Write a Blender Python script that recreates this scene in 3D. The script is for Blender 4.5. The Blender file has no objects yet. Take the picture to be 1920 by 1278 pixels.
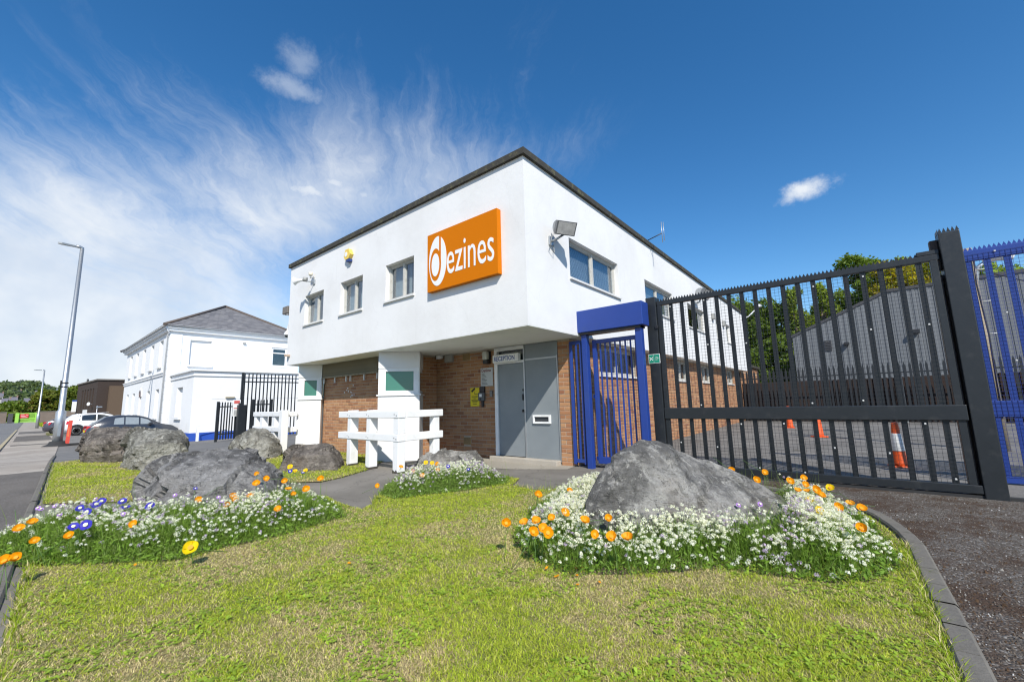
import bpy, bmesh, math, random
import numpy as np
from mathutils import Vector, Matrix, noise

# ------------------------------------------------------------------ scene, camera, sky, sun
S = bpy.context.scene
COL = S.collection
rnd = random.Random(7)
R = np.random.default_rng(11)

cam_d = bpy.data.cameras.new('camera')
cam_d.sensor_width = 36.0
cam_d.lens = 14.58
cam_d.clip_start = 0.05
cam_d.clip_end = 4000
cam = bpy.data.objects.new('camera', cam_d)
COL.objects.link(cam)
PITCH, ROLL, YAW, EYE = 0.14471, -0.02613, 0.6761, 1.16
_fw = Vector((-math.sin(YAW), math.cos(YAW), 0)); _rt = Vector((math.cos(YAW), math.sin(YAW), 0)); _up = Vector((0, 0, 1))
_F = math.cos(PITCH)*_fw + math.sin(PITCH)*_up
_U = -math.sin(PITCH)*_fw + math.cos(PITCH)*_up
_X = math.cos(ROLL)*_rt + math.sin(ROLL)*_U
_Y = -math.sin(ROLL)*_rt + math.cos(ROLL)*_U
cam.matrix_world = Matrix(((_X.x, _Y.x, -_F.x, 0), (_X.y, _Y.y, -_F.y, 0), (_X.z, _Y.z, -_F.z, EYE), (0, 0, 0, 1)))
S.camera = cam

S.render.engine = 'CYCLES'
S.view_settings.view_transform = 'Standard'
S.view_settings.look = 'None'
S.view_settings.gamma = 1.0
S.view_settings.use_curve_mapping = False
S.view_settings.exposure = 0.28
try:
    S.cycles.use_denoising = True
    S.cycles.denoiser = 'OPENIMAGEDENOISE'
    S.cycles.denoising_input_passes = 'RGB_ALBEDO_NORMAL'
    S.cycles.denoising_prefilter = 'ACCURATE'
except Exception:
    pass
S.cycles.max_bounces = 7
S.cycles.diffuse_bounces = 2
S.cycles.glossy_bounces = 3
S.cycles.transparent_max_bounces = 12
S.cycles.sample_clamp_indirect = 6.0
S.cycles.filter_width = 1.2

TO_SUN = Vector((0.86, -0.714, 1.0)).normalized()
SUN_EL = math.asin(TO_SUN.z)
SUN_AZ = math.atan2(TO_SUN.x, TO_SUN.y)


class NT:
    """small helper for writing node trees as expressions"""
    def __init__(s, tree):
        s.t = tree; s.n = tree.nodes; s.l = tree.links
    def node(s, typ, **kw):
        nd = s.n.new(typ)
        for k, v in kw.items(): setattr(nd, k, v)
        return nd
    def put(s, sock, v):
        if hasattr(v, 'is_linked') or isinstance(v, bpy.types.NodeSocket): s.l.new(v, sock)
        elif v is not None: sock.default_value = v
    def m(s, op, a, b=None, c=None, clamp=False):
        nd = s.node('ShaderNodeMath', operation=op, use_clamp=clamp)
        s.put(nd.inputs[0], a)
        if b is not None: s.put(nd.inputs[1], b)
        if c is not None: s.put(nd.inputs[2], c)
        return nd.outputs[0]
    def vm(s, op, a, b=None, out=0):
        nd = s.node('ShaderNodeVectorMath', operation=op)
        s.put(nd.inputs[0], a)
        if b is not None: s.put(nd.inputs[1], b)
        return nd.outputs[out]
    def dot(s, a, b): return s.vm('DOT_PRODUCT', a, b, 1)
    def scale(s, a, f):
        nd = s.node('ShaderNodeVectorMath', operation='SCALE'); s.put(nd.inputs[0], a); s.put(nd.inputs[3], f); return nd.outputs[0]
    def comb(s, x, y, z):
        nd = s.node('ShaderNodeCombineXYZ'); s.put(nd.inputs[0], x); s.put(nd.inputs[1], y); s.put(nd.inputs[2], z); return nd.outputs[0]
    def sep(s, v):
        nd = s.node('ShaderNodeSeparateXYZ'); s.put(nd.inputs[0], v); return nd.outputs
    def ss(s, v, lo, hi, to0=0.0, to1=1.0):
        nd = s.node('ShaderNodeMapRange', interpolation_type='SMOOTHSTEP')
        s.put(nd.inputs[0], v); s.put(nd.inputs[1], lo); s.put(nd.inputs[2], hi); s.put(nd.inputs[3], to0); s.put(nd.inputs[4], to1)
        return nd.outputs[0]
    def noise(s, vec, scale=5.0, detail=4.0, rough=0.55, dist=0.0, col=False):
        nd = s.node('ShaderNodeTexNoise')
        if vec is not None: s.put(nd.inputs['Vector'], vec)
        nd.inputs['Scale'].default_value = scale; nd.inputs['Detail'].default_value = detail
        nd.inputs['Roughness'].default_value = rough; nd.inputs['Distortion'].default_value = dist
        return nd.outputs[1 if col else 0]
    def voro(s, vec, scale=5.0, feature='F1', out='Distance', rand=1.0):
        nd = s.node('ShaderNodeTexVoronoi', feature=feature)
        if vec is not None: s.put(nd.inputs['Vector'], vec)
        nd.inputs['Scale'].default_value = scale; nd.inputs['Randomness'].default_value = rand
        return nd.outputs[out]
    def mix(s, f, a, b, mode='MIX'):
        nd = s.node('ShaderNodeMix', data_type='RGBA', blend_type=mode)
        s.put(nd.inputs[0], f)
        for i, v in ((6, a), (7, b)):
            if isinstance(v, (tuple, list)) and len(v) == 3: v = (*v, 1)
            s.put(nd.inputs[i], v)
        return nd.outputs[2]
    def ramp(s, f, stops):
        nd = s.node('ShaderNodeValToRGB'); s.put(nd.inputs[0], f)
        e = nd.color_ramp.elements
        while len(e) < len(stops): e.new(0.5)
        for el, (p, c) in zip(e, stops): el.position = p; el.color = (*c, 1) if len(c) == 3 else c
        return nd.outputs[0]


# ---- world: physical sky with cirrus and a few small cumulus
W = bpy.data.worlds.new('World'); S.world = W; W.use_nodes = True
t = NT(W.node_tree); t.n.clear()
out = t.node('ShaderNodeOutputWorld'); bg = t.node('ShaderNodeBackground')
sky = t.node('ShaderNodeTexSky', sky_type='NISHITA', sun_disc=False)
sky.sun_elevation = SUN_EL; sky.sun_rotation = SUN_AZ
sky.altitude = 0; sky.air_density = 1.0; sky.dust_density = 0.15; sky.ozone_density = 3.0
hsv = t.node('ShaderNodeHueSaturation'); hsv.inputs['Saturation'].default_value = 1.3; hsv.inputs['Value'].default_value = 1.33
t.l.new(sky.outputs[0], hsv.inputs['Color'])
dirv = t.vm('NORMALIZE', t.node('ShaderNodeTexCoord').outputs['Generated'])
dx, dy, dz = t.sep(dirv)
CIRRUS_TURN = 80
lft = t.dot(dirv, tuple(-_rt)); fwd = t.dot(dirv, tuple(_fw))
az = t.m('ARCTAN2', lft, fwd); el = t.m('ARCSINE', dz)
zz = t.m('ADD', t.m('MAXIMUM', dz, 0.0), 0.22)
# cirrus sheet: directions projected on a high plane, streaks drawn out along one axis
cu = t.m('DIVIDE', lft, zz); cv = t.m('DIVIDE', fwd, zz)
ca, sa = math.cos(math.radians(CIRRUS_TURN)), math.sin(math.radians(CIRRUS_TURN))
p1 = t.m('ADD', t.m('MULTIPLY', cu, ca), t.m('MULTIPLY', cv, sa))
p2 = t.m('SUBTRACT', t.m('MULTIPLY', cv, ca), t.m('MULTIPLY', cu, sa))
pc = t.comb(p1, p2, 0.0)
warp = t.noise(pc, 0.8, 2, 0.5, col=True)
fine = t.noise(pc, 3.2, 5, 0.6, col=True)
pw = t.vm('ADD', t.vm('ADD', pc, t.scale(t.vm('SUBTRACT', warp, (0.5, 0.5, 0.5)), 0.55)), t.scale(t.vm('SUBTRACT', fine, (0.5, 0.5, 0.5)), 0.22))
px_, py_, _ = t.sep(pw)
fib = t.noise(t.comb(t.m('MULTIPLY', px_, 0.55), t.m('MULTIPLY', py_, 5.5), 0.3), 1.7, 10, 0.72, 0.0)
streak = t.noise(t.comb(t.m('MULTIPLY', px_, 0.6), t.m('MULTIPLY', py_, 2.1), 5.3), 1.5, 6, 0.6, 0.0)
tuft = t.noise(t.comb(px_, t.m('MULTIPLY', py_, 1.3), 9.1), 3.0, 9, 0.68, 0.0)
big = t.noise(t.comb(px_, py_, 3.7), 0.9, 3, 0.5)
edge_r = t.m('ADD', 0.34, t.m('MULTIPLY', t.ss(el, 0.24, 0.60), -0.66))
right = t.m('MULTIPLY', t.ss(t.m('SUBTRACT', az, edge_r), -0.16, 0.42), t.ss(az, 3.1, 2.2))
top_el = t.m('SUBTRACT', 0.69, t.m('MULTIPLY', 0.42, t.m('MINIMUM', t.m('MAXIMUM', t.m('SUBTRACT', az, 0.35), 0.0), 0.75)))
topf = t.ss(t.m('SUBTRACT', el, top_el), 0.20, -0.26)
cov = t.m('MULTIPLY', right, topf)
low = t.m('MULTIPLY', t.ss(az, 0.12, 0.60), t.ss(el, 0.56, 0.06))
dens = t.m('ADD', t.m('ADD', t.m('MULTIPLY', fib, 0.62), t.m('ADD', t.m('MULTIPLY', streak, 0.62), t.m('ADD', t.m('MULTIPLY', big, 0.55), t.m('MULTIPLY', tuft, 0.5)))), t.m('ADD', t.m('MULTIPLY', cov, 0.55), t.m('MULTIPLY', low, 0.52)))
cir = t.m('MULTIPLY', t.ss(dens, 1.27, 2.12), t.m('ADD', 0.06, t.m('MULTIPLY', right, 0.86)))

def puff(center, sx, sy, scale, lo, hi):
    """a small cumulus round one direction of the sky: soft ellipse broken up by noise"""
    c = Vector(center).normalized(); e1 = c.cross(Vector((0, 0, 1))).normalized(); e2 = e1.cross(c).normalized()
    a = t.m('DIVIDE', t.dot(dirv, tuple(e1)), sx); b = t.m('DIVIDE', t.dot(dirv, tuple(e2)), sy)
    n1 = t.noise(dirv, scale, 9, 0.68, 0.0, col=True)
    nx, ny, nz = t.sep(n1)
    a = t.m('ADD', a, t.m('MULTIPLY', t.m('SUBTRACT', nx, 0.5), 2.2)); b = t.m('ADD', b, t.m('MULTIPLY', t.m('SUBTRACT', ny, 0.5), 2.2))
    r = t.m('SQRT', t.m('ADD', t.m('MULTIPLY', a, a), t.m('MULTIPLY', b, b)))
    front = t.m('GREATER_THAN', t.dot(dirv, tuple(c)), 0.5)
    return t.m('MULTIPLY', t.ss(r, hi, lo), front)

def pxdir(x, y):
    return (_X*((x-960)/777.6) - _Y*((y-639)/777.6) + _F)
cum = t.m('MULTIPLY', puff(pxdir(1507, 357), 0.040, 0.020, 22, 0.15, 1.35), 0.9)
for (x, y, sx, sy, k) in ((548, 162, 0.055, 0.022, 0.42), (560, 112, 0.035, 0.032, 0.34), (575, 358, 0.05, 0.016, 0.85), (622, 342, 0.034, 0.015, 0.8), (683, 366, 0.018, 0.012, 0.75)):
    cum = t.m('MAXIMUM', cum, t.m('MULTIPLY', puff(pxdir(x, y), sx, sy, 19, 0.1, 1.3), k))
cmask = t.m('MAXIMUM', cir, cum)
shade = t.noise(dirv, 7, 4, 0.55)
ccol = t.mix(t.ss(shade, 0.3, 0.7), (5.6, 6.3, 7.3), (7.6, 7.9, 8.2))
# pale haze of thicker air near the horizon, all the way round
hz = t.m('MULTIPLY', t.ss(dz, 0.22, -0.02), 0.4)
skyc = t.mix(hz, hsv.outputs[0], (3.9, 5.3, 7.2))
final = t.mix(cmask, skyc, ccol)
t.l.new(final, bg.inputs['Color']); bg.inputs['Strength'].default_value = 0.1
t.l.new(bg.outputs[0], out.inputs['Surface'])

sun_d = bpy.data.lights.new('sun', 'SUN'); sun_d.energy = 4.6; sun_d.angle = math.radians(0.53); sun_d.color = (1.0, 0.955, 0.88)
sun = bpy.data.objects.new('sun', sun_d); COL.objects.link(sun)
sun.rotation_euler = (-TO_SUN).to_track_quat('-Z', 'Y').to_euler()
sun.location = (20, -20, 30)

# ------------------------------------------------------------------ helpers
def ground_z(x):
    a = min(max((-13.0-x)/15.0, 0.0), 1.0); b = min(max((-28.0-x)/70.0, 0.0), 1.0)
    return -0.5*a*a*(3-2*a) - 0.22*b

def tag(o, label=None, cat=None, group=None, kind=None):
    if label: o['label'] = label
    if cat: o['category'] = cat
    if group: o['group'] = group
    if kind: o['kind'] = kind
    return o

def wloc(o):
    v = Vector((0, 0, 0))
    while o is not None:
        v += o.location; o = o.parent
    return v

def thing(name, label, cat, loc=(0, 0, 0), group=None, rz=0.0):
    o = bpy.data.objects.new(name, None); COL.objects.link(o)
    o.empty_display_size = 0.2
    o.location = loc; o.rotation_euler = (0, 0, rz)
    return tag(o, label, cat, group)

def link(name, me, parent=None, loc=(0, 0, 0)):
    o = bpy.data.objects.new(name, me); COL.objects.link(o)
    o.location = loc
    if parent is not None: o.parent = parent
    return o

def copy_tree(o, parent=None):
    c = o.copy(); COL.objects.link(c)
    if parent is not None: c.parent = parent
    for ch in list(o.children): copy_tree(ch, c)
    return c


class MB:
    """collects faces; build() links them as one mesh object. Coordinates are world ones unless local=True"""
    def __init__(s):
        s.v = []; s.f = []; s.mi = []; s.sm = []; s.c = None
    def face(s, pts, mi=0, sm=False):
        b = len(s.v); s.v += [tuple(p) for p in pts]; s.f.append(tuple(range(b, b+len(pts)))); s.mi.append(mi); s.sm.append(sm)
    def hexa(s, p, mi=0):
        """p: 8 points, 0-3 bottom ring, 4-7 top ring"""
        b = len(s.v); s.v += [tuple(q) for q in p]
        for f in ((3, 2, 1, 0), (4, 5, 6, 7), (0, 1, 5, 4), (1, 2, 6, 5), (2, 3, 7, 6), (3, 0, 4, 7)):
            s.f.append(tuple(b+i for i in f)); s.mi.append(mi); s.sm.append(False)
    def box(s, x0, x1, y0, y1, z0, z1, mi=0):
        if x0 > x1: x0, x1 = x1, x0
        if y0 > y1: y0, y1 = y1, y0
        if z0 > z1: z0, z1 = z1, z0
        s.hexa([(x0, y0, z0), (x1, y0, z0), (x1, y1, z0), (x0, y1, z0), (x0, y0, z1), (x1, y0, z1), (x1, y1, z1), (x0, y1, z1)], mi)
    def obox(s, o, u, v, w, mi=0):
        """box from corner o along the three edge vectors"""
        o, u, v, w = (Vector(a) for a in (o, u, v, w))
        if u.cross(v).dot(w) < 0: u, v = v, u
        s.hexa([o, o+u, o+u+v, o+v, o+w, o+u+w, o+u+v+w, o+v+w], mi)
    def bbox(s, x0, x1, y0, y1, z0, z1, b=0.01, mi=0):
        """box with bevelled edges"""
        bm = bmesh.new(); bmesh.ops.create_cube(bm, size=1.0)
        for vv in bm.verts: vv.co = ((x0+x1)/2+vv.co.x*abs(x1-x0), (y0+y1)/2+vv.co.y*abs(y1-y0), (z0+z1)/2+vv.co.z*abs(z1-z0))
        bmesh.ops.bevel(bm, geom=bm.edges[:], offset=b, segments=2, affect='EDGES', profile=0.5)
        s.add_bm(bm, mi); bm.free()
    def add_bm(s, bm, mi=0, sm=False):
        b = len(s.v); bm.verts.index_update(); s.v += [tuple(q.co) for q in bm.verts]
        for f in bm.faces: s.f.append(tuple(b+q.index for q in f.verts)); s.mi.append(mi); s.sm.append(sm)
    def tube(s, pts, r, n=8, mi=0, caps=True, sm=True):
        pts = [Vector(p) for p in pts]; rs = r if isinstance(r, (list, tuple)) else [r]*len(pts)
        b = len(s.v); k = len(pts)
        prev = None
        for i, p in enumerate(pts):
            d = (pts[min(i+1, k-1)]-pts[max(i-1, 0)]).normalized()
            if prev is None:
                a = d.cross(Vector((0, 0, 1)))
                if a.length < 0.05: a = d.cross(Vector((1, 0, 0)))
            else:
                a = prev - d*prev.dot(d)
            a.normalize(); prev = a.copy(); c = d.cross(a)
            for j in range(n):
                th = 2*math.pi*j/n; s.v.append(tuple(p+(a*math.cos(th)+c*math.sin(th))*rs[i]))
        for i in range(k-1):
            for j in range(n):
                s.f.append((b+i*n+j, b+i*n+(j+1) % n, b+(i+1)*n+(j+1) % n, b+(i+1)*n+j)); s.mi.append(mi); s.sm.append(sm)
        if caps:
            s.f.append(tuple(b+j for j in reversed(range(n)))); s.mi.append(mi); s.sm.append(False)
            s.f.append(tuple(b+(k-1)*n+j for j in range(n))); s.mi.append(mi); s.sm.append(False)
    def prism(s, poly, w, mi=0, sm=False):
        """polygon (3-D points) pushed along vector w"""
        w = Vector(w); P = [Vector(p) for p in poly]; n = len(P); b = len(s.v)
        s.v += [tuple(p) for p in P]+[tuple(p+w) for p in P]
        s.f.append(tuple(b+i for i in reversed(range(n)))); s.f.append(tuple(b+n+i for i in range(n))); s.mi += [mi, mi]; s.sm += [False, False]
        for i in range(n):
            j = (i+1) % n; s.f.append((b+i, b+j, b+n+j, b+n+i)); s.mi.append(mi); s.sm.append(sm)
    def lathe(s, c, prof, n=16, mi=0, axis=None, sm=True):
        """profile (r, h) turned round an axis through c"""
        ax = Vector(axis or (0, 0, 1)).normalized(); a = ax.cross(Vector((0, 0, 1)))
        if a.length < 0.05: a = Vector((1, 0, 0))
        a.normalize(); q = ax.cross(a); c = Vector(c); b = len(s.v); k = len(prof)
        for (r, h) in prof:
            for j in range(n):
                th = 2*math.pi*j/n; s.v.append(tuple(c+ax*h+(a*math.cos(th)+q*math.sin(th))*r))
        for i in range(k-1):
            for j in range(n):
                s.f.append((b+i*n+j, b+i*n+(j+1) % n, b+(i+1)*n+(j+1) % n, b+(i+1)*n+j)); s.mi.append(mi); s.sm.append(sm)
        for i, rev in ((0, True), (k-1, False)):
            if prof[i][0] > 1e-4:
                idx = [b+i*n+j for j in range(n)]; s.f.append(tuple(reversed(idx)) if rev else tuple(idx)); s.mi.append(mi); s.sm.append(False)
    def mesh(s, name, mats, off=Vector((0, 0, 0))):
        me = bpy.data.meshes.new(name)
        me.from_pydata([(x-off.x, y-off.y, z-off.z) for x, y, z in s.v], [], s.f)
        for m_ in (mats if isinstance(mats, (list, tuple)) else [mats]): me.materials.append(m_)
        me.polygons.foreach_set('material_index', s.mi); me.polygons.foreach_set('use_smooth', s.sm)
        if s.c is not None:
            ca_ = me.color_attributes.new('Col', 'FLOAT_COLOR', 'POINT'); ca_.data.foreach_set('color', np.array(s.c, dtype=np.float32).ravel())
        me.update(); return me
    def build(s, name, mats, parent=None, local=False):
        off = Vector((0, 0, 0)) if (local or parent is None) else wloc(parent)
        return link(name, s.mesh(name, mats, off), parent)


def np_mesh(name, V, F, mat, cols=None, smooth=False, parent=None):
    """fast mesh from arrays: V (n,3), F (m,k)"""
    me = bpy.data.meshes.new(name); n, m_, k = len(V), len(F), F.shape[1]
    me.vertices.add(n); me.vertices.foreach_set('co', np.ascontiguousarray(V, dtype=np.float32).ravel())
    me.loops.add(m_*k); me.loops.foreach_set('vertex_index', np.ascontiguousarray(F, dtype=np.int32).ravel())
    me.polygons.add(m_); me.polygons.foreach_set('loop_start', np.arange(0, m_*k, k, dtype=np.int32))
    if smooth: me.polygons.foreach_set('use_smooth', np.ones(m_, dtype=bool))
    if cols is not None:
        ca_ = me.color_attributes.new('Col', 'FLOAT_COLOR', 'POINT')
        c4 = np.ones((n, 4), dtype=np.float32); c4[:, :3] = cols; ca_.data.foreach_set('color', c4.ravel())
    me.update(calc_edges=True); me.validate()
    (me.materials.append(mat) if not isinstance(mat, (list, tuple)) else [me.materials.append(q) for q in mat])
    o = link(name, me, parent)
    return o


# ------------------------------------------------------------------ materials
def new_mat(name):
    m_ = bpy.data.materials.new(name); m_.use_nodes = True; q = NT(m_.node_tree)
    bs = q.n['Principled BSDF']; return m_, q, bs

def coords(q): return q.node('ShaderNodeTexCoord').outputs['Object']

def bump(q, bs, h, strength=0.3, dist=0.01):
    nd = q.node('ShaderNodeBump'); nd.inputs['Strength'].default_value = strength; nd.inputs['Distance'].default_value = dist
    q.put(nd.inputs['Height'], h); q.l.new(nd.outputs[0], bs.inputs['Normal'])

def M(name, c, rough=0.6, var=0.12, scale=6.0, metal=0.0, bmp=0.0, bscale=60.0, dirt=None, dirt_amt=0.0, dscale=1.5, spec=0.5):
    """general surface: base colour with two scales of variation, optional dirt colour and fine relief"""
    m_, q, bs = new_mat(name); p = coords(q)
    n1 = q.noise(p, scale, 5, 0.6); n2 = q.noise(p, scale*7, 3, 0.5)
    f = q.m('ADD', q.m('MULTIPLY', q.m('SUBTRACT', n1, 0.5), var*2), q.m('ADD', 1.0, q.m('MULTIPLY', q.m('SUBTRACT', n2, 0.5), var)))
    colr = q.mix(1.0, c, q.comb(f, f, f), 'MULTIPLY')
    if dirt:
        d = q.ss(q.noise(p, dscale, 7, 0.65), 0.52, 0.72)
        colr = q.mix(q.m('MULTIPLY', d, dirt_amt), colr, dirt)
    q.l.new(colr, bs.inputs['Base Color']); bs.inputs['Metallic'].default_value = metal
    q.l.new(q.m('ADD', rough-0.08, q.m('MULTIPLY', n2, 0.16)), bs.inputs['Roughness'])
    bs.inputs['Specular IOR Level'].default_value = spec
    if bmp: bump(q, bs, q.noise(p, bscale, 4, 0.6), bmp, 0.008)
    return m_

def leaf_mat(name, trans=0.35, rough=0.55, sat=1.0):
    """foliage coloured by its vertex colours, part of the light passes through"""
    m_, q, bs = new_mat(name)
    at = q.node('ShaderNodeAttribute', attribute_name='Col')
    q.l.new(at.outputs['Color'], bs.inputs['Base Color']); bs.inputs['Roughness'].default_value = rough; bs.inputs['Specular IOR Level'].default_value = 0.25
    tr = q.node('ShaderNodeBsdfTranslucent'); q.l.new(q.mix(1.0, at.outputs['Color'], (1.25, 1.25, 0.6), 'MULTIPLY'), tr.inputs['Color'])
    mx = q.node('ShaderNodeMixShader'); mx.inputs[0].default_value = trans
    q.l.new(bs.outputs[0], mx.inputs[1]); q.l.new(tr.outputs[0], mx.inputs[2]); q.l.new(mx.outputs[0], q.n['Material Output'].inputs['Surface'])
    return m_

m_render = None
def white_render():
    m_, q, bs = new_mat('white_render'); p = coords(q); x, y, z = q.sep(p)
    n1 = q.noise(p, 0.9, 6, 0.6); n2 = q.noise(p, 9, 5, 0.6)
    c = q.mix(q.ss(n1, 0.35, 0.75), (0.775, 0.77, 0.755), (0.70, 0.69, 0.67))
    drip = q.noise(q.comb(q.m('MULTIPLY', x, 9), q.m('MULTIPLY', y, 9), q.m('MULTIPLY', z, 0.5)), 1.0, 4, 0.6)
    c = q.mix(q.m('MULTIPLY', q.ss(drip, 0.6, 0.85), 0.22), c, (0.5, 0.5, 0.46))
    crack = q.voro(q.vm('ADD', p, q.scale(q.noise(p, 2.0, 4, 0.6, col=True), 0.5)), 0.55, 'DISTANCE_TO_EDGE')
    c = q.mix(q.m('MULTIPLY', q.ss(crack, 0.005, 0.0), 0.12), c, (0.45, 0.45, 0.44))
    q.l.new(c, bs.inputs['Base Color']); bs.inputs['Roughness'].default_value = 0.75; bs.inputs['Specular IOR Level'].default_value = 0.25
    bump(q, bs, q.m('ADD', q.m('MULTIPLY', q.noise(p, 55, 5, 0.65), 0.5), n2), 0.22, 0.012)
    return m_
M_WHITE = white_render()
M_WPAINT = M('white_painted_timber', (0.80, 0.80, 0.79), 0.5, 0.05, 3, bmp=0.12, bscale=25, dirt=(0.5, 0.48, 0.42), dirt_amt=0.25, dscale=5)
M_WMETAL = M('white_painted_metal', (0.76, 0.77, 0.77), 0.35, 0.04, 5)
M_SOFFIT = M('soffit_paint', (0.85, 0.86, 0.81), 0.8, 0.1, 1.5, bmp=0.1, dirt=(0.4, 0.4, 0.36), dirt_amt=0.4, dscale=1.2)
M_COPING = M('mossy_coping_felt', (0.045, 0.042, 0.034), 0.9, 0.35, 9, bmp=0.5, bscale=40, dirt=(0.12, 0.115, 0.055), dirt_amt=0.9, dscale=9)
M_FRAME = M('worn_window_frame', (0.50, 0.485, 0.44), 0.55, 0.15, 12, dirt=(0.25, 0.22, 0.17), dirt_amt=0.5, dscale=14)
M_SILL = M('pale_sill', (0.70, 0.69, 0.66), 0.6, 0.08, 8, dirt=(0.35, 0.33, 0.28), dirt_amt=0.4, dscale=9)
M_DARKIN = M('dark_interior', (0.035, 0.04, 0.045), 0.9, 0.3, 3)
M_BLIND = M('venetian_slat', (0.55, 0.58, 0.6), 0.5, 0.05, 4)
M_CURTAIN = M('vertical_blind_cloth', (0.42, 0.41, 0.37), 0.9, 0.2, 9)
M_REDCUR = M('purple_curtain', (0.16, 0.03, 0.07), 0.9, 0.25, 9)
M_BLUE = M('blue_paint', (0.016, 0.048, 0.25), 0.38, 0.10, 6, dirt=(0.03, 0.065, 0.2), dirt_amt=0.5, dscale=4)
M_BLACK = M('black_paint', (0.016, 0.019, 0.022), 0.42, 0.2, 5, dirt=(0.05, 0.05, 0.05), dirt_amt=0.4, dscale=7)
M_WIRE = M('black_wire', (0.018, 0.02, 0.024), 0.5, 0.1, 5)
M_BLUEWIRE = M('blue_wire', (0.02, 0.03, 0.16), 0.5, 0.1, 5)
M_GALV = M('galvanised_steel', (0.46, 0.48, 0.49), 0.42, 0.12, 8, metal=0.75)
M_CLIP = M('bare_clip', (0.55, 0.55, 0.53), 0.5, 0.15, 30)
M_ORANGE = M('sign_orange', (0.60, 0.165, 0.0), 0.6, 0.03, 2, spec=0.12)
M_SIGNW = M('sign_white', (0.82, 0.82, 0.80), 0.45, 0.03, 5)
M_NAVY = M('sign_navy', (0.03, 0.08, 0.33), 0.5, 0.02, 5)
M_YELLOW = M('sign_yellow', (0.78, 0.62, 0.02), 0.5, 0.04, 5)
M_INK = M('sign_ink', (0.02, 0.02, 0.02), 0.6, 0.05, 5)
M_REDINK = M('sign_red_ink', (0.18, 0.02, 0.02), 0.6, 0.05, 5)
M_GREEN = M('sign_green', (0.01, 0.24, 0.15), 0.45, 0.04, 5)
M_RED = M('sign_red', (0.62, 0.02, 0.03), 0.5, 0.05, 5)
M_LIME = M('lime_paint', (0.33, 0.62, 0.09), 0.45, 0.08, 5)
M_PLASTIC = M('black_plastic', (0.02, 0.02, 0.022), 0.4, 0.1, 20)
M_GREYBOX = M('grey_plastic', (0.32, 0.32, 0.30), 0.5, 0.08, 10)
M_TERRA = M('terracotta_vent', (0.42, 0.27, 0.11), 0.8, 0.15, 20)
M_CONE = M('cone_orange', (0.72, 0.095, 0.012), 0.5, 0.1, 12, dirt=(0.3, 0.07, 0.03), dirt_amt=0.4, dscale=12)
M_CONEW = M('cone_white_sleeve', (0.78, 0.78, 0.76), 0.4, 0.08, 12)
M_STEP = M('stone_step', (0.40, 0.36, 0.30), 0.85, 0.15, 6, bmp=0.3, dirt=(0.25, 0.22, 0.17), dirt_amt=0.5, dscale=4)
M_WARE = M('grey_profiled_sheet', (0.135, 0.145, 0.155), 0.6, 0.08, 1.5)
M_WAREROOF = M('dark_verge', (0.05, 0.05, 0.055), 0.6, 0.1, 3)
M_RUST = M('rusty_brown_wall', (0.028, 0.015, 0.011), 0.85, 0.3, 4, dirt=(0.018, 0.016, 0.016), dirt_amt=0.7, dscale=1.2)
M_BARK = M('bark', (0.13, 0.10, 0.07), 0.9, 0.3, 9, bmp=0.6, bscale=30)
M_POLE = M('weathered_pole_wood', (0.30, 0.25, 0.18), 0.85, 0.2, 7, bmp=0.3)
M_HOUSEW = M('house_white_paint', (0.80, 0.80, 0.79), 0.7, 0.05, 0.8, bmp=0.1, dirt=(0.66, 0.65, 0.6), dirt_amt=0.35, dscale=0.7)
M_HOUSEBLUE = M('plinth_blue', (0.02, 0.08, 0.42), 0.6, 0.1, 3)
M_SLATE = M('roof_slate', (0.17, 0.165, 0.17), 0.7, 0.3, 4)
M_RIDGE = M('ridge_tile', (0.11, 0.085, 0.07), 0.8, 0.2, 5)
M_GUTTER = M('pale_gutter', (0.55, 0.55, 0.54), 0.5, 0.1, 5)
M_DARKBRICK = None
M_RED_DOOR = M('oxblood_door', (0.09, 0.025, 0.02), 0.5, 0.15, 5)
M_CARWHITE = M('silver_white_car_paint', (0.66, 0.68, 0.70), 0.25, 0.03, 2, spec=0.7)
M_CARGREY = M('anthracite_car_paint', (0.035, 0.04, 0.05), 0.22, 0.05, 2, spec=0.8)
M_CARDARK = M('dark_purple_car_paint', (0.05, 0.045, 0.06), 0.25, 0.05, 2, spec=0.8)
M_CARGLASS2 = M('car_window_painted_view', (0.26, 0.29, 0.30), 0.06, 0.25, 1.5, spec=1.0)  # opaque; pale colour paints in the bright white house seen through the glass
M_CARGLASS = M('car_window_glass', (0.02, 0.025, 0.028), 0.06, 0.05, 2, spec=1.0)
M_TYRE = M('tyre_rubber', (0.018, 0.018, 0.018), 0.85, 0.1, 20)
M_ALLOY = M('alloy_wheel', (0.6, 0.6, 0.61), 0.3, 0.05, 8, metal=0.6)
M_TAIL = M('tail_lamp_red', (0.5, 0.01, 0.015), 0.2, 0.05, 5, spec=0.8)
M_SAFETY = M('faded_red_plastic', (0.62, 0.07, 0.045), 0.5, 0.15, 6)
M_RUBBER = M('dark_rubber_block', (0.03, 0.03, 0.03), 0.9, 0.2, 9)

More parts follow.
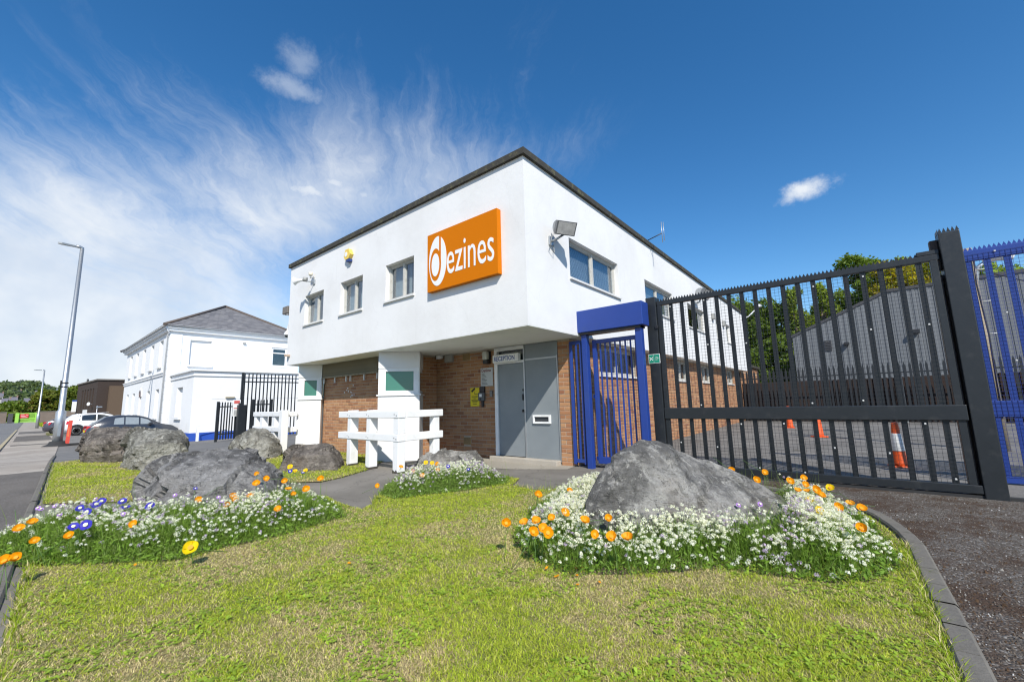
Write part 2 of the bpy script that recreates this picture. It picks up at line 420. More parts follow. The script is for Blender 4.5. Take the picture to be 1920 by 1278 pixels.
def glass_mat(name, tint=(0.8, 0.86, 0.9), refl=0.10):
    m_, q, bs = new_mat(name); q.n.remove(bs)
    tr = q.node('ShaderNodeBsdfTransparent'); tr.inputs[0].default_value = (*tint, 1)
    gl = q.node('ShaderNodeBsdfGlossy'); gl.inputs['Roughness'].default_value = 0.015; gl.inputs['Color'].default_value = (0.95, 0.97, 1, 1)
    lw = q.node('ShaderNodeLayerWeight'); lw.inputs[0].default_value = 0.5
    schlick = q.m('POWER', lw.outputs['Facing'], 4.0)
    nb = q.node('ShaderNodeBump'); nb.inputs['Strength'].default_value = 0.05; nb.inputs['Distance'].default_value = 0.02
    q.put(nb.inputs['Height'], q.noise(coords(q), 2.2, 2, 0.5)); q.l.new(nb.outputs[0], gl.inputs['Normal'])
    mx = q.node('ShaderNodeMixShader'); q.put(mx.inputs[0], q.m('ADD', q.m('MULTIPLY', schlick, 0.75), refl, clamp=True))
    q.l.new(tr.outputs[0], mx.inputs[1]); q.l.new(gl.outputs[0], mx.inputs[2]); q.l.new(mx.outputs[0], q.n['Material Output'].inputs['Surface'])
    return m_
M_GLASS = glass_mat('window_glass')
M_GREENGLASS = M('teal_backed_glass', (0.045, 0.17, 0.13), 0.12, 0.1, 3, spec=0.6)

def perforated():
    m_, q, bs = new_mat('perforated_galvanised_sheet'); p = coords(q); x, y, z = q.sep(p)
    k = 1/0.012
    row = q.m('FLOOR', q.m('MULTIPLY', z, k)); odd = q.m('MULTIPLY', q.m('MODULO', row, 2.0), 0.5)
    fx = q.m('SUBTRACT', q.m('FRACT', q.m('ADD', q.m('MULTIPLY', q.m('ADD', x, 50), k), odd)), 0.5)
    fz = q.m('SUBTRACT', q.m('FRACT', q.m('MULTIPLY', z, k)), 0.5)
    r = q.m('SQRT', q.m('ADD', q.m('MULTIPLY', fx, fx), q.m('MULTIPLY', fz, fz)))
    hole = q.ss(r, 0.33, 0.25)
    n1 = q.noise(p, 2.5, 5, 0.6)
    base = q.mix(n1, (0.20, 0.225, 0.24), (0.30, 0.33, 0.345))
    q.l.new(q.mix(q.m('MULTIPLY', hole, 0.4), base, (0.06, 0.068, 0.075)), bs.inputs['Base Color'])
    bs.inputs['Roughness'].default_value = 0.5; bs.inputs['Metallic'].default_value = 0.15
    bump(q, bs, q.m('SUBTRACT', 1.0, hole), 0.12, 0.001)
    return m_
M_PERF = perforated()

def brick_mat(name, single, stops, mott=0.25):
    m_, q, bs = new_mat(name); p = coords(q)
    if single:
        rv = q.node('ShaderNodeObjectInfo').outputs['Random']; pp = q.vm('ADD', p, q.comb(q.m('MULTIPLY', rv, 37.0), q.m('MULTIPLY', rv, 11.0), 0.0))
    else:
        rv = q.sep(q.node('ShaderNodeAttribute', attribute_name='Col').outputs['Color'])[0]; pp = p
    c = q.ramp(rv, stops); n1 = q.noise(pp, 22, 5, 0.65); n2 = q.noise(pp, 90, 3, 0.5)
    f = q.m('ADD', 1.0-mott*0.5, q.m('MULTIPLY', n1, mott)); c = q.mix(1.0, c, q.comb(f, f, f), 'MULTIPLY')
    c = q.mix(q.m('MULTIPLY', q.ss(n2, 0.62, 0.8), 0.35), c, (0.10, 0.05, 0.035))
    q.l.new(c, bs.inputs['Base Color']); bs.inputs['Roughness'].default_value = 0.85; bs.inputs['Specular IOR Level'].default_value = 0.25
    bump(q, bs, q.m('ADD', n1, q.m('MULTIPLY', n2, 0.5)), 0.4, 0.006)
    return m_
ORANGE_STOPS = [(0.0, (0.29, 0.135, 0.07)), (0.2, (0.37, 0.18, 0.09)), (0.5, (0.41, 0.21, 0.105)), (0.8, (0.44, 0.245, 0.125)), (0.93, (0.37, 0.17, 0.085)), (1.0, (0.25, 0.11, 0.065))]
M_BRICK1 = brick_mat('orange_brick', True, ORANGE_STOPS)
M_BRICKN = brick_mat('orange_brick_joined', False, ORANGE_STOPS)
M_MORTAR = M('mortar', (0.42, 0.35, 0.27), 0.9, 0.15, 12, bmp=0.3)
DARK_STOPS = [(0.0, (0.055, 0.04, 0.033)), (0.4, (0.085, 0.055, 0.042)), (0.8, (0.11, 0.068, 0.05)), (1.0, (0.07, 0.05, 0.042))]
M_DBRICKN = brick_mat('dark_brown_brick', False, DARK_STOPS)
TAN_STOPS = [(0.0, (0.13, 0.09, 0.06)), (0.5, (0.18, 0.13, 0.085)), (1.0, (0.15, 0.10, 0.07))]
M_TBRICKN = brick_mat('tan_brick', False, TAN_STOPS)

# ground surfaces
def tarmac(name, c, c2, stone=(0.3, 0.29, 0.27), crack=True, moss=None):
    m_, q, bs = new_mat(name); p = coords(q)
    n1 = q.noise(p, 0.7, 6, 0.6); n2 = q.noise(p, 130, 3, 0.6)
    col_ = q.mix(q.ss(n1, 0.35, 0.68), c, c2)
    ch = q.voro(p, 85, out='Color'); cx = q.sep(ch)[0]
    col_ = q.mix(q.m('MULTIPLY', q.ss(cx, 0.72, 0.95), 0.35), col_, stone)
    if moss: col_ = q.mix(q.m('MULTIPLY', q.ss(q.noise(p, 2.3, 7, 0.7), 0.55, 0.7), 0.75), col_, moss)
    if crack:
        e = q.voro(q.vm('ADD', p, q.scale(q.noise(p, 1.6, 5, 0.65, col=True), 1.3)), 0.42, 'DISTANCE_TO_EDGE')
        col_ = q.mix(q.m('MULTIPLY', q.ss(e, 0.006, 0.001), 0.55), col_, (0.035, 0.032, 0.028))
    q.l.new(col_, bs.inputs['Base Color']); bs.inputs['Roughness'].default_value = 0.88; bs.inputs['Specular IOR Level'].default_value = 0.3
    bump(q, bs, q.m('ADD', q.m('MULTIPLY', n2, 0.6), cx), 0.35, 0.006)
    return m_
M_GROUND = tarmac('forecourt_asphalt', (0.15, 0.145, 0.135), (0.20, 0.19, 0.175))
M_YARD = tarmac('yard_asphalt', (0.135, 0.128, 0.118), (0.19, 0.18, 0.165), moss=(0.06, 0.05, 0.03))
M_PATH = tarmac('worn_path_asphalt', (0.15, 0.137, 0.115), (0.235, 0.215, 0.185), stone=(0.22, 0.21, 0.19))
M_PAVE = tarmac('pale_worn_pavement', (0.30, 0.26, 0.215), (0.42, 0.37, 0.31), stone=(0.4, 0.38, 0.34))
M_PATCH = tarmac('dark_pavement_patch', (0.10, 0.088, 0.075), (0.15, 0.132, 0.112), crack=False)
M_ROAD = tarmac('road_asphalt', (0.16, 0.155, 0.15), (0.19, 0.185, 0.175), crack=False)
M_APRON = tarmac('concrete_apron', (0.30, 0.27, 0.22), (0.38, 0.35, 0.29), stone=(0.42, 0.4, 0.36))
M_KERB = M('kerb_concrete', (0.15, 0.137, 0.115), 0.9, 0.4, 5, bmp=0.5, bscale=70, dirt=(0.09, 0.085, 0.05), dirt_amt=0.7, dscale=5)
M_KERBY = M('worn_yellow_kerb', (0.38, 0.32, 0.2), 0.9, 0.2, 3)

def gravel_mat():
    m_, q, bs = new_mat('mossy_gravel'); p = coords(q)
    n1 = q.noise(p, 1.6, 7, 0.7); ch = q.voro(p, 75, out='Color'); cx = q.sep(ch)[0]; d = q.voro(p, 75)
    base = q.mix(q.ss(n1, 0.42, 0.6), (0.085, 0.07, 0.055), (0.055, 0.030, 0.015))
    chips = q.mix(q.ss(cx, 0.6, 1.0), base, (0.22, 0.205, 0.185))
    col_ = q.mix(q.ss(n1, 0.62, 0.44), base, chips)
    q.l.new(col_, bs.inputs['Base Color']); bs.inputs['Roughness'].default_value = 0.92
    bump(q, bs, q.m('ADD', q.m('SUBTRACT', 1.0, d), cx), 0.8, 0.012)
    return m_
M_GRAVEL = gravel_mat()
M_CHIP = leaf_mat('gravel_chip', 0.0, 0.9)

def soil_turf():
    m_, q, bs = new_mat('turf_base'); p = coords(q)
    n1 = q.noise(p, 1.3, 6, 0.62); n2 = q.noise(p, 60, 4, 0.6)
    c = q.mix(q.ss(n1, 0.36, 0.66), (0.17, 0.21, 0.03), (0.33, 0.27, 0.12))
    c = q.mix(q.ss(n2, 0.4, 0.75), c, (0.08, 0.075, 0.03))
    q.l.new(c, bs.inputs['Base Color']); bs.inputs['Roughness'].default_value = 0.95
    bump(q, bs, n2, 0.8, 0.02)
    return m_
M_TURF = soil_turf()
M_SOIL = M('bed_soil', (0.045, 0.032, 0.02), 0.95, 0.4, 20, bmp=0.8, bscale=50)
M_GRASS = leaf_mat('grass_blade', 0.38, 0.5)
M_LEAF = leaf_mat('tree_leaf', 0.48, 0.5)
M_BED = leaf_mat('bed_foliage', 0.35, 0.5)
M_PETALW = leaf_mat('small_flower', 0.45, 0.6)
def petal(name, c, c2, tr=0.3):
    m_, q, bs = new_mat(name); n1 = q.noise(coords(q), 40, 3, 0.5)
    c_ = q.mix(n1, c, c2); q.l.new(c_, bs.inputs['Base Color']); bs.inputs['Roughness'].default_value = 0.5; bs.inputs['Specular IOR Level'].default_value = 0.3
    t_ = q.node('ShaderNodeBsdfTranslucent'); q.l.new(c_, t_.inputs[0]); mx = q.node('ShaderNodeMixShader'); mx.inputs[0].default_value = tr
    q.l.new(bs.outputs[0], mx.inputs[1]); q.l.new(t_.outputs[0], mx.inputs[2]); q.l.new(mx.outputs[0], q.n['Material Output'].inputs['Surface']); return m_
M_POPPY = petal('poppy_petal', (0.90, 0.30, 0.0), (0.92, 0.43, 0.006))
M_YPETAL = petal('yellow_petal', (0.85, 0.58, 0.0), (0.88, 0.66, 0.01))
M_BLUEPETAL = petal('blue_petal', (0.035, 0.03, 0.42), (0.06, 0.05, 0.5))
M_VIOLET = petal('violet_petal', (0.42, 0.22, 0.62), (0.5, 0.32, 0.7))
M_STEM = M('flower_stem', (0.10, 0.19, 0.04), 0.6, 0.2, 20)

def rock_mat(name, c1, c2, lich, warm=0.25):
    m_, q, bs = new_mat(name); p = coords(q)
    n1 = q.noise(p, 1.7, 9, 0.66, 0.6); n2 = q.noise(p, 9, 7, 0.7, 0.3); n3 = q.noise(p, 60, 5, 0.65)
    px, py, pz = q.sep(p)
    wv = q.noise(q.comb(q.m('ADD', q.m('MULTIPLY', px, 1.6), pz), q.m('MULTIPLY', py, 1.6), q.m('MULTIPLY', pz, 7.0)), 2.4, 7, 0.7, 1.2)
    c = q.mix(q.ss(n1, 0.40, 0.60), tuple(v*0.72 for v in c1), tuple(v*1.12 for v in c2))  # stone tones spread apart, painting sunlit facets and shaded clefts into the colour
    c = q.mix(q.m('MULTIPLY', q.ss(wv, 0.54, 0.66), 0.65), c, tuple(v*0.42 for v in c1))
    c = q.mix(q.m('MULTIPLY', q.ss(n2, 0.52, 0.64), 0.9), c, lich)
    c = q.mix(q.m('MULTIPLY', q.ss(n2, 0.44, 0.32), 0.75), c, tuple(v*0.35 for v in c1))
    c = q.mix(q.m('MULTIPLY', q.ss(q.noise(p, 0.9, 6, 0.65), 0.54, 0.68), warm), c, (0.20, 0.14, 0.085))
    pit = q.voro(p, 30, rand=1.0); c = q.mix(q.m('MULTIPLY', q.ss(pit, 0.17, 0.08), 0.75), c, (0.02, 0.02, 0.02))
    pit2 = q.voro(q.vm('ADD', p, (3.1, 1.7, 9.2)), 17, rand=1.0); c = q.mix(q.m('MULTIPLY', q.ss(pit2, 0.10, 0.06), 0.8), c, (0.42, 0.41, 0.38))
    crack = q.voro(q.vm('ADD', p, q.scale(q.noise(p, 3.0, 6, 0.7, col=True), 0.6)), 2.1, 'DISTANCE_TO_EDGE')
    c = q.mix(q.m('MULTIPLY', q.ss(crack, 0.010, 0.002), q.m('MULTIPLY', q.ss(n1, 0.5, 0.62), 0.7)), c, (0.03, 0.028, 0.026))
    f = q.m('ADD', 0.55, q.m('MULTIPLY', n3, 0.9)); c = q.mix(1.0, c, q.comb(f, f, f), 'MULTIPLY')
    q.l.new(c, bs.inputs['Base Color']); bs.inputs['Roughness'].default_value = 0.9; bs.inputs['Specular IOR Level'].default_value = 0.25
    h = q.m('ADD', q.m('ADD', q.m('MULTIPLY', n2, 1.4), q.m('MULTIPLY', n3, 0.35)), q.m('ADD', q.m('MULTIPLY', wv, 1.5), q.m('MULTIPLY', q.ss(crack, 0.0, 0.02), 0.15)))
    bump(q, bs, h, 0.9, 0.045)
    return m_
M_ROCKG = rock_mat('grey_boulder', (0.185, 0.178, 0.165), (0.30, 0.288, 0.265), (0.40, 0.385, 0.35), 0.2)
M_ROCKD = rock_mat('dark_grey_boulder', (0.14, 0.136, 0.132), (0.235, 0.228, 0.218), (0.35, 0.34, 0.325), 0.1)
M_ROCKB = rock_mat('brownish_boulder', (0.125, 0.108, 0.093), (0.20, 0.175, 0.15), (0.29, 0.26, 0.22), 0.4)
M_ROCKL = rock_mat('pale_lichened_boulder', (0.18, 0.172, 0.145), (0.29, 0.28, 0.24), (0.42, 0.41, 0.36), 0.15)

# ------------------------------------------------------------------ ground, roads, kerbs
def ky(x): return 0.15-0.08*(x+4.26)
def rk(x): return 0.41-0.038*(x+33.3)

def strip(name, xs, lo, hi, dz, mat, kind='structure'):
    b = MB()
    for x0, x1 in zip(xs, xs[1:]):
        b.face([(x0, lo(x0), ground_z(x0)+dz), (x1, lo(x1), ground_z(x1)+dz), (x1, hi(x1), ground_z(x1)+dz), (x0, hi(x0), ground_z(x0)+dz)])
    o = b.build(name, mat); tag(o, kind=kind); return o

def sheet(name, poly, z, mat):
    b = MB(); b.face([(x, y, z) for x, y in poly]); o = b.build(name, mat); tag(o, kind='structure'); return o

gx = [-1500, -900, -500, -300, -200, -150, -120, -98, -80, -60, -50, -40, -34, -30]+[-28+0.75*i for i in range(21)]+[0, 30, 100, 300, 900, 1500]
gb = MB()
gy = [-900, -200, -40, 0, 12, 40, 120, 400, 900]
for x0, x1 in zip(gx, gx[1:]):
    for y0, y1 in zip(gy, gy[1:]):
        gb.face([(x0, y0, ground_z(x0)-0.02), (x1, y0, ground_z(x1)-0.02), (x1, y1, ground_z(x1)-0.02), (x0, y1, ground_z(x0)-0.02)])
tag(gb.build('ground', M_GROUND), kind='structure')
pxs = [-160, -120, -98, -80, -60, -48, -40, -34, -30]+[-28+0.75*i for i in range(21)]
strip('road', [-170]+pxs+[0, 6], lambda x: rk(x)-9, lambda x: rk(x)-0.05, -0.012, M_ROAD)
strip('pavement', pxs[:-1]+[-13.05], lambda x: rk(x)+0.07, lambda x: min(ky(x)-0.05, rk(x)+2.2), 0.0, M_PAVE)
strip('pavement_patch', [-13.05, -8, -4, 0, 6], lambda x: rk(x)+0.07, lambda x: ky(x)-0.06, 0.002, M_PATCH)
for k, (xa, xb) in enumerate(((-36.5, -35.2), (-52, -41), (-66, -58))):
    strip('pavement_patch', [xa, xb], lambda x: rk(x)+0.3, lambda x: rk(x)+2.0, 0.004, M_PATCH)
sheet('path', [(-8.3, 0.42), (-2.2, -0.1), (0.2, 0.5), (0.2, 6.74), (-4.0, 6.74), (-8.3, 6.9)], 0.0, M_PATH)
sheet('apron', [(-6.2, 6.56), (-3.9, 6.56), (-3.85, 6.2), (-4.7, 5.72), (-5.6, 5.62), (-6.5, 5.8)], 0.005, M_APRON)
sheet('yard', [(-3.95, 6.80), (40, 6.80), (40, 24), (8, 30), (-10, 30), (-3.95, 24)], 0.003, M_YARD)
sheet('gravel_ground', [(0.28, -4), (14, -4), (14, 6.80), (-2.45, 6.80), (-2.45, 5.9), (-1.2, 6.25), (-0.1, 5.6), (0.15, 5.1), (0.26, 4.5)], 0.004, M_GRAVEL)
strip('road_kerb', [-75, -66, -58, -52, -47, -41, -36, -33, -30, -28, -24, -20, -16, -13, -8], lambda x: rk(x)-0.06, lambda x: rk(x)+0.08, 0.06, M_KERBY)

def curb_run(name, pts, w, h0, h1, mat, length=0.9):
    """edging stones laid end to end along a line; each stone is a piece of its own"""
    root = bpy.data.objects.new(name, None); COL.objects.link(root); tag(root, kind='structure')
    P = [Vector((x, y, 0)) for x, y in pts]; seg = []
    for a, b in zip(P, P[1:]): seg.append((a, b, (b-a).length))
    tot = sum(s_[2] for s_ in seg)
    def at(d):
        for a, b, l in seg:
            if d <= l: return a+(b-a)*(d/l)
            d -= l
        return seg[-1][1].copy()
    n = max(1, round(tot/length))
    for i in range(n):
        d0, d1 = tot*i/n+0.006, tot*(i+1)/n-0.006
        b = MB(); sub = 3
        for k in range(sub):
            a, c = at(d0+(d1-d0)*k/sub), at(d0+(d1-d0)*(k+1)/sub); u = (c-a); nn = Vector((-u.y, u.x, 0)).normalized()*w/2
            ja, jc = rnd.uniform(-.004, .004), rnd.uniform(-.004, .004)
            za, zc = ground_z(a.x), ground_z(c.x)
            ch = 0.014
            prof = lambda p, z, j: [p-nn+Vector((0, 0, z+h0)), p+nn+Vector((0, 0, z+h0)), p+nn+Vector((0, 0, z+h1-ch+j)), p+nn*(1-2*ch/w)+Vector((0, 0, z+h1+j)), p-nn*(1-2*ch/w)+Vector((0, 0, z+h1+j)), p-nn+Vector((0, 0, z+h1-ch+j))]
            A = prof(a, za, ja); B = prof(c, zc, jc)
            for q in range(6): b.face([A[q], A[(q+1) % 6], B[(q+1) % 6], B[q]])
            if k == 0: b.face(A[::-1])
            if k == sub-1: b.face(B)
        b.build('kerb_stone', mat, root)
    return root
curb_run('kerb', [(0.27, 0.2), (0.272, 1.5), (0.272, 2.58), (0.271, 3.46), (0.256, 4.57), (0.165, 5.06), (0.035, 5.47), (-0.1, 5.62), (-0.55, 5.93), (-1.2, 6.3)], 0.108, -0.1, 0.035, M_KERB)
curb_run('kerb', [(1.5, ky(1.5)-.03), (-22.4, ky(-22.4)-.03)], 0.07, -0.1, 0.022, M_KERB)

LAWN_FRONT = [(0.215, -1.2), (0.215, 1.8), (0.215, 2.7), (0.212, 3.4), (0.20, 4.4), (0.10, 4.97), (-0.03, 5.36), (-0.3, 5.65), (-0.9, 5.95), (-1.5, 6.25), (-2.5, 5.7), (-3.02, 5.15), (-3.05, 4.8), (-3.32, 4.52), (-3.77, 4.62), (-4.0, 5.08), (-4.9, 5.2), (-5.5, 4.5), (-5.45, 3.9), (-4.85, 3.2), (-4.5, 2.92), (-4.4, 2.7), (-4.9, 2.72), (-5.4, 2.82), (-5.95, 2.62), (-5.6, 1.75), (-6.3, 1.34), (-6.65, 0.98), (-6.6, ky(-6.6)+.06), (-3, ky(-3)+.06), (0.2, ky(.2)+.06)]
LAWN_BACK = [(-8.25, ky(-8.25)+.06), (-14.6, ky(-14.6)+.06), (-15.0, 1.6), (-13.4, 2.3), (-12.6, 3.9), (-11.9, 4.85), (-11.4, 5.55), (-7.9, 5.58), (-7.5, 5.0), (-6.95, 4.4), (-6.6, 3.7), (-6.5, 3.3), (-7.0, 2.9), (-6.9, 2.0), (-7.4, 1.2)]
sheet('lawn', LAWN_FRONT, 0.014, M_TURF)
sheet('lawn', LAWN_BACK, 0.014, M_TURF)
sheet('verge', [(-74, 4.2), (-104, 4.9), (-104, 8), (-74, 6.3)], -0.60, M_TURF)
sheet('verge', [(-50, 2.9), (-58, 3.3), (-58, 3.9), (-50, 3.5)], -0.53, M_TURF)

# ------------------------------------------------------------------ building pieces
def wall_face(mb, o, u, L, H, opens, depth, n, mi=0):
    """front of a wall from corner o along u (length L) and up (H), with reveals of the given depth at each opening (u0,u1,z0,z1)"""
    o, u, n = Vector(o), Vector(u), Vector(n)
    us = sorted({0, L, *[a for q in opens for a in q[:2]]}); zs = sorted({0, H, *[a for q in opens for a in q[2:]]})
    P = lambda a, z, d=0.0: o+u*a+Vector((0, 0, z))-n*d
    flip = u.cross(Vector((0, 0, 1))).dot(n) < 0
    def add(pts): mb.face(pts[::-1] if flip else pts, mi)
    for a0, a1 in zip(us, us[1:]):
        for z0, z1 in zip(zs, zs[1:]):
            if any(q[0] <= a0 and a1 <= q[1] and q[2] <= z0 and z1 <= q[3] for q in opens): continue
            add([P(a0, z0), P(a1, z0), P(a1, z1), P(a0, z1)])
    for (a0, a1, z0, z1) in opens:
        add([P(a0, z0), P(a1, z0), P(a1, z0, depth), P(a0, z0, depth)]); add([P(a0, z1, depth), P(a1, z1, depth), P(a1, z1), P(a0, z1)])
        add([P(a0, z0), P(a0, z0, depth), P(a0, z1, depth), P(a0, z1)]); add([P(a1, z0, depth), P(a1, z0), P(a1, z1), P(a1, z1, depth)])

def window(parent, o, u, n, w, h, recess, lights, frame=0.05, mat=M_FRAME, glass=M_GLASS, sill=True, sill_mat=M_SILL, label=None, dark=True, inner=None):
    """a window set back in an opening whose lower corner is o: frame > pane, sill"""
    o, u, n = Vector(o), Vector(u), Vector(n); z = Vector((0, 0, 1)); d0 = -n*recess; th = 0.06
    fb = MB()
    def bar(a0, a1, z0, z1, dd=0.0, t_=th): fb.obox(o+d0+n*dd+u*a0+z*z0, u*(a1-a0), -n*t_, z*(z1-z0))
    bar(0, w, 0, frame); bar(0, w, h-frame, h); bar(0, frame, frame, h-frame); bar(w-frame, w, frame, h-frame)
    cuts = [0]+[c*w for c in lights]+[w]
    for c in cuts[1:-1]: bar(c-frame*0.6, c+frame*0.6, frame, h-frame, 0.003)
    # opening casement frames inside
    panes = []
    for i in range(len(cuts)-1):
        a0 = cuts[i]+(frame if i == 0 else frame*0.6); a1 = cuts[i+1]-(frame if i == len(cuts)-2 else frame*0.6); panes.append((a0, a1))
        f2 = frame*0.45
        bar(a0, a1, frame, frame+f2, -0.012, 0.035); bar(a0, a1, h-frame-f2, h-frame, -0.012, 0.035); bar(a0, a0+f2, frame+f2, h-frame-f2, -0.012, 0.035); bar(a1-f2, a1, frame+f2, h-frame-f2, -0.012, 0.035)
    fr = fb.build('window', mat, parent)
    if label: fr['label'] = label
    for (a0, a1) in panes:
        pb = MB(); pb.obox(o+d0-n*0.03+u*(a0+0.005)+z*(frame+0.005), u*(a1-a0-0.01), -n*0.006, z*(h-2*frame-0.01)); pb.build('pane', glass, fr)
    if sill:
        sb = MB(); q = o-n*(recess+0.01)-u*0.03-z*0.045
        sb.prism([q, q+n*(recess+0.05), q+n*(recess+0.05)+z*0.035, q+z*0.05], u*(w+0.06)); sb.build('sill', sill_mat, fr)
    if dark:
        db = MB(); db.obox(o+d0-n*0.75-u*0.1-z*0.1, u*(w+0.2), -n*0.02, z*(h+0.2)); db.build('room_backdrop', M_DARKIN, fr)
    if inner == 'slats':
        b = MB(); k = int((h-2*frame)/0.024)
        for i in range(k):
            zz_ = frame+0.01+i*0.024; q = o+d0-n*0.10+u*frame+z*zz_
            b.prism([q, q-n*0.012+z*0.0225, q-n*0.012+z*0.0235, q+z*0.0012], u*(w-2*frame))
        for a in (0.12, 0.5, 0.88): b.obox(o+d0-n*0.095+u*(w*a)+z*frame, u*0.006, -n*0.002, z*(h-2*frame))
        s_ = b.build('blind', M_BLIND, fr); tag(s_, kind='stuff')
    elif inner == 'cloth':
        b = MB(); 
        for i, (a0, a1) in enumerate(panes):
            s0, s1 = (a0, a0+(a1-a0)*0.55) if i == 0 else (a0+(a1-a0)*0.0, a0+(a1-a0)*0.18)
            k = max(2, int((s1-s0)/0.05))
            for j in range(k):
                q = o+d0-n*0.12+u*(s0+(s1-s0)*j/k)+z*frame; b.face([q, q+u*((s1-s0)/k)-n*0.02, q+u*((s1-s0)/k)-n*0.02+z*(h-2*frame), q+z*(h-2*frame)])
        b.build('curtain', M_CURTAIN, fr)
    elif inner == 'red':
        b = MB(); k = 16
        for j in range(k):
            q = o+d0-n*(0.12+0.02*(j % 2))+u*(w*0.05+(w*0.55)*j/k)+z*frame; b.face([q, q+u*(w*0.55/k)-n*(0.02-0.04*(j % 2)), q+u*(w*0.55/k)-n*(0.02-0.04*(j % 2))+z*(h-2*frame), q+z*(h-2*frame)])
        b.build('curtain', M_REDCUR, fr)
    return fr

BL, BH, BJ = 0.215, 0.065, 0.010
def brick_layout(L, H, opens=(), half=0.0):
    """running bond: list of (u0, u1, z0) of every brick that fits the wall, cut at its ends and openings"""
    res = []; row = 0; z = 0.0
    while z+BH <= H+0.03:
        zt = min(z+BH, H)
        a = -(BL+BJ)/2 if (row+int(half)) % 2 else 0.0
        while a < L:
            segs = [(max(a, 0.0), min(a+BL, L))]
            for q in opens:
                if q[2] < zt-0.01 and q[3] > z+0.01:
                    ns = []
                    for s0, s1 in segs:
                        if s1 <= q[0] or s0 >= q[1]: ns.append((s0, s1))
                        else:
                            if s0 < q[0]: ns.append((s0, q[0]))
                            if s1 > q[1]: ns.append((q[1], s1))
                    segs = ns
            for s0, s1 in segs:
                if s1-s0 > 0.03: res.append((s0, s1, z, zt))
            a += BL+BJ
        z += BH+BJ; row += 1
    return res

BRICK_MESH = {}
def brick_piece(parent, o, u, n, a0, a1, z0, zt, mat, wparent):
    """one brick as its own object; whole bricks share one mesh"""
    key = (round(a1-a0, 3), round(zt-z0, 3), tuple(round(c, 2) for c in u), mat.name)
    if key not in BRICK_MESH:
        b = MB(); l, h = a1-a0, zt-z0; c = 0.004
        U, N, Z = Vector(u), Vector(n), Vector((0, 0, 1))
        bk = [U*0, U*l, U*l+Z*h, Z*h]; fr_ = [U*c+Z*c+N*0.055, U*(l-c)+Z*c+N*0.055, U*(l-c)+Z*(h-c)+N*0.055, U*c+Z*(h-c)+N*0.055]
        md = [p+N*0.051 for p in bk]
        fl = U.cross(Z).dot(N) < 0
        def add(f): b.face(f[::-1] if fl else f)
        add(fr_)
        for i in range(4):
            j = (i+1) % 4; add([md[i], md[j], fr_[j], fr_[i]]); add([bk[i], bk[j], md[j], md[i]])
        BRICK_MESH[key] = b.mesh('brick', mat)
    p = Vector(o)+Vector(u)*a0+Vector((0, 0, z0))-Vector(n)*(0.055-rnd.uniform(-0.0025, 0.0025))
    return link('brick', BRICK_MESH[key], parent, p-wparent)

def brick_joined(name, parent, o, u, n, lay, mat, kind='stuff'):
    """many bricks in one mesh, each with its own edges, depth and colour value"""
    o, u, n = Vector(o), Vector(u), Vector(n); z = Vector((0, 0, 1)); b = MB(); b.c = []; c = 0.004
    fl = u.cross(z).dot(n) < 0
    for (a0, a1, z0, zt) in lay:
        d = rnd.uniform(-0.0025, 0.0025); v = rnd.random(); l, h = a1-a0, zt-z0
        q = o+u*a0+z*z0+n*d
        md = [q-n*0.004, q+u*l-n*0.004, q+u*l+z*h-n*0.004, q+z*h-n*0.004]; fr_ = [q+u*c+z*c, q+u*(l-c)+z*c, q+u*(l-c)+z*(h-c), q+u*c+z*(h-c)]
        bk = [p-n*0.02 for p in md]
        def add(f): b.face(f[::-1] if fl else f); b.c += [(v, v, v, 1)]*4
        add(fr_)
        for i in range(4):
            j = (i+1) % 4; add([md[i], md[j], fr_[j], fr_[i]]); add([bk[i], bk[j], md[j], md[i]])
    ob = b.build(name, mat, parent); tag(ob, kind=kind); return ob

def mortar_face(parent, o, u, n, L, H, opens=(), depth=0.1, mat=None, rec=0.006):
    b = MB(); wall_face(b, Vector(o)-Vector(n)*rec, u, L, H, opens, depth, n); return b.build('mortar_bed', mat or M_MORTAR, parent)

def fit_text(name, body, parent, mat, o, u, n, x0, x1, z0, z1, thick=0.004, lift=0.0, bold=0.0):
    """lettering as flat raised geometry: body fitted into a rectangle on the plane (o, u, up) facing n"""
    cu_ = bpy.data.curves.new('lettering', 'FONT'); cu_.body = body; cu_.extrude = 0.5; cu_.resolution_u = 4; cu_.offset = bold
    tmp = bpy.data.objects.new('lettering', cu_); COL.objects.link(tmp)
    dg = bpy.context.evaluated_depsgraph_get(); me = bpy.data.meshes.new_from_object(tmp.evaluated_get(dg)); bpy.data.objects.remove(tmp)
    co = np.zeros(len(me.vertices)*3); me.vertices.foreach_get('co', co); co = co.reshape(-1, 3)
    mn, mx = co.min(0), co.max(0); o, u, n = Vector(o), Vector(u), Vector(n); off = wloc(parent)
    X = x0+(co[:, 0]-mn[0])/(mx[0]-mn[0])*(x1-x0); Z = z0+(co[:, 1]-mn[1])/(mx[1]-mn[1])*(z1-z0); D = lift+(co[:, 2]+0.5)*thick
    V = np.array(o-off)[None, :]+np.outer(X, np.array(u))+np.outer(Z, (0, 0, 1.0))+np.outer(D, np.array(n))
    me.vertices.foreach_set('co', V.ravel()); me.materials.clear(); me.materials.append(mat); me.update()
    return link(name, me, parent)

def ellipse(mb, o, u, n, cx, cz, rx, rz, d0, d1, seg=40, mi=0):
    o, u, n = Vector(o), Vector(u), Vector(n)
    mb.prism([o+u*(cx+rx*math.cos(2*math.pi*k/seg))+Vector((0, 0, cz+rz*math.sin(2*math.pi*k/seg)))+n*d0 for k in range(seg)], n*(d1-d0), mi)

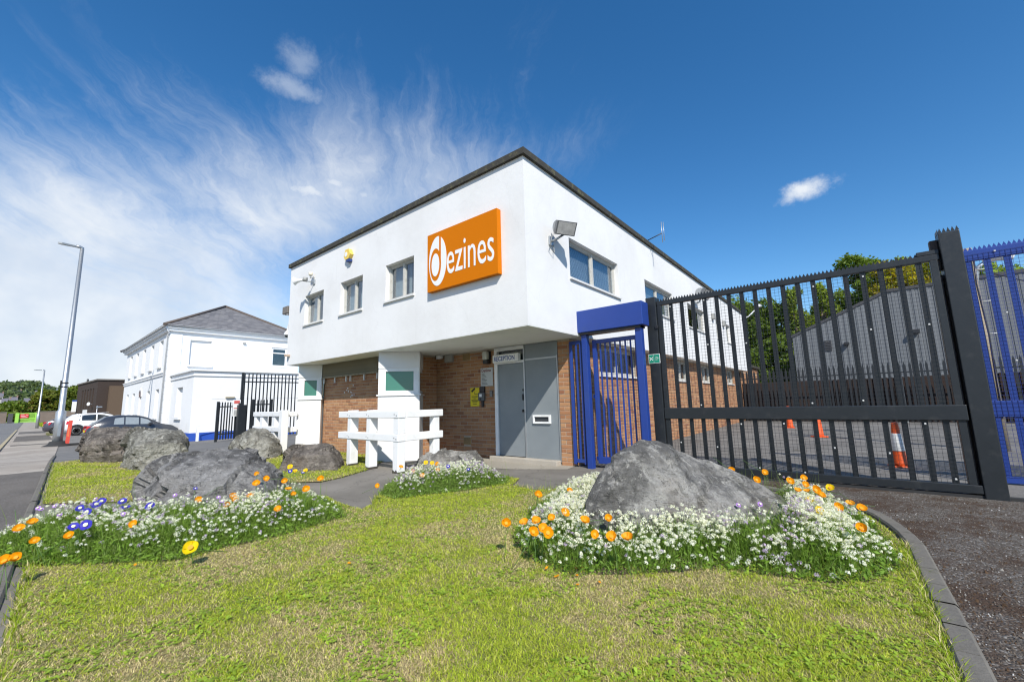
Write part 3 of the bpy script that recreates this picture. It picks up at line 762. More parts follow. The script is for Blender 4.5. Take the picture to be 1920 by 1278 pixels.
# ------------------------------------------------------------------ the office building
XR, YF, ZS, ZT = -3.63, 4.92, 2.29, 5.03
XL, YB = -11.85, 22.2
office = thing('office_building', 'two-storey office with white overhanging upper floor and orange brick ground floor', 'building', (-7.5, 13.0, 0))
UF, NF = (1, 0, 0), (0, -1, 0)
US, NS = (0, 1, 0), (1, 0, 0)
fw = [(-10.92, -9.93), (-9.12, -8.17), (-7.30, -6.36)]
fop = [(a-XL, b-XL, 3.28-ZS, 4.05-ZS) for a, b in fw]
sw = [(6.23, 8.27), (9.80, 11.86), (13.28, 15.28), (16.85, 17.5), (18.45, 19.25)]
sop = [(a-YF, b-YF, 3.32-ZS, 4.06-ZS) for a, b in sw]
b = MB(); wall_face(b, (XL, YF, ZS), UF, XR-XL, ZT-ZS, fop, 0.16, NF); b.build('wall', M_WHITE, office)
b = MB(); wall_face(b, (XR, YF, ZS), US, YB-YF, ZT-ZS, sop, 0.14, NS); b.build('wall', M_WHITE, office)
b = MB(); wall_face(b, (XL, YF, ZS), US, YB-YF, ZT-ZS, [], 0.1, (-1, 0, 0)); b.build('wall', M_WHITE, office)
b = MB(); wall_face(b, (XL, YB, ZS), UF, XR-XL, ZT-ZS, [], 0.1, (0, 1, 0)); b.build('wall', M_WHITE, office)
b = MB(); b.box(XL+.002, XR-.002, YF+.002, YB-.002, ZS-0.01, ZS+0.15); b.build('soffit', M_SOFFIT, office)
# coping felt strip round the roof edge
b = MB(); e = 0.055
for x0, x1, y0, y1 in ((XL-e, XR+e, YF-e, YF+0.22), (XR-0.22, XR+e, YF+0.22, YB+e), (XL-e, XL+0.22, YF+0.22, YB+e), (XL+0.22, XR-0.22, YB-0.22, YB+e)):
    b.box(x0, x1, y0, y1, ZT, ZT+0.105)
cop = b.build('coping', M_COPING, office)
b = MB(); b.box(XL+.2, XR-.2, YF+.2, YB-.2, ZT-0.2, ZT+0.02); b.build('roof', M_COPING, office)
for i, (a, c) in enumerate(fw):
    window(office, (a, YF, 3.28), UF, NF, c-a, 0.77, 0.10, [0.52], 0.045, inner='cloth')
for i, (a, c) in enumerate(sw):
    window(office, (XR, a, 3.32), US, NS, c-a, 0.74, 0.09, [0.5] if c-a > 1 else [], 0.05, inner='slats' if i < 2 else 'cloth')
# inner core closing the ground floor
b = MB(); b.box(XL+0.3, -4.2, 6.75, YB-0.2, -0.1, ZS-0.02); b.box(-11.2, -7.95, 5.72, 6.7, -0.1, ZS-0.02); b.build('core', M_DARKIN, office)

# reception wall: every brick its own piece
rw = thing  # (kept short below)
Yd = 6.60
rec = MB(); wall_face(rec, (-7.62, Yd+0.006, 0), UF, 1.88, ZS-0.005, [], 0.1, NF); rwall = rec.build('brick_wall', M_MORTAR, office)
wp = wloc(office)
for (a0, a1, z0, zt) in brick_layout(1.88, ZS-0.01, [(1.10-0.22, 1.10, 2.10, 2.25), (0.89, 1.11, 0.26, 0.41)]):
    brick_piece(rwall, (-7.62, Yd, 0), UF, NF, a0, a1, z0, zt, M_BRICK1, wp)
b = MB(); wall_face(b, (-7.62-0.006, 6.05, 0), US, Yd-6.05, ZS-0.005, [], 0.1, NS); ret = b.build('brick_wall', M_MORTAR, office)
brick_joined('brickwork', ret, (-7.62, 6.05, 0), US, NS, brick_layout(Yd-6.05, ZS-0.01, half=1), M_BRICKN)
# pier right of the door: front and side faces
b = MB(); wall_face(b, (-4.17, 6.556, 0), UF, 0.264, ZS-0.005, [], 0.1, NF); wall_face(b, (-3.906, 6.556, 0), US, 0.5, ZS-0.005, [], 0.1, NS); pier = b.build('brick_pier', M_MORTAR, office)
for (a0, a1, z0, zt) in brick_layout(0.27, ZS-0.01):
    brick_piece(pier, (-4.17, 6.55, 0), UF, NF, a0, a1, z0, zt, M_BRICK1, wp)
# long side wall below the overhang
low = [(7.70, 9.62, 1.66, 2.24), (12.55, 13.7, 1.66, 2.24), (15.3, 16.5, 1.66, 2.24), (19.1, 20.3, 1.66, 2.24)]
Y0 = 6.55
lop = [(a-Y0, c-Y0, z0, z1) for a, c, z0, z1 in low]
b = MB(); wall_face(b, (-3.908, Y0+0.01, 0), US, 27-Y0, ZS-0.012, lop, 0.12, NS); wall_face(b, (-3.908, 22.2, ZS-0.012), US, 4.8, 0.32, [], 0.12, NS); b.face([(-3.908, 27, 0), (-9, 27, 0), (-9, 27, 2.6), (-3.908, 27, 2.6)]); swall = b.build('brick_wall', M_MORTAR, office)
brick_joined('brickwork', swall, (-3.90, Y0, 0), US, NS, brick_layout(27-Y0, ZS-0.012, lop), M_BRICKN)
brick_joined('brickwork', swall, (-3.90, 22.25, ZS), US, NS, brick_layout(4.75, 0.3), M_BRICKN)
b = MB(); b.box(-9, -3.80, 22.3, 27.1, 2.585, 2.72); b.build('annex_roof', M_COPING, office)
for i, (a, c, z0, z1) in enumerate(low):
    window(office, (-3.9, a, z0), US, NS, c-a, z1-z0, 0.07, [0.5], 0.045, inner='red' if i == 0 else 'cloth')
# recessed brick panel between the two bays, louvred screen above
YP = 5.60
b = MB(); wall_face(b, (-11.05, YP+0.006, -0.1), UF, 2.98, ZS+0.09, [], 0.1, NF); panel = b.build('brick_wall', M_MORTAR, office)
brick_joined('brickwork', panel, (-11.05, YP, -0.1), UF, NF, brick_layout(2.98, 2.0), M_BRICKN)
b = MB(); 
for (x, z) in ((-9.9, 1.55), (-9.82, 1.52), (-9.72, 1.5), (-9.66, 1.49), (-9.6, 1.66), (-9.85, 1.6), (-9.64, 1.42), (-9.7, 1.38), (-10.0, 1.5), (-9.55, 1.43)):
    r = rnd.uniform(0.012, 0.03); ellipse(b, (0, YP, 0), UF, NF, x, z, r, r*0.8, 0.001, 0.004, 9)
b.build('paint_splash', M_WHITE, panel)
SCREEN = M('weathered_louvre', (0.30, 0.26, 0.18), 0.8, 0.3, 14, bmp=0.3, dirt=(0.05, 0.045, 0.035), dirt_amt=0.8, dscale=6)
b = MB(); b.box(-11.02, -8.45, 5.545, 5.56, 1.93, ZS-0.012); scr = b.build('louvre_screen', M('louvre_backing', (0.03, 0.025, 0.02), 0.9), office)
slat = MB(); slat.box(-0.008, 0.008, -0.03, 0.0, 0, 0.345); slat_me = slat.mesh('slat', SCREEN)
for i in range(58): link('slat', slat_me, scr, Vector((-11.0+i*0.0445, 5.545, 1.932))-wp)
b = MB(); b.box(-11.02, -8.45, 5.505, 5.54, 1.90, 1.93); b.build('rail', SCREEN, scr)
for x in (-10.98, -10.42, -9.86, -9.66, -9.05, -8.5):
    b = MB(); b.box(x, x+0.03, 5.53, 5.56, 1.76, 1.90); b.build('bracket', M_SILL, scr)

def bay(cx, cy, r1, r2, name_lbl):
    """angled window bay: front face turned 45 degrees, side face returning to the wall"""
    p = Vector((cx, cy, 0)); u = Vector((1, 1, 0)).normalized(); n = Vector((1, -1, 0)).normalized(); v = Vector((-1, 1, 0)).normalized()
    z = Vector((0, 0, 1)); root = MB()
    B = p+u*r1; Q = B+v*r2; back = p+Vector((0, 0.9, 0))
    def solid(z0, z1, g=0.0):
        pts = [p-u*g+n*g, B+u*g+n*g, Q+u*g, back]
        root.prism([q+z*z0 for q in pts], z*(z1-z0))
    solid(-0.15, 1.345); solid(1.345, 1.372, 0.03); solid(1.93, ZS-0.012)
    ob = root.build('bay', M_WHITE, office)
    # window band
    f = MB()
    fr_ = 0.06
    def bar(o, e, w, dn, z0, z1): f.obox(o+z*z0, e*w, -dn*0.07, z*(z1-z0))
    g = 0.018
    for (o, e, dn, L) in ((p-n*g, u, n, r1), (B-u*g, v, u, r2)):
        bar(o, e, L, dn, 1.372, 1.45); bar(o, e, L, dn, 1.86, 1.93)
        bar(o, e, 0.15, dn, 1.45, 1.86); bar(o+e*(L-0.13), e, 0.13, dn, 1.45, 1.86)
        if L > 0.8: pass
    w_ = f.build('window', M_WPAINT, office)
    for (o, e, dn, L) in ((p-n*(g+0.035), u, n, r1), (B-u*(g+0.035), v, u, r2)):
        pb = MB(); pb.obox(o+e*0.08+z*1.44, e*(L-0.14), -dn*0.008, z*0.43); pb.build('pane', M_GREENGLASS, w_)
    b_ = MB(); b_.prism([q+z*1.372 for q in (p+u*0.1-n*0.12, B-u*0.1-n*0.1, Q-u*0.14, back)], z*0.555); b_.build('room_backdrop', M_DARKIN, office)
    return ob
bay(-7.72, 5.07, 0.86, 0.95, '')
bay(-11.42, 5.07, 0.60, 0.55, '')

# entrance: perforated steel door with matching side panel
dr = MB(); Yf = 6.545
for (x0, x1, z0, z1) in ((-5.73, -5.655, 0.09, 2.27), (-5.655, -4.955, 2.195, 2.27), (-5.655, -4.955, 1.93, 1.975)): dr.box(x0, x1, Yf-0.02, Yf+0.06, z0, z1)
frame_ = dr.build('door_frame', M_WPAINT, office)
b = MB(); b.box(-5.65, -4.995, 6.56, 6.60, 0.095, 1.925); door = b.build('door', M_PERF, office)
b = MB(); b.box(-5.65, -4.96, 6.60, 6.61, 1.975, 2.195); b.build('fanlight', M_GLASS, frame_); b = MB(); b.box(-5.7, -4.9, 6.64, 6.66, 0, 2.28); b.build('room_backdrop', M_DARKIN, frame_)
b = MB(); b.box(-5.02, -5.005, 6.53, 6.56, 1.18, 1.30); b.box(-5.03, -5.0, 6.53, 6.56, 0.95, 1.0); b.box(-5.02, -5.0, 6.54, 6.56, 1.36, 1.40); b.build('handle', M_PLASTIC, door)
b = MB(); b.box(-4.955, -4.175, 6.55, 6.60, 0.05, 2.27); sp = b.build('side_panel', M_PERF, office)
b = MB(); b.box(-4.975, -4.945, 6.535, 6.56, 0.06, 2.27); b.box(-4.94, -4.175, 6.54, 6.55, 1.955, 1.985); b.box(-4.19, -4.172, 6.53, 6.55, 0.05, 2.0); b.build('trim', M_GALV, sp)
b = MB()
for (x0, x1, z0, z1) in ((-4.77, -4.37, 0.86, 0.895), (-4.77, -4.37, 0.735, 0.77), (-4.77, -4.735, 0.77, 0.86), (-4.405, -4.37, 0.77, 0.86)): b.box(x0, x1, 6.515, 6.55, z0, z1)
lp = b.build('letter_plate', M_WPAINT, sp)
b = MB(); b.box(-4.735, -4.405, 6.54, 6.548, 0.77, 0.86); b.build('letter_slot', M_DARKIN, sp)
b = MB(); b.bbox(-5.80, -4.185, 6.40, 6.56, -0.02, 0.085, 0.012); b.build('doorstep', M_STEP, office)
for (x, z) in ((-6.74, 2.10), (-6.73, 0.26)):
    b = MB(); b.box(x, x+0.22, Yd-0.008, Yd+0.01, z, z+0.15); v = b.build('air_brick', M_TERRA, office)
    b = MB()
    for k in range(6): b.box(x+0.01, x+0.21, Yd-0.0105, Yd-0.0075, z+0.012+k*0.023, z+0.02+k*0.023)
    b.build('slot', M_DARKIN, v)

# ------------------------------------------------------------------ things fixed to the office
# company sign
sg = thing('company_sign', 'orange company sign with white lettering high on the white front wall', 'sign', (-4.95, YF, 3.2))
b = MB(); b.box(-5.83, -4.115, YF-0.10, YF-0.002, 3.175, 4.265); pnl = b.build('panel', M_ORANGE, sg)
so = (0, YF-0.10, 0)
b = MB(); ellipse(b, so, UF, NF, -5.545, 3.715, 0.235, 0.465, 0, 0.004, 64); b.build('emblem_disc', M_SIGNW, sg)
b = MB(); ellipse(b, so, UF, NF, -5.60, 3.655, 0.150, 0.305, 0.002, 0.006, 56); b.build('emblem_ring', M_ORANGE, sg)
b = MB(); ellipse(b, so, UF, NF, -5.60, 3.65, 0.105, 0.215, 0.004, 0.008, 48); b.build('emblem_core', M_SIGNW, sg)
b = MB(); b.obox((-5.50, YF-0.1005, 3.60), (0.045, 0, 0), (0, -0.0065, 0), (0, 0, 0.60)); b.build('emblem_stem', M_ORANGE, sg)
fit_text('lettering', 'ezines', sg, M_SIGNW, so, UF, NF, -5.30, -4.185, 3.405, 3.955, 0.004, 0.0005)

# reception sign hung over the door
t_ = thing('reception_sign', 'white sign reading RECEPTION in blue over the steel door', 'sign', (-5.36, 6.5, 1.97))
b = MB(); b.bbox(-5.70, -5.03, 6.44, 6.53, 1.955, 2.115, 0.006); b.build('panel', M_SIGNW, t_)
fit_text('lettering', 'RECEPTION', t_, M_NAVY, (0, 6.44, 0), UF, NF, -5.655, -5.115, 1.985, 2.08, 0.002, 0.0003, 0.012)
# plaque, camera notice, intercom
t_ = thing('company_plaque', 'grey metal company plaque with dark red heading left of the door', 'plaque', (-6.0, Yd, 1.5))
b = MB(); b.bbox(-6.18, -5.83, Yd-0.014, Yd-0.003, 1.50, 1.89, 0.004); b.build('panel', M('plaque_face', (0.52, 0.53, 0.51), 0.45, 0.06, 4), t_)
po = (0, Yd-0.014, 0)
fit_text('lettering', 'Denlow', t_, M_REDINK, po, UF, NF, -6.15, -5.875, 1.80, 1.87, 0.001, 0.0002, 0.02)
b = MB()
for k in range(9):
    l = (0.10, 0.09, 0.12, 0.14, 0.10, 0.15, 0.13, 0.15, 0.17)[k]; b.obox((-6.15, Yd-0.0142, 1.765-k*0.028), (l, 0, 0), (0, -0.0008, 0), (0, 0, 0.008))
tag(b.build('small_print', M_INK, t_), kind='stuff')
t_ = thing('camera_notice', 'yellow CCTV warning notice with camera pictogram on the brick wall', 'sign', (-6.36, Yd, 1.08))
b = MB(); b.bbox(-6.50, -6.235, Yd-0.012, Yd-0.003, 1.08, 1.475, 0.003); b.build('panel', M_YELLOW, t_)
b = MB(); q = Vector((-6.45, Yd-0.0123, 1.375)); u = Vector((0.105, 0, 0.068)); w_ = Vector((-0.026, 0, 0.038))
b.prism([q, q+u, q+u+w_, q+w_], (0, -0.001, 0)); b.obox((-6.37, Yd-0.0123, 1.335), (0.10, 0, 0), (0, -0.001, 0), (0, 0, 0.01)); b.obox((-6.375, Yd-0.0123, 1.335), (0.01, 0, 0), (0, -0.001, 0), (0.008, 0, 0.06)); b.build('pictogram', M_INK, t_)
b = MB()
for k, (l, z) in enumerate(((0.19, 1.285), (0.17, 1.262), (0.07, 1.238), (0.20, 1.21), (0.19, 1.182), (0.14, 1.158), (0.12, 1.12))): b.obox((-6.367-l/2, Yd-0.0123, z), (l, 0, 0), (0, -0.001, 0), (0, 0, 0.011))
tag(b.build('small_print', M_INK, t_), kind='stuff')
t_ = thing('intercom', 'dark grey door intercom with pale panel right of the yellow notice', 'intercom', (-6.13, Yd, 1.05))
b = MB(); b.bbox(-6.225, -6.055, Yd-0.06, Yd-0.002, 1.19, 1.365, 0.008); b.build('housing', M('grey_cast_housing', (0.10, 0.105, 0.105), 0.5, 0.1, 9), t_)
b = MB(); b.box(-6.185, -6.115, Yd-0.063, Yd-0.06, 1.275, 1.335); b.build('panel', M_SIGNW, t_)
b = MB(); b.box(-6.165, -6.135, Yd-0.063, Yd-0.06, 1.205, 1.25); b.build('button', M_PLASTIC, t_)
b = MB(); b.bbox(-6.18, -6.06, Yd-0.05, Yd-0.002, 1.368, 1.495, 0.01); b.build('hood', M_PLASTIC, t_)
b = MB(); b.bbox(-6.155, -6.095, Yd-0.04, Yd-0.002, 1.06, 1.188, 0.01); b.build('cable_box', M_PLASTIC, t_)
t_ = thing('door_keypad', 'small brushed keypad on the brick beside the door frame', 'keypad', (-5.88, Yd, 1.27)); b = MB(); b.bbox(-5.92, -5.84, Yd-0.03, Yd-0.002, 1.27, 1.40, 0.006); kp = b.build('housing', M('keypad_plate', (0.16, 0.14, 0.13), 0.5, 0.1, 10), t_)
b = MB()
for i in range(3):
    for j in range(4): b.box(-5.905+i*0.022, -5.89+i*0.022, Yd-0.033, Yd-0.03, 1.285+j*0.024, 1.30+j*0.024)
tag(b.build('button', M_GREYBOX, t_), kind='stuff')
t_ = thing('bulkhead_lamp', 'unlit bulkhead wall lamp with dark base beside the reception sign', 'lamp', (-5.95, Yd, 1.97))
b = MB(); b.bbox(-6.04, -5.91, Yd-0.12, Yd-0.02, 2.05, 2.235, 0.025); b.build('lens', M('lamp_lens', (0.55, 0.56, 0.50), 0.3, 0.05, 6), t_)
b = MB(); b.bbox(-6.02, -5.885, Yd-0.12, Yd-0.001, 1.965, 2.047, 0.012); b.box(-5.93, -5.875, Yd-0.03, Yd-0.001, 2.05, 2.235); b.build('base', M_PLASTIC, t_)
t_ = thing('junction_box', 'flat grey junction box under the soffit beside the small camera', 'box', (-7.15, Yd, 2.1)); b = MB(); b.bbox(-7.28, -7.03, Yd-0.07, Yd-0.002, 2.10, 2.285, 0.008); b.build('housing', M_GREYBOX, t_)
b = MB(); b.box(-7.26, -7.05, Yd-0.074, Yd-0.07, 2.115, 2.27); b.build('lid', M('box_lid', (0.38, 0.37, 0.33), 0.5, 0.06, 6), t_)
t_ = thing('security_camera', 'small white bullet camera with dark lens under the porch soffit', 'camera', (-7.42, 6.5, 2.2))
b = MB(); b.tube([(-7.36, 6.56, 2.245), (-7.45, 6.42, 2.225)], 0.05, 14); b.tube([(-7.37, 6.55, 2.245), (-7.37, 6.58, 2.285)], 0.02, 8); b.build('housing', M_WMETAL, t_)
b = MB(); b.tube([(-7.45, 6.42, 2.225), (-7.455, 6.412, 2.224)], 0.044, 14); b.build('lens', M_PLASTIC, t_)
t_ = thing('conduit', 'thin pale cable run on the brick from air vent to wall lamp', 'cable'); b = MB(); b.tube([(-6.5, Yd-0.006, 2.185), (-6.05, Yd-0.006, 2.20)], 0.006, 5); b.build('cable', M_GREYBOX, t_)

# alarm, horn speaker, dome cameras, corner box, lights on the white walls
t_ = thing('alarm_box', 'yellow and white alarm box above the middle front window', 'alarm', (-8.72, YF, 4.55))
b = MB(); pts = [(-8.86, 4.60), (-8.80, 4.76), (-8.66, 4.76), (-8.58, 4.62), (-8.66, 4.52), (-8.80, 4.52)]; b.prism([(x, YF-0.09, z) for x, z in pts], (0, 0.088, 0)); b.build('housing', M('alarm_yellow', (0.80, 0.56, 0.10), 0.4, 0.05, 4), t_)
b = MB(); ellipse(b, (0, YF-0.09, 0), UF, NF, -8.76, 4.64, 0.055, 0.06, 0, 0.006, 20); b.build('face_plate', M_SIGNW, t_)
b = MB(); b.bbox(-8.76, -8.62, YF-0.085, YF-0.003, 4.455, 4.52, 0.01); b.build('strobe', M('strobe_blue', (0.02, 0.05, 0.2), 0.2, 0.05, 4), t_)
t_ = thing('horn_speaker', 'white horn loudspeaker on a bracket above the leftmost front window', 'loudspeaker', (-10.6, YF, 4.3))
b = MB(); b.lathe((-10.50, YF-0.26, 4.36), [(0.03, 0), (0.04, 0.08), (0.06, 0.16), (0.10, 0.22), (0.105, 0.225), (0.10, 0.23), (0.055, 0.17), (0.02, 0.12)], 20, axis=(-0.8, -0.6, -0.12)); b.build('horn', M_WMETAL, t_)
b = MB(); b.tube([(-10.48, YF-0.27, 4.37), (-10.42, YF-0.2, 4.36)], [0.055, 0.06], 14); b.build('driver', M_GREYBOX, t_)
b = MB(); b.tube([(-10.46, YF-0.24, 4.36), (-10.46, YF-0.24, 4.33), (-10.44, YF-0.01, 4.33)], 0.014, 8); b.bbox(-10.50, -10.38, YF-0.03, YF-0.002, 4.28, 4.40, 0.004); b.build('bracket', M_GALV, t_)
t_ = thing('lamp_housing', 'short beige lamp and stem above the horn loudspeaker', 'lamp', (-10.45, YF, 4.5)); b = MB(); b.tube([(-10.45, YF-0.10, 4.43), (-10.45, YF-0.10, 4.50)], 0.018, 8); b.tube([(-10.45, YF-0.10, 4.45), (-10.45, YF-0.003, 4.45)], 0.012, 6); b.build('stem', M_GALV, t_)
b = MB(); b.lathe((-10.45, YF-0.10, 4.49), [(0.035, 0), (0.055, 0.03), (0.05, 0.09), (0.02, 0.11)], 14); b.build('lamp_shade', M('beige_glass', (0.72, 0.66, 0.52), 0.3, 0.05, 4), t_)
t_ = thing('corner_floodlight', 'brown box floodlight sticking out from the left building corner', 'floodlight', (-11.95, YF+0.2, 3.7)); b = MB(); b.bbox(-12.35, -12.02, YF+0.02, YF+0.26, 3.78, 3.99, 0.015); b.build('housing', M('brown_housing', (0.16, 0.14, 0.12), 0.5, 0.1, 6), t_)
b = MB(); b.box(-12.33, -12.04, YF+0.04, YF+0.24, 3.772, 3.779); b.build('lens', M_CARGLASS, t_); b = MB(); b.tube([(-12.03, YF+0.15, 3.92), (-11.86, YF+0.15, 3.98)], 0.02, 6); b.build('bracket', M_GALV, t_)
t_ = thing('dome_camera', 'white dome camera on a swan neck arm at the left corner', 'camera', (-12.1, YF+0.1, 3.1))
b = MB(); b.tube([(-11.86, YF+0.12, 3.30), (-11.98, YF+0.12, 3.31)]+[(-12.08+0.10*math.cos(a), YF+0.12, 3.34+0.15*math.sin(a)) for a in [i*math.pi/9 for i in range(10)]]+[(-12.18, YF+0.12, 3.30)], 0.018, 8); b.bbox(-11.9, -11.852, YF+0.04, YF+0.2, 3.2, 3.4, 0.005); b.build('arm', M_WMETAL, t_)
b = MB(); b.lathe((-12.18, YF+0.12, 3.32), [(0.02, 0.0), (0.035, -0.02), (0.08, -0.09), (0.09, -0.14), (0.08, -0.15)], 18); b.build('housing', M_WMETAL, t_)
b = MB(); b.lathe((-12.18, YF+0.12, 3.172), [(0.07, 0), (0.062, -0.035), (0.035, -0.06), (0.0, -0.066)], 18); b.build('dome', M_CARGLASS, t_)
t_ = thing('cable_cleat', 'small rusty bracket low on the left edge of the white wall', 'bracket', (-11.7, YF, 2.5)); b = MB(); b.bbox(-11.78, -11.64, YF-0.10, YF-0.002, 2.52, 2.57, 0.005); b.build('plate', M('rusty_cream', (0.5, 0.38, 0.28), 0.6, 0.1, 9), t_)

def floodlight(x, y, z, label, aim=(0.55, 0.45, -0.35), s=1.0):
    t_ = thing('floodlight', label, 'floodlight', (x, y, z), 'floodlights on the side wall')
    f = Vector(aim).normalized(); sd = f.cross(Vector((0, 0, 1))).normalized(); up = sd.cross(f).normalized(); c = Vector((x+0.36*s, y+0.02, z+0.10*s))
    hw, hh = 0.21*s, 0.13*s
    b = MB()
    ring0 = [c+sd*hw*a+up*hh*e for a, e in ((-1, -1), (1, -1), (1, 1), (-1, 1))]; ring1 = [c-f*0.10*s+sd*hw*0.96*a+up*hh*0.92*e for a, e in ((-1, -1), (1, -1), (1, 1), (-1, 1))]
    b.hexa([*ring1, *ring0]); b.build('front_frame', M('flood_frame', (0.16, 0.165, 0.17), 0.4, 0.08, 8, metal=0.3), t_)
    b = MB(); n = 9; arc = []
    for i in range(n):
        a = math.pi*i/(n-1); arc.append(c-f*(0.10+0.14*math.sin(a))*s+up*hh*0.9*math.cos(a))
    b.prism([p-sd*hw*0.86 for p in arc], sd*hw*1.72, sm=True); b.build('reflector_housing', M('flood_body', (0.36, 0.37, 0.37), 0.45, 0.1, 8, metal=0.3), t_)
    b = MB(); g = 0.87; b.prism([c+f*0.002+sd*hw*a*g+up*hh*e*g for a, e in ((-1, -1), (1, -1), (1, 1), (-1, 1))], f*0.006); b.build('lens', M('flood_glass', (0.42, 0.41, 0.39), 0.08, 0.5, 14, spec=1.0), t_)
    b = MB(); b.tube([c-f*0.12*s-up*hh-sd*0.03, Vector((x+0.16*s, y, z-0.06*s)), Vector((x+0.01, y, z-0.08*s))], 0.022*s, 8); b.bbox(x-0.002, x+0.03, y-0.07*s, y+0.07*s, z-0.16*s, z+0.02*s, 0.005); b.build('bracket', M_GALV, t_)
    b = MB(); b.tube([c-f*0.18*s-up*hh*0.4-sd*0.1, Vector((x+0.14, y-0.14, z-0.02)), Vector((x+0.05, y-0.10, z-0.2)), Vector((x+0.06, y+0.02, z-0.27)), Vector((x+0.04, y+0.04, z-0.12))], 0.007, 6); b.build('cable', M_GREYBOX, t_)
floodlight(XR, 5.62, 3.86, 'large grey floodlight at the front end of the white side wall beside the first window', (0.72, -0.42, -0.52), 0.86)
floodlight(XR, 13.9, 4.22, 'far grey floodlight over the third side window behind the black gate', (0.8, -0.1, -0.5), 1.25)
t_ = thing('aerial', 'thin vertical twin rod aerial on an arm at the side roof edge', 'aerial', (XR, 10.4, 5.1)); b = MB(); b.tube([(-3.75, 10.2, 5.14), (-3.25, 10.2, 5.26)], 0.012, 6); b.build('arm', M_PLASTIC, t_)
b = MB(); b.tube([(-3.24, 10.2, 5.02), (-3.24, 10.2, 5.56)], 0.009, 6); b.tube([(-3.19, 10.2, 5.05), (-3.19, 10.2, 5.54)], 0.007, 6); b.build('rod', M_GALV, t_)
for (y, z, lab) in ((16.3, 4.05, 'small dark wall vent on the white side wall nearer the third window'), (17.95, 4.0, 'small dark wall vent between the two narrow far side windows')):
    t_ = thing('wall_vent', lab, 'vent', (XR, y, z), 'vents on the side wall'); b = MB(); b.prism([(XR+0.002, y-0.12, z-0.1), (XR+0.002, y+0.12, z-0.1), (XR+0.002, y+0.12, z+0.1), (XR+0.002, y-0.12, z+0.1)], (0.10, 0, 0)); b.build('cowl', M_GREYBOX, t_)
t_ = thing('wall_lamp_arm', 'white swan neck arm at the far top corner of the side wall', 'lamp', (XR, 22.1, 4.9)); b = MB(); b.tube([(XR, 22.1, 4.75), (XR+0.3, 22.1, 4.85), (XR+0.75, 22.1, 5.25)], 0.03, 6); b.build('arm', M_WMETAL, t_); b = MB(); b.lathe((XR+0.75, 22.1, 5.25), [(0.05, -0.04), (0.14, 0.0), (0.1, 0.1)], 12); b.build('head', M_WMETAL, t_)
t_ = thing('hose_box', 'yellow hose box on the far end of the brick side wall', 'box', (-3.88, 24.0, 0.5)); b = MB(); b.bbox(-3.898, -3.55, 23.8, 24.6, 0.45, 1.05, 0.04); b.build('housing', M_YELLOW, t_); b = MB(); b.tube([(-3.70, 24.5, 0.9), (-3.6, 24.75, 0.7), (-3.68, 24.7, 0.2), (-3.7, 24.6, 0.02)], 0.03, 6); b.build('hose', M_YELLOW, t_)

# ------------------------------------------------------------------ white barriers
def barrier(label, x0, x1, y, xr, y1, posts, z=0.0):
    t_ = thing('white_barrier', label, 'barrier', (xr, y, 0), 'white timber barriers')
    for zl, zh in ((0.925, 1.05), (0.525, 0.655)):
        b = MB(); b.bbox(x0, xr, y, y+0.16, zl, zh, 0.012); b.build('rail', M_WPAINT, t_)
        b = MB(); b.bbox(xr-0.155, xr+0.003, y+0.163, y1, zl, zh, 0.012); b.build('rail', M_WPAINT, t_)
    for (px, py, w, d, top) in posts:
        b = MB(); b.bbox(px-w/2, px+w/2, py-d/2, py+d/2, -0.15, 0.524, 0.008); b.bbox(px-w/2+.002, px+w/2-.002, py-d/2+.002, py+d/2-.002, 0.656, 0.924, 0.008)
        if top: b.bbox(px-w/2+.004, px+w/2-.004, py-d/2+.004, py+d/2-.004, 1.051, 1.07, 0.005)
        po_ = b.build('post', M_WPAINT, t_)
        b = MB(); k_ = 9
        for i_ in range(k_):
            f0, f1 = i_/k_, (i_+1)/k_; h0 = rnd.uniform(0.02, 0.06)
            b.box(px-w/2-.003+(w+.006)*f0, px-w/2-.003+(w+.006)*f1, py-d/2-.003, py+d/2+.003, -0.15, h0)
        b.build('rotted_foot', M('rotten_timber', (0.06, 0.05, 0.04), 0.9, 0.3, 20), po_)
    b = MB()
    for (px, py, w, d, top) in posts:
        for zz_ in (0.99, 0.59): b.tube([(px-0.03, y-0.004, zz_), (px-0.03, y+0.004, zz_)], 0.011, 8); b.tube([(px+0.03, y-0.004, zz_-0.02), (px+0.03, y+0.004, zz_-0.02)], 0.011, 8)
    tag(b.build('bolt', M_GALV, t_), kind='stuff')
    return t_
barrier('white timber post and rail barrier round the nearer window bay', -8.06, 0, 4.40, -6.08, 5.42, [(-6.165, 4.485, 0.15, 0.15, 0), (-7.02, 4.50, 0.13, 0.17, 1), (-7.68, 4.50, 0.13, 0.17, 1), (-6.165, 5.28, 0.13, 0.14, 0)])
barrier('far white timber post and rail barrier behind the pale round boulder', -13.55, 0, 4.78, -11.32, 5.05, [(-12.2, 4.87, 0.2, 0.14, 0), (-13.0, 4.87, 0.2, 0.14, 0), (-13.45, 4.87, 0.15, 0.14, 0)])
t_ = thing('white_post', 'thick white timber post at the corner of the far barrier', 'post', (-11.25, 4.7, 0)); b = MB(); b.bbox(-11.36, -11.16, 4.60, 4.76, -0.1, 1.09, 0.012); b.build('shaft', M_WPAINT, t_)
b = MB()
for z in (0.5, 0.93): b.box(-11.40, -11.362, 4.62, 4.74, z, z+0.1)
b.build('plate', M_PLASTIC, t_)

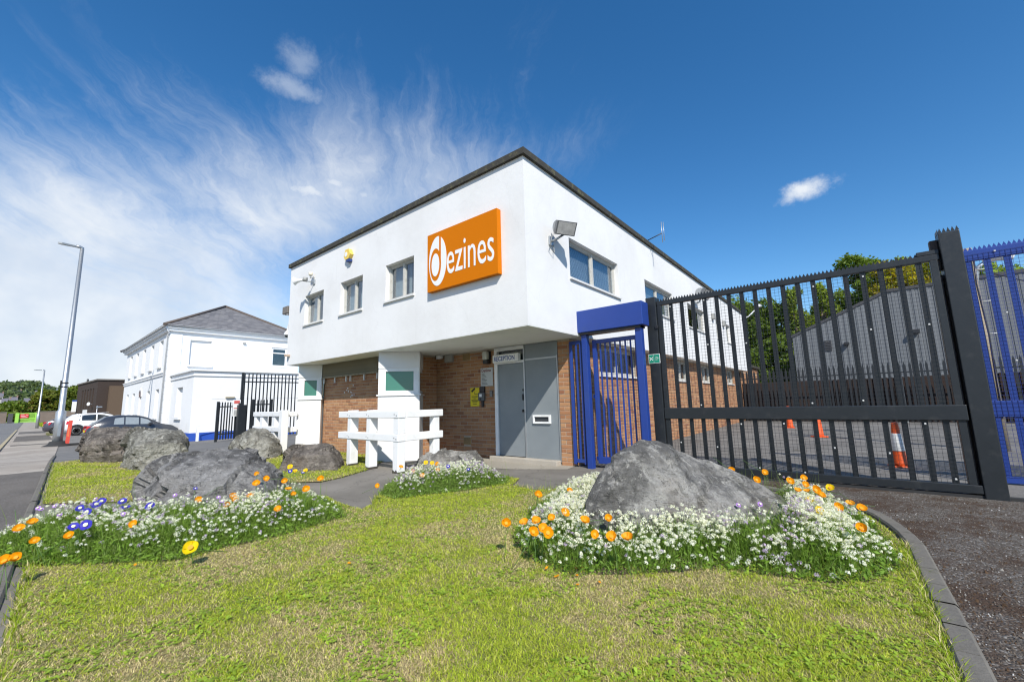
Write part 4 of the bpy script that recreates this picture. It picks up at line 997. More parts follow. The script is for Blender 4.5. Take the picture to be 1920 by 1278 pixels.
# ------------------------------------------------------------------ gates
def wire_grid(name, parent, o, u, L, z0, z1, pitch, r, mat, nrm):
    """welded square mesh: every wire is geometry, joined"""
    o, u, n = Vector(o), Vector(u), Vector(nrm); b = MB(); k = int(round(L/pitch)); h = int(round((z1-z0)/pitch))
    for i in range(k+1): b.obox(o+u*(L*i/k-r)+Vector((0, 0, z0)), u*2*r, n*2*r, (0, 0, z1-z0))
    for j in range(h+1): b.obox(o+n*2*r+Vector((0, 0, z0+(z1-z0)*j/h-r)), u*L, n*2*r, (0, 0, 2*r))
    q = b.build(name, mat, parent); tag(q, kind='stuff'); return q

def spikes(name, parent, o, u, L, z, h, pitch, mat, n, th=0.004):
    o, u, n = Vector(o), Vector(u), Vector(n); b = MB(); k = int(L/pitch)
    for i in range(k):
        q = o+u*(L*i/k)+Vector((0, 0, z)); b.prism([q, q+u*(L/k), q+u*(L/k*0.5)+Vector((0, 0, h))], n*th)
    s_ = b.build(name, mat, parent); tag(s_, kind='stuff'); return s_

gt = thing('sliding_gate', 'large black sliding yard gate of flat bars, wire mesh and spiked top', 'gate', (-0.7, 6.78, 0))
GY = 6.75
b = MB(); b.bbox(-2.33, 0.985, GY, GY+0.08, 2.665, 2.735, 0.006); b.build('top_rail', M_BLACK, gt)
b = MB(); b.bbox(-2.33, 0.985, GY-0.02, GY+0.09, 0.825, 0.995, 0.008); b.build('mid_rail', M_BLACK, gt)
b = MB(); b.bbox(-2.33, 1.0, GY-0.02, GY+0.09, 0.05, 0.14, 0.006); b.build('bottom_rail', M_BLACK, gt)
b = MB(); b.bbox(-2.325, -2.26, GY, GY+0.06, 0.14, 2.665, 0.005); b.build('stile', M_BLACK, gt)
b = MB(); b.bbox(0.90, 0.965, GY, GY+0.06, 0.14, 2.665, 0.005); b.build('stile', M_BLACK, gt)
bar_u = MB(); bar_u.box(-0.028, 0.028, 0.0, 0.02, 0.995, 2.665); bar_um = bar_u.mesh('bar', M_BLACK)
bar_l = MB(); bar_l.box(-0.028, 0.028, 0.0, 0.02, 0.14, 0.825); bar_lm = bar_l.mesh('bar', M_BLACK)
gw = wloc(gt); bars = [-2.11+0.1715*i for i in range(18)]
for x in bars:
    link('bar', bar_um, gt, Vector((x, GY+0.02, 0))-gw); link('bar', bar_lm, gt, Vector((x, GY+0.02, 0))-gw)
wire_grid('welded_mesh', gt, (-2.3, GY+0.006, 0), (1, 0, 0), 3.27, 0.14, 0.825, 0.0465, 0.0014, M_WIRE, (0, -1, 0))
wire_grid('welded_mesh', gt, (-2.3, GY+0.006, 0), (1, 0, 0), 3.27, 0.995, 2.665, 0.0465, 0.0014, M_WIRE, (0, -1, 0))
spikes('spike_strip', gt, (-2.50, GY+0.04, 0), (1, 0, 0), 3.44, 2.735, 0.045, 0.042, M_BLACK, (0, 1, 0))
clip = MB(); clip.bbox(-0.009, 0.009, -0.01, 0, -0.010, 0.010, 0.003); clip_me = clip.mesh('clip', M_CLIP)
for i, x in enumerate(bars):
    for z in (2.60, 1.93, 1.04, 0.78, 0.45, 0.16):
        if (i*7+int(z*10)*3) % 11 < 2: link('clip', clip_me, gt, Vector((x, GY-0.002, z+rnd.uniform(-.03, .03)))-gw)
b = MB(); b.bbox(0.80, 0.99, GY+0.01, GY+0.07, 2.738, 2.79, 0.006); b.build('stop_bracket', M_BLACK, gt)
tk = thing('gate_track', 'dark steel gate track lying along the ground under the sliding gate', 'track', (-0.5, GY+0.02, 0)); b = MB(); b.box(-2.5, 3.2, GY-0.01, GY+0.06, 0.0, 0.035); b.build('rail', M_RUBBER, tk)
for (x0, x1, zt, lab) in ((-2.50, -2.335, 2.815, 'black steel gate post carrying the green sign'), (1.0, 1.175, 2.965, 'tall black steel gate post at the far end of the sliding gate')):
    p_ = thing('gate_post', lab, 'gate post', ((x0+x1)/2, GY+0.1, 0), 'posts of the sliding gate')
    b = MB(); b.bbox(x0, x1, GY-0.03, GY+0.17, -0.1, zt, 0.008); b.build('shaft', M_BLACK, p_)
    if x0 > 0:
        b = MB(); b.bbox(x0-0.07, x0-0.003, GY+0.06, GY+0.15, 2.55, zt-0.05, 0.005); b.bbox(x0-0.09, x0-0.003, GY+0.10, GY+0.16, 0.02, 2.5, 0.005); b.build('guide_channel', M('rusty_channel', (0.05, 0.035, 0.03), 0.7, 0.2, 6), p_)
        spikes('spike_strip', p_, (x0, GY-0.028, 0), (1, 0, 0), x1-x0, zt, 0.055, 0.03, M_BLACK, (0, 1, 0)); spikes('spike_strip', p_, (x0, GY-0.028, 0), (0, 1, 0), 0.19, zt, 0.05, 0.03, M_BLACK, (1, 0, 0))
    else:
        b = MB(); b.bbox(x1-0.03, x1+0.02, GY-0.05, GY-0.031, 2.28, 2.33, 0.004); b.build('catch', M_PLASTIC, p_)
t_ = thing('assembly_sign', 'small green fire assembly point sign on the black gate post', 'sign', (-2.42, GY-0.035, 1.7))
ao = (0, GY-0.0325, 0)
b = MB(); b.box(-2.512, -2.325, GY-0.037, GY-0.032, 1.715, 1.865); b.build('panel', M_SIGNW, t_)
b = MB(); b.box(-2.505, -2.427, GY-0.039, GY-0.037, 1.722, 1.858); b.box(-2.423, -2.332, GY-0.039, GY-0.037, 1.722, 1.858); b.build('green_field', M_GREEN, t_)
b = MB(); c0 = Vector((-2.466, GY-0.0392, 1.79))
for a in (45, 135, 225, 315):
    d = Vector((math.cos(math.radians(a)), 0, math.sin(math.radians(a)))); s_ = Vector((-d.z, 0, d.x))
    b.prism([c0+d*0.012-s_*0.004, c0+d*0.028-s_*0.004, c0+d*0.028+s_*0.004, c0+d*0.012+s_*0.004], (0, -0.001, 0)); b.prism([c0+d*0.04, c0+d*0.026-s_*0.010, c0+d*0.026+s_*0.010], (0, -0.0012, 0))
for dx_ in (-0.008, 0.0, 0.008): ellipse(b, (0, GY-0.0392, 0), UF, NF, -2.466+dx_, 1.79, 0.005, 0.009, 0, 0.001, 10)
b.build('pictogram', M_SIGNW, t_)
for k, (w_, l) in enumerate((('Fire', 0.03), ('assembly', 0.066), ('point', 0.04))): fit_text('lettering', w_, t_, M_SIGNW, (0, GY-0.039, 0), UF, NF, -2.378-l/2, -2.378+l/2, 1.808-k*0.022, 1.824-k*0.022, 0.001)

# blue pedestrian gate with its header box
bg_ = thing('pedestrian_gate', 'blue steel pedestrian gate with boxed header between brick pier and black post', 'gate', (-3.05, 6.55, 0))
b = MB(); b.bbox(-3.655, -2.44, 6.38, 6.66, 2.325, 2.715, 0.01); b.build('header_box', M_BLUE, bg_)
b = MB(); b.box(-3.60, -2.5, 6.42, 6.62, 2.29, 2.325); b.build('header_underside', M_PLASTIC, bg_)
for (x0, x1) in ((-3.60, -3.50), (-2.61, -2.50)):
    b = MB(); b.bbox(x0, x1, 6.45, 6.56, -0.05, 2.32, 0.006); b.build('post', M_BLUE, bg_)
leaf = MB()
for q in ((-3.46, -3.39, 0.08, 2.20), (-2.68, -2.62, 0.08, 2.20), (-3.39, -2.68, 0.08, 0.19), (-3.39, -2.68, 2.13, 2.20)): leaf.bbox(q[0], q[1], 6.58, 6.63, q[2], q[3], 0.004)
lf = leaf.build('leaf_frame', M_BLUE, bg_)
for i in range(7):
    b = MB(); x = -3.315+i*0.0925; b.box(x-0.012, x+0.012, 6.595, 6.615, 0.19, 2.13); b.build('bar', M_BLUE, lf)
wire_grid('welded_mesh', bg_, (-3.39, 6.632, 0), (1, 0, 0), 0.71, 0.19, 2.13, 0.0465, 0.0013, M_BLUEWIRE, (0, 1, 0))
b = MB(); b.bbox(-3.50, -3.44, 6.60, 6.62, 1.18, 1.24, 0.003); b.bbox(-3.50, -3.44, 6.60, 6.62, 0.13, 0.19, 0.003); b.build('hinge', M_BLUE, bg_)
fp = MB()
for q in ((-3.89, -3.84, 0.05, 2.21), (-3.68, -3.645, 0.05, 2.21), (-3.84, -3.68, 0.08, 0.14), (-3.84, -3.68, 2.15, 2.21)): fp.bbox(q[0], q[1], 6.50, 6.54, q[2], q[3], 0.004)
fpo = fp.build('side_frame', M_BLUE, bg_); b = MB(); b.box(-3.77, -3.74, 6.51, 6.53, 0.14, 2.15); b.build('bar', M_BLUE, fpo)

# blue fence leaf beyond the tall post
bf = thing('blue_fence', 'blue yard fence leaf of flat bars with wire mesh and spiked top', 'fence', (2.4, 7.85, 0))
BY = 7.85; X0, X1 = 1.12, 4.2
for nm, z0, z1, dd in (('top_rail', 2.82, 2.96, 0.05), ('mid_rail', 0.815, 1.015, 0.08), ('bottom_rail', 0.02, 0.10, 0.05)):
    b = MB(); b.bbox(X0, X1, BY, BY+dd, z0, z1, 0.006); b.build(nm, M_BLUE, bf)
bu = MB(); bu.box(-0.032, 0.032, 0, 0.02, 0.10, 2.82); bum = bu.mesh('bar', M_BLUE); bw = wloc(bf)
for i in range(18): link('bar', bum, bf, Vector((X0+0.10+0.172*i, BY+0.015, 0))-bw)
wire_grid('welded_mesh', bf, (X0, BY-0.004, 0), (1, 0, 0), X1-X0, 0.1, 2.9, 0.0465, 0.0014, M_BLUEWIRE, (0, -1, 0))
spikes('spike_strip', bf, (X0, BY+0.02, 0), (1, 0, 0), X1-X0, 2.96, 0.05, 0.042, M_BLUE, (0, 1, 0))
for i in (3, 7, 11):
    for z in (2.9, 2.1, 1.5): link('clip', clip_me, bf, Vector((X0+0.10+0.172*i-0.1, BY-0.006, z))-bw)

# ------------------------------------------------------------------ the yard
def cone(x, y, label, band, s=1.0, rz=0.0):
    t_ = thing('traffic_cone', label, 'traffic cone', (x, y, 0.004), 'traffic cones in the yard', rz)
    b = MB(); b.bbox(-0.135*s, 0.135*s, -0.135*s, 0.135*s, 0.0, 0.03*s, 0.01); b.build('base', M_CONE if not band else M_CONE, t_, local=True)
    b = MB(); b.lathe((0, 0, 0), [(0.11*s, 0.029*s), (0.098*s, 0.07*s), (0.048*s, 0.70*s), (0.045*s, 0.74*s), (0.03*s, 0.745*s), (0.028*s, 0.7*s)], 24); b.build('body', M_CONE, t_, local=True)
    if band:
        r = lambda h: 0.098+(0.048-0.098)*(h-0.07)/0.63+0.003
        b = MB(); b.lathe((0, 0, 0), [(r(0.27)*s, 0.27*s), (r(0.28)*s+0.003, 0.275*s), (r(0.555)*s+0.002, 0.555*s), (r(0.56)*s, 0.56*s)], 24); b.build('sleeve', M_CONEW, t_, local=True)
    return t_
cone(0.49, 8.92, 'nearest orange traffic cone with broad white sleeve', True, 0.91, rz=0.3)
cone(-0.76, 14.0, 'plain orange traffic cone in the middle of the yard', False, 1.05, 0.7)
cone(-1.74, 17.5, 'far plain orange traffic cone near the brick side wall', False, 1.0, 0.2)
# profiled sheet warehouse
wh = thing('warehouse', 'grey profiled metal warehouse with sloping verge beyond the yard', 'building', (4, 27, 0))
WY = 26.0; top = lambda x: (4.12+(x+2.02)*(5.83-4.12)/(1.90+2.02)) if x < 1.90 else 5.85+0.01*(x-1.9)
b = MB(); x = -2.02; pr = [(0, 0), (0.11, 0), (0.13, -0.018), (0.21, -0.018), (0.23, 0)]
while x < 12:
    for (a, d0), (c, d1) in zip(pr, pr[1:]):
        xa, xc = x+a, x+c; b.face([(xa, WY+d0, 0), (xc, WY+d1, 0), (xc, WY+d1, top(xc)), (xa, WY+d0, top(xa))])
    x += 0.23
b.face([(-2.02, WY, 0), (-2.02, WY, 4.12), (-2.02, 44, 4.12), (-2.02, 44, 0)]); b.build('wall', M_WARE, wh)
b = MB(); b.prism([(-2.10, WY-0.06, 4.05), (1.90, WY-0.06, 5.80), (12, WY-0.06, 5.92), (12, WY-0.06, 6.04), (1.88, WY-0.06, 5.93), (-2.10, WY-0.06, 4.18)], (0, 0.2, 0)); b.build('verge', M_WAREROOF, wh)
b = MB(); b.face([(-2.05, WY+.1, 4.15), (1.9, WY+.1, 5.88), (1.9, 44, 5.88), (-2.05, 44, 4.15)]); b.face([(1.9, WY+.1, 5.88), (12, WY+.1, 5.98), (12, 44, 5.98), (1.9, 44, 5.88)]); b.build('roof', M_WAREROOF, wh)
b = MB(); 
for k in range(7): b.box(-0.72, -0.42, WY-0.07, WY-0.045, 3.28+k*0.075, 3.32+k*0.075)
b.build('louvre_vent', M_WAREROOF, wh)
b = MB(); b.bbox(0.05, 0.25, WY-0.25, WY-0.045, 3.45, 3.6, 0.02); b.build('lamp', M_PLASTIC, wh); b = MB(); b.bbox(2.5, 2.75, WY-0.3, WY-0.045, 3.72, 3.9, 0.02); b.build('lamp', M_PLASTIC, wh)
# low rusty wall and palisade fence
rw_ = thing('yard_wall', 'low rust brown ribbed wall behind the palisade fence', 'wall', (2, 22.1, 0)); b = MB()
x = -4.5
while x < 12: b.box(x, x+0.11, 22.06, 22.10, 0, 1.72); b.box(x+0.11, x+0.16, 22.09, 22.12, 0, 1.70); x += 0.16
tag(b.build('sheeting', M_RUST, rw_), kind='stuff')
pf = thing('palisade_fence', 'dark palisade fence with pointed pales along the back of the yard', 'fence', (2, 21.5, 0)); pw_ = wloc(pf)
pale = MB(); pale.prism([(-0.035, 0, 0.06), (0.035, 0, 0.06), (0.035, 0, 2.12), (0.0, 0, 2.28), (-0.035, 0, 2.12)], (0, 0.012, 0)); pale_me = pale.mesh('pale', M_BLACK)
for i in range(88): link('pale', pale_me, pf, Vector((-4.0+i*0.15, 21.4, rnd.uniform(-.01, .01)))-pw_)
for z in (0.35, 1.85):
    b = MB(); b.box(-4.05, 9.3, 21.415, 21.455, z, z+0.05); b.build('rail', M_BLACK, pf)
for i in range(5):
    b = MB(); b.box(-4.0+i*2.75, -3.9+i*2.75, 21.46, 21.56, 0, 2.05); b.build('post', M_GALV, pf)
t_ = thing('utility_pole', 'brown wooden utility pole with step irons behind the blue fence', 'pole', (2.14, 12, 0)); b = MB(); b.tube([(2.14, 12, 0), (2.14, 12, 3.95)], [0.085, 0.078], 12); b.build('shaft', M_POLE, t_)
b = MB(); 
for k in range(6): s_ = 1 if k % 2 else -1; b.tube([(2.14+0.07*s_, 12, 1.9+k*0.32), (2.14+0.22*s_, 12, 1.9+k*0.32)], 0.009, 5)
tag(b.build('step_iron', M_CLIP, t_), kind='stuff'); b = MB(); b.tube([(2.17, 11.9, 0.6), (2.2, 11.88, 2.2), (2.17, 11.9, 3.2), (2.2, 11.9, 3.8)], 0.014, 6); b.build('cable', M_PLASTIC, t_)
t_ = thing('yard_lamp', 'white hooded yard lamp on a bent arm behind the blue fence', 'lamp', (2.75, 14, 3.0)); b = MB(); b.tube([(2.55, 14, 0), (2.55, 14, 3.6), (2.62, 14, 3.95), (2.8, 14, 4.08)], 0.04, 8); b.build('arm', M_GALV, t_)
b = MB(); b.tube([(2.72, 14, 4.1), (2.95, 14, 4.16), (3.18, 14, 4.06)], [0.09, 0.13, 0.07], 12); b.build('head', M_WMETAL, t_)
t_ = thing('overhead_wire', 'thin dark wire hanging across in front of the warehouse', 'wire', (5, 20, 4)); b = MB(); b.tube([(2.2, 12.1, 3.55), (4.0, 15.0, 3.35), (6.5, 19.5, 3.5), (9, 25.9, 4.2)], 0.012, 5); b.build('cable', M_PLASTIC, t_)

# ------------------------------------------------------------------ boulders
ROCKS = {
'R1':[(-1.723,3.047,0.155),(-2.129,3.765,-0.12),(-1.781,3.163,0.327),(-2.185,3.882,0.032),(-1.748,3.343,0.542),(-2.13,4.074,0.302),(-1.652,3.586,0.696),(-1.997,4.335,0.494),(-1.569,3.828,0.796),(-1.882,4.591,0.618),(-1.473,4.042,0.756),(-1.756,4.817,0.574),(-1.265,4.374,0.566),(-1.494,5.167,0.354),(-1.012,4.678,0.371),(-1.186,5.485,0.13),(-0.771,4.898,0.226),(-0.9,5.713,-0.034),(-0.552,5.039,0.064),(-0.642,5.859,-0.12),(-0.458,5.005,-0.038),(-0.533,5.827,-0.12),(-1.571,3.023,0.031),(-1.659,3.106,0.251),(-1.501,3.5,0.557),(-1.065,3.477,-0.017),(-0.575,4.359,-0.071),(-1.011,4.202,0.289),(-1.556,3.536,0.683),(-1.408,3.78,0.702),(-1.563,3.145,-0.12),(-2.242,4.511,-0.12),(-1.061,3.551,-0.12),(-1.521,5.094,-0.12),(-0.559,3.957,-0.12),(-0.801,5.676,-0.12)],
'R2':[(-7.116,1.258,0.069),(-8.037,1.421,-0.12),(-7.261,1.246,0.205),(-8.183,1.404,-0.036),(-7.258,1.348,0.369),(-8.177,1.518,0.15),(-7.175,1.459,0.475),(-8.091,1.645,0.269),(-7.041,1.676,0.582),(-7.951,1.892,0.388),(-6.907,1.968,0.636),(-7.807,2.224,0.449),(-6.764,2.083,0.639),(-7.657,2.358,0.451),(-6.569,2.249,0.581),(-7.454,2.552,0.384),(-6.303,2.429,0.413),(-7.176,2.765,0.19),(-6.114,2.555,0.207),(-6.976,2.915,-0.047),(-5.958,2.58,0.046),(-6.816,2.952,-0.12),(-6.5,1.353,0.125),(-6.113,1.428,0.0),(-5.75,1.792,-0.045),(-5.697,2.284,-0.018),(-6.334,1.822,0.41),(-6.514,1.489,0.378),(-6.033,2.144,0.323),(-6.447,1.293,-0.12),(-8.587,1.722,-0.12),(-5.922,1.718,-0.12),(-7.887,2.288,-0.12),(-5.396,2.143,-0.12),(-7.187,2.854,-0.12)],
'R3':[(-14.363,1.441,0.051),(-15.348,1.54,-0.12),(-14.502,1.416,0.281),(-15.487,1.513,0.095),(-14.672,1.475,0.622),(-15.657,1.574,0.46),(-14.768,1.631,0.763),(-15.752,1.74,0.611),(-14.731,1.913,0.799),(-15.713,2.041,0.649),(-14.389,2.2,0.734),(-15.368,2.349,0.579),(-14.104,2.234,0.385),(-15.082,2.389,0.205),(-13.797,2.174,-0.051),(-14.775,2.328,-0.12),(-13.765,1.466,0.409),(-13.283,1.712,0.466),(-13.216,2.011,0.538),(-14.0,1.479,0.022),(-13.687,1.803,-0.021),(-13.991,1.491,-0.12),(-16.457,1.753,-0.12),(-13.65,1.766,-0.12),(-16.056,2.077,-0.12),(-13.31,2.042,-0.12),(-15.655,2.401,-0.12)],
'R4':[(-11.595,1.758,0.005),(-12.356,1.873,-0.12),(-11.647,1.789,0.312),(-12.408,1.905,0.159),(-11.799,1.855,0.687),(-12.56,1.975,0.558),(-11.793,1.973,0.777),(-12.552,2.1,0.655),(-11.685,2.323,0.756),(-12.44,2.473,0.632),(-11.476,2.632,0.694),(-12.226,2.804,0.566),(-11.371,2.753,0.494),(-12.119,2.935,0.352),(-11.203,2.676,0.239),(-11.952,2.855,0.08),(-11.117,2.527,0.022),(-11.868,2.698,-0.12),(-11.225,1.799,-0.013),(-10.898,2.063,-0.024),(-11.113,1.86,0.488),(-10.945,2.204,0.41),(-10.837,2.479,0.441),(-11.124,2.272,-0.029),(-11.336,1.838,-0.12),(-13.118,2.127,-0.12),(-10.946,2.153,-0.12),(-12.667,2.492,-0.12),(-10.557,2.468,-0.12),(-12.216,2.856,-0.12)],
'R5':[(-11.487,3.6,0.122),(-12.169,3.814,-0.031),(-11.569,3.623,0.336),(-12.252,3.837,0.196),(-11.524,3.752,0.538),(-12.204,3.973,0.41),(-11.485,4.017,0.672),(-12.16,4.253,0.552),(-11.317,4.294,0.605),(-11.986,4.547,0.482),(-11.118,4.499,0.363),(-11.781,4.767,0.225),(-10.821,4.526,0.107),(-11.48,4.802,-0.048),(-10.599,4.332,0.017),(-11.261,4.603,-0.12),(-11.041,3.568,0.126),(-10.771,3.809,-0.003),(-10.436,4.071,0.034),(-10.949,3.845,0.426),(-10.731,4.169,0.32),(-11.151,3.634,-0.12),(-12.554,4.091,-0.12),(-10.785,3.93,-0.12),(-12.142,4.424,-0.12),(-10.419,4.226,-0.12),(-11.73,4.758,-0.12)],
'R6':[(-8.385,3.448,0.042),(-8.894,3.657,-0.095),(-8.425,3.566,0.277),(-8.932,3.78,0.154),(-8.459,3.71,0.398),(-8.962,3.931,0.283),(-8.31,3.957,0.412),(-8.807,4.193,0.297),(-7.99,4.221,0.37),(-8.477,4.478,0.252),(-7.888,4.323,0.263),(-8.371,4.587,0.138),(-7.754,4.331,0.1),(-8.235,4.6,-0.036),(-7.591,4.224,-0.012),(-8.072,4.491,-0.12),(-8.121,3.406,0.012),(-7.659,3.715,-0.003),(-7.355,4.022,0.006),(-8.046,3.547,0.272),(-7.599,3.969,0.279),(-8.175,3.495,-0.12),(-9.144,3.91,-0.12),(-7.835,3.77,-0.12),(-8.763,4.217,-0.12),(-7.494,4.046,-0.12),(-8.383,4.525,-0.12)],
'R7':[(-6.322,5.013,0.045),(-6.71,5.321,-0.087),(-6.375,5.078,0.167),(-6.762,5.387,0.044),(-6.264,5.278,0.268),(-6.642,5.597,0.151),(-6.042,5.574,0.327),(-6.406,5.91,0.214),(-5.901,5.762,0.275),(-6.255,6.108,0.159),(-5.646,5.908,0.243),(-5.988,6.266,0.124),(-5.526,5.897,0.123),(-5.865,6.258,-0.003),(-5.372,5.786,-0.007),(-5.709,6.148,-0.12),(-5.957,4.924,0.01),(-5.593,5.222,-0.021),(-5.262,5.486,-0.013),(-5.832,5.186,0.188),(-5.419,5.516,0.193),(-6.054,4.979,-0.12),(-6.706,5.516,-0.12),(-5.701,5.264,-0.12),(-6.316,5.832,-0.12),(-5.349,5.549,-0.12),(-5.925,6.147,-0.12)],
}
def boulder(key, label, mat, cuts=5, amp=0.10, fac=1.25, seed=0):
    pts = [Vector(p) for p in ROCKS[key]]
    c = sum(pts, Vector())/len(pts); c.z = 0
    bm = bmesh.new()
    for p in pts: bm.verts.new(p-c)
    r_ = bmesh.ops.convex_hull(bm, input=bm.verts[:])
    bmesh.ops.delete(bm, geom=[v for v in bm.verts if not v.link_faces], context='VERTS')
    bmesh.ops.triangulate(bm, faces=bm.faces[:])
    size = max((a-b_).length for a in pts for b_ in pts)
    for it in range(9):
        lim = size/58
        es = [e for e in bm.edges if e.calc_length() > lim*1.35]
        if not es or len(bm.verts) > 16000: break
        bmesh.ops.subdivide_edges(bm, edges=es, cuts=1, use_grid_fill=False)
        bmesh.ops.triangulate(bm, faces=[f for f in bm.faces if len(f.verts) > 3])
    bmesh.ops.smooth_vert(bm, verts=bm.verts[:], factor=0.5, use_axis_x=True, use_axis_y=True, use_axis_z=True)
    bm.normal_update()
    o_ = Vector((seed*7.3, seed*3.1, seed*1.7)); s_ = size/2.2
    disp = []
    def facet(p, f, off):
        """flat chipped faces: every cell of the stone has its own random plane"""
        q = p*f+Vector((off, off*0.7, off*1.3)); dd, pp = noise.voronoi(q)
        hv = noise.cell_vector(pp[0]*31.7)*2-Vector((1, 1, 1)); return hv.dot(q-pp[0])/f
    for v in bm.verts:
        p = v.co/s_+o_
        lay = p+noise.noise_vector(p*2.2)*0.16
        d1 = noise.noise(p*1.3)
        fa = fac*facet(lay, 1.25, 0.0)+1.0*facet(lay, 3.0, 5.0)+0.55*facet(lay, 8.0, 9.0)
        q = Vector((lay.x*1.3+lay.z*0.8, lay.y*1.3, lay.z*5.0)); d3 = abs(noise.noise(q*1.1)); ledge = max(0.0, 0.11-d3)/0.11*max(0.0, min(1.0, 0.5+1.6*noise.noise(p*1.9)))
        d4 = noise.noise(p*11.0); d5 = noise.noise(p*27.0)
        disp.append(amp*s_*(0.35*d1+1.15*fa-0.40*ledge+0.11*d4+0.08*d5))
    for v, d in zip(bm.verts, disp): v.co += v.normal*d
    me = bpy.data.meshes.new('boulder'); bm.to_mesh(me); bm.free(); me.materials.append(mat)
    me.polygons.foreach_set('use_smooth', np.ones(len(me.polygons), dtype=bool))
    me.set_sharp_from_angle(angle=math.radians(26))
    o = link('boulder', me, None, c); tag(o, label, 'boulder', 'boulders on the lawns'); return o
boulder('R1', 'largest grey boulder with a peaked top in the right flower bed', M_ROCKG, amp=0.075, fac=0.35, seed=8)
boulder('R2', 'broad low dark grey boulder behind the left flower bed', M_ROCKD, amp=0.10, seed=2)
boulder('R3', 'brown grey boulder nearest the pavement, undercut at its base', M_ROCKB, amp=0.10, seed=3)
boulder('R4', 'upright pale grey boulder with a dark cleft beside the brown one', M_ROCKL, amp=0.11, seed=4)
boulder('R5', 'pale rounded boulder in front of the far white barrier', M_ROCKL, amp=0.09, seed=5)
boulder('R6', 'dark brown boulder on the grass in front of the brick panel', M_ROCKB, amp=0.09, seed=6)
boulder('R7', 'smallest flat grey boulder before the reception wall behind the middle flowers', M_ROCKG, amp=0.10, seed=7)

# ------------------------------------------------------------------ street furniture on the left
def street_lamp(x, y, H, r0, label, parts=True):
    z = ground_z(x); t_ = thing('street_lamp', label, 'street lamp', (x, y, z), 'street lamps along the road')
    b = MB(); b.tube([(x, y, z), (x, y, z+1.75), (x, y, z+1.85), (x, y, z+H)], [r0, r0, r0*0.62, r0*0.42], 16); b.build('column', M_GALV, t_)
    d = Vector((0.12, -1, 0.0)).normalized()
    b = MB(); c = Vector((x, y, z+H)); b.tube([c-Vector((0, 0, .12)), c+Vector((0, 0, .06)), c+d*0.10+Vector((0, 0, .09)), c+d*0.25+Vector((0, 0, .1))], r0*0.42, 10); b.build('arm', M_GALV, t_)
    q = c+d*0.22+Vector((0, 0, 0.03)); s_ = Vector((d.y, -d.x, 0)); hd = MB()
    hd.prism([q-s_*.06, q+d*0.58-s_*.10, q+d*0.72-s_*.04, q+d*0.72+s_*.04, q+d*0.58+s_*.10, q+s_*.06], (0, 0, 0.085)); h_ = hd.build('head', M('lamp_head_grey', (0.30, 0.31, 0.31), 0.4, 0.08, 6, metal=0.3), t_)
    if parts:
        b = MB(); b.prism([q+d*.2-s_*.06+Vector((0, 0, -.012)), q+d*.58-s_*.08+Vector((0, 0, -.012)), q+d*.58+s_*.08+Vector((0, 0, -.012)), q+d*.2+s_*.06+Vector((0, 0, -.012))], (0, 0, 0.011)); b.build('lens', M('lamp_diffuser', (0.55, 0.55, 0.52), 0.25, 0.1, 9), h_)
        b = MB()
        for zz_ in (3.05, 3.25): b.tube([(x, y, z+zz_), (x, y, z+zz_+0.05)], r0*0.62+0.02, 14)
        b.box(x-0.02, x+0.02, y-r0*0.62-0.05, y-r0*0.5, z+3.0, z+3.4); b.build('clamp', M_PLASTIC, t_)
        b = MB(); b.box(x+r0-0.01, x+r0+0.006, y-0.06, y+0.06, z+0.5, z+1.15); b.build('access_door', M_GALV, t_)
    return t_
LX, LY = -32.6, 2.31; LZ = ground_z(LX)
street_lamp(LX, LY, 10.75, 0.20, 'near galvanised street lamp rising beside the parked cars')
street_lamp(-82, 3.84, 7.4, 0.16, 'far small street lamp by the grass verge before the green gate', False)
t_ = thing('lamp_base_collar', 'dark rubble collar heaped round the foot of the near street lamp', 'collar', (LX, LY, LZ)); b = MB(); b.lathe((LX, LY, LZ), [(0.62, -0.02), (0.45, 0.05), (0.34, 0.10), (0.30, 0.22), (0.22, 0.24)], 18); b.build('collar', M_RUBBER, t_)
t_ = thing('barrier_board', 'faded red plastic barrier board leaning upright against the lamp column', 'barrier', (LX+0.1, LY+0.45, LZ)); b = MB(); b.obox((LX+0.1, LY+0.27, LZ+0.05), (0.02, 0.15, 0), (0.06, 0, 0), (0.02, 0.04, 1.25)); b.build('board', M_SAFETY, t_)
b = MB(); b.obox((LX+0.168, LY+0.31, LZ+0.45), (0.0, 0.10, 0), (0.012, 0, 0), (0.003, 0.02, 0.5)); b.build('reflector', M('orange_reflector', (0.75, 0.2, 0.08), 0.3, 0.1, 20), t_)
b = MB(); b.bbox(LX+0.0, LX+0.35, LY+0.2, LY+0.8, LZ-0.01, LZ+0.09, 0.02); b.build('foot', M_RUBBER, t_)

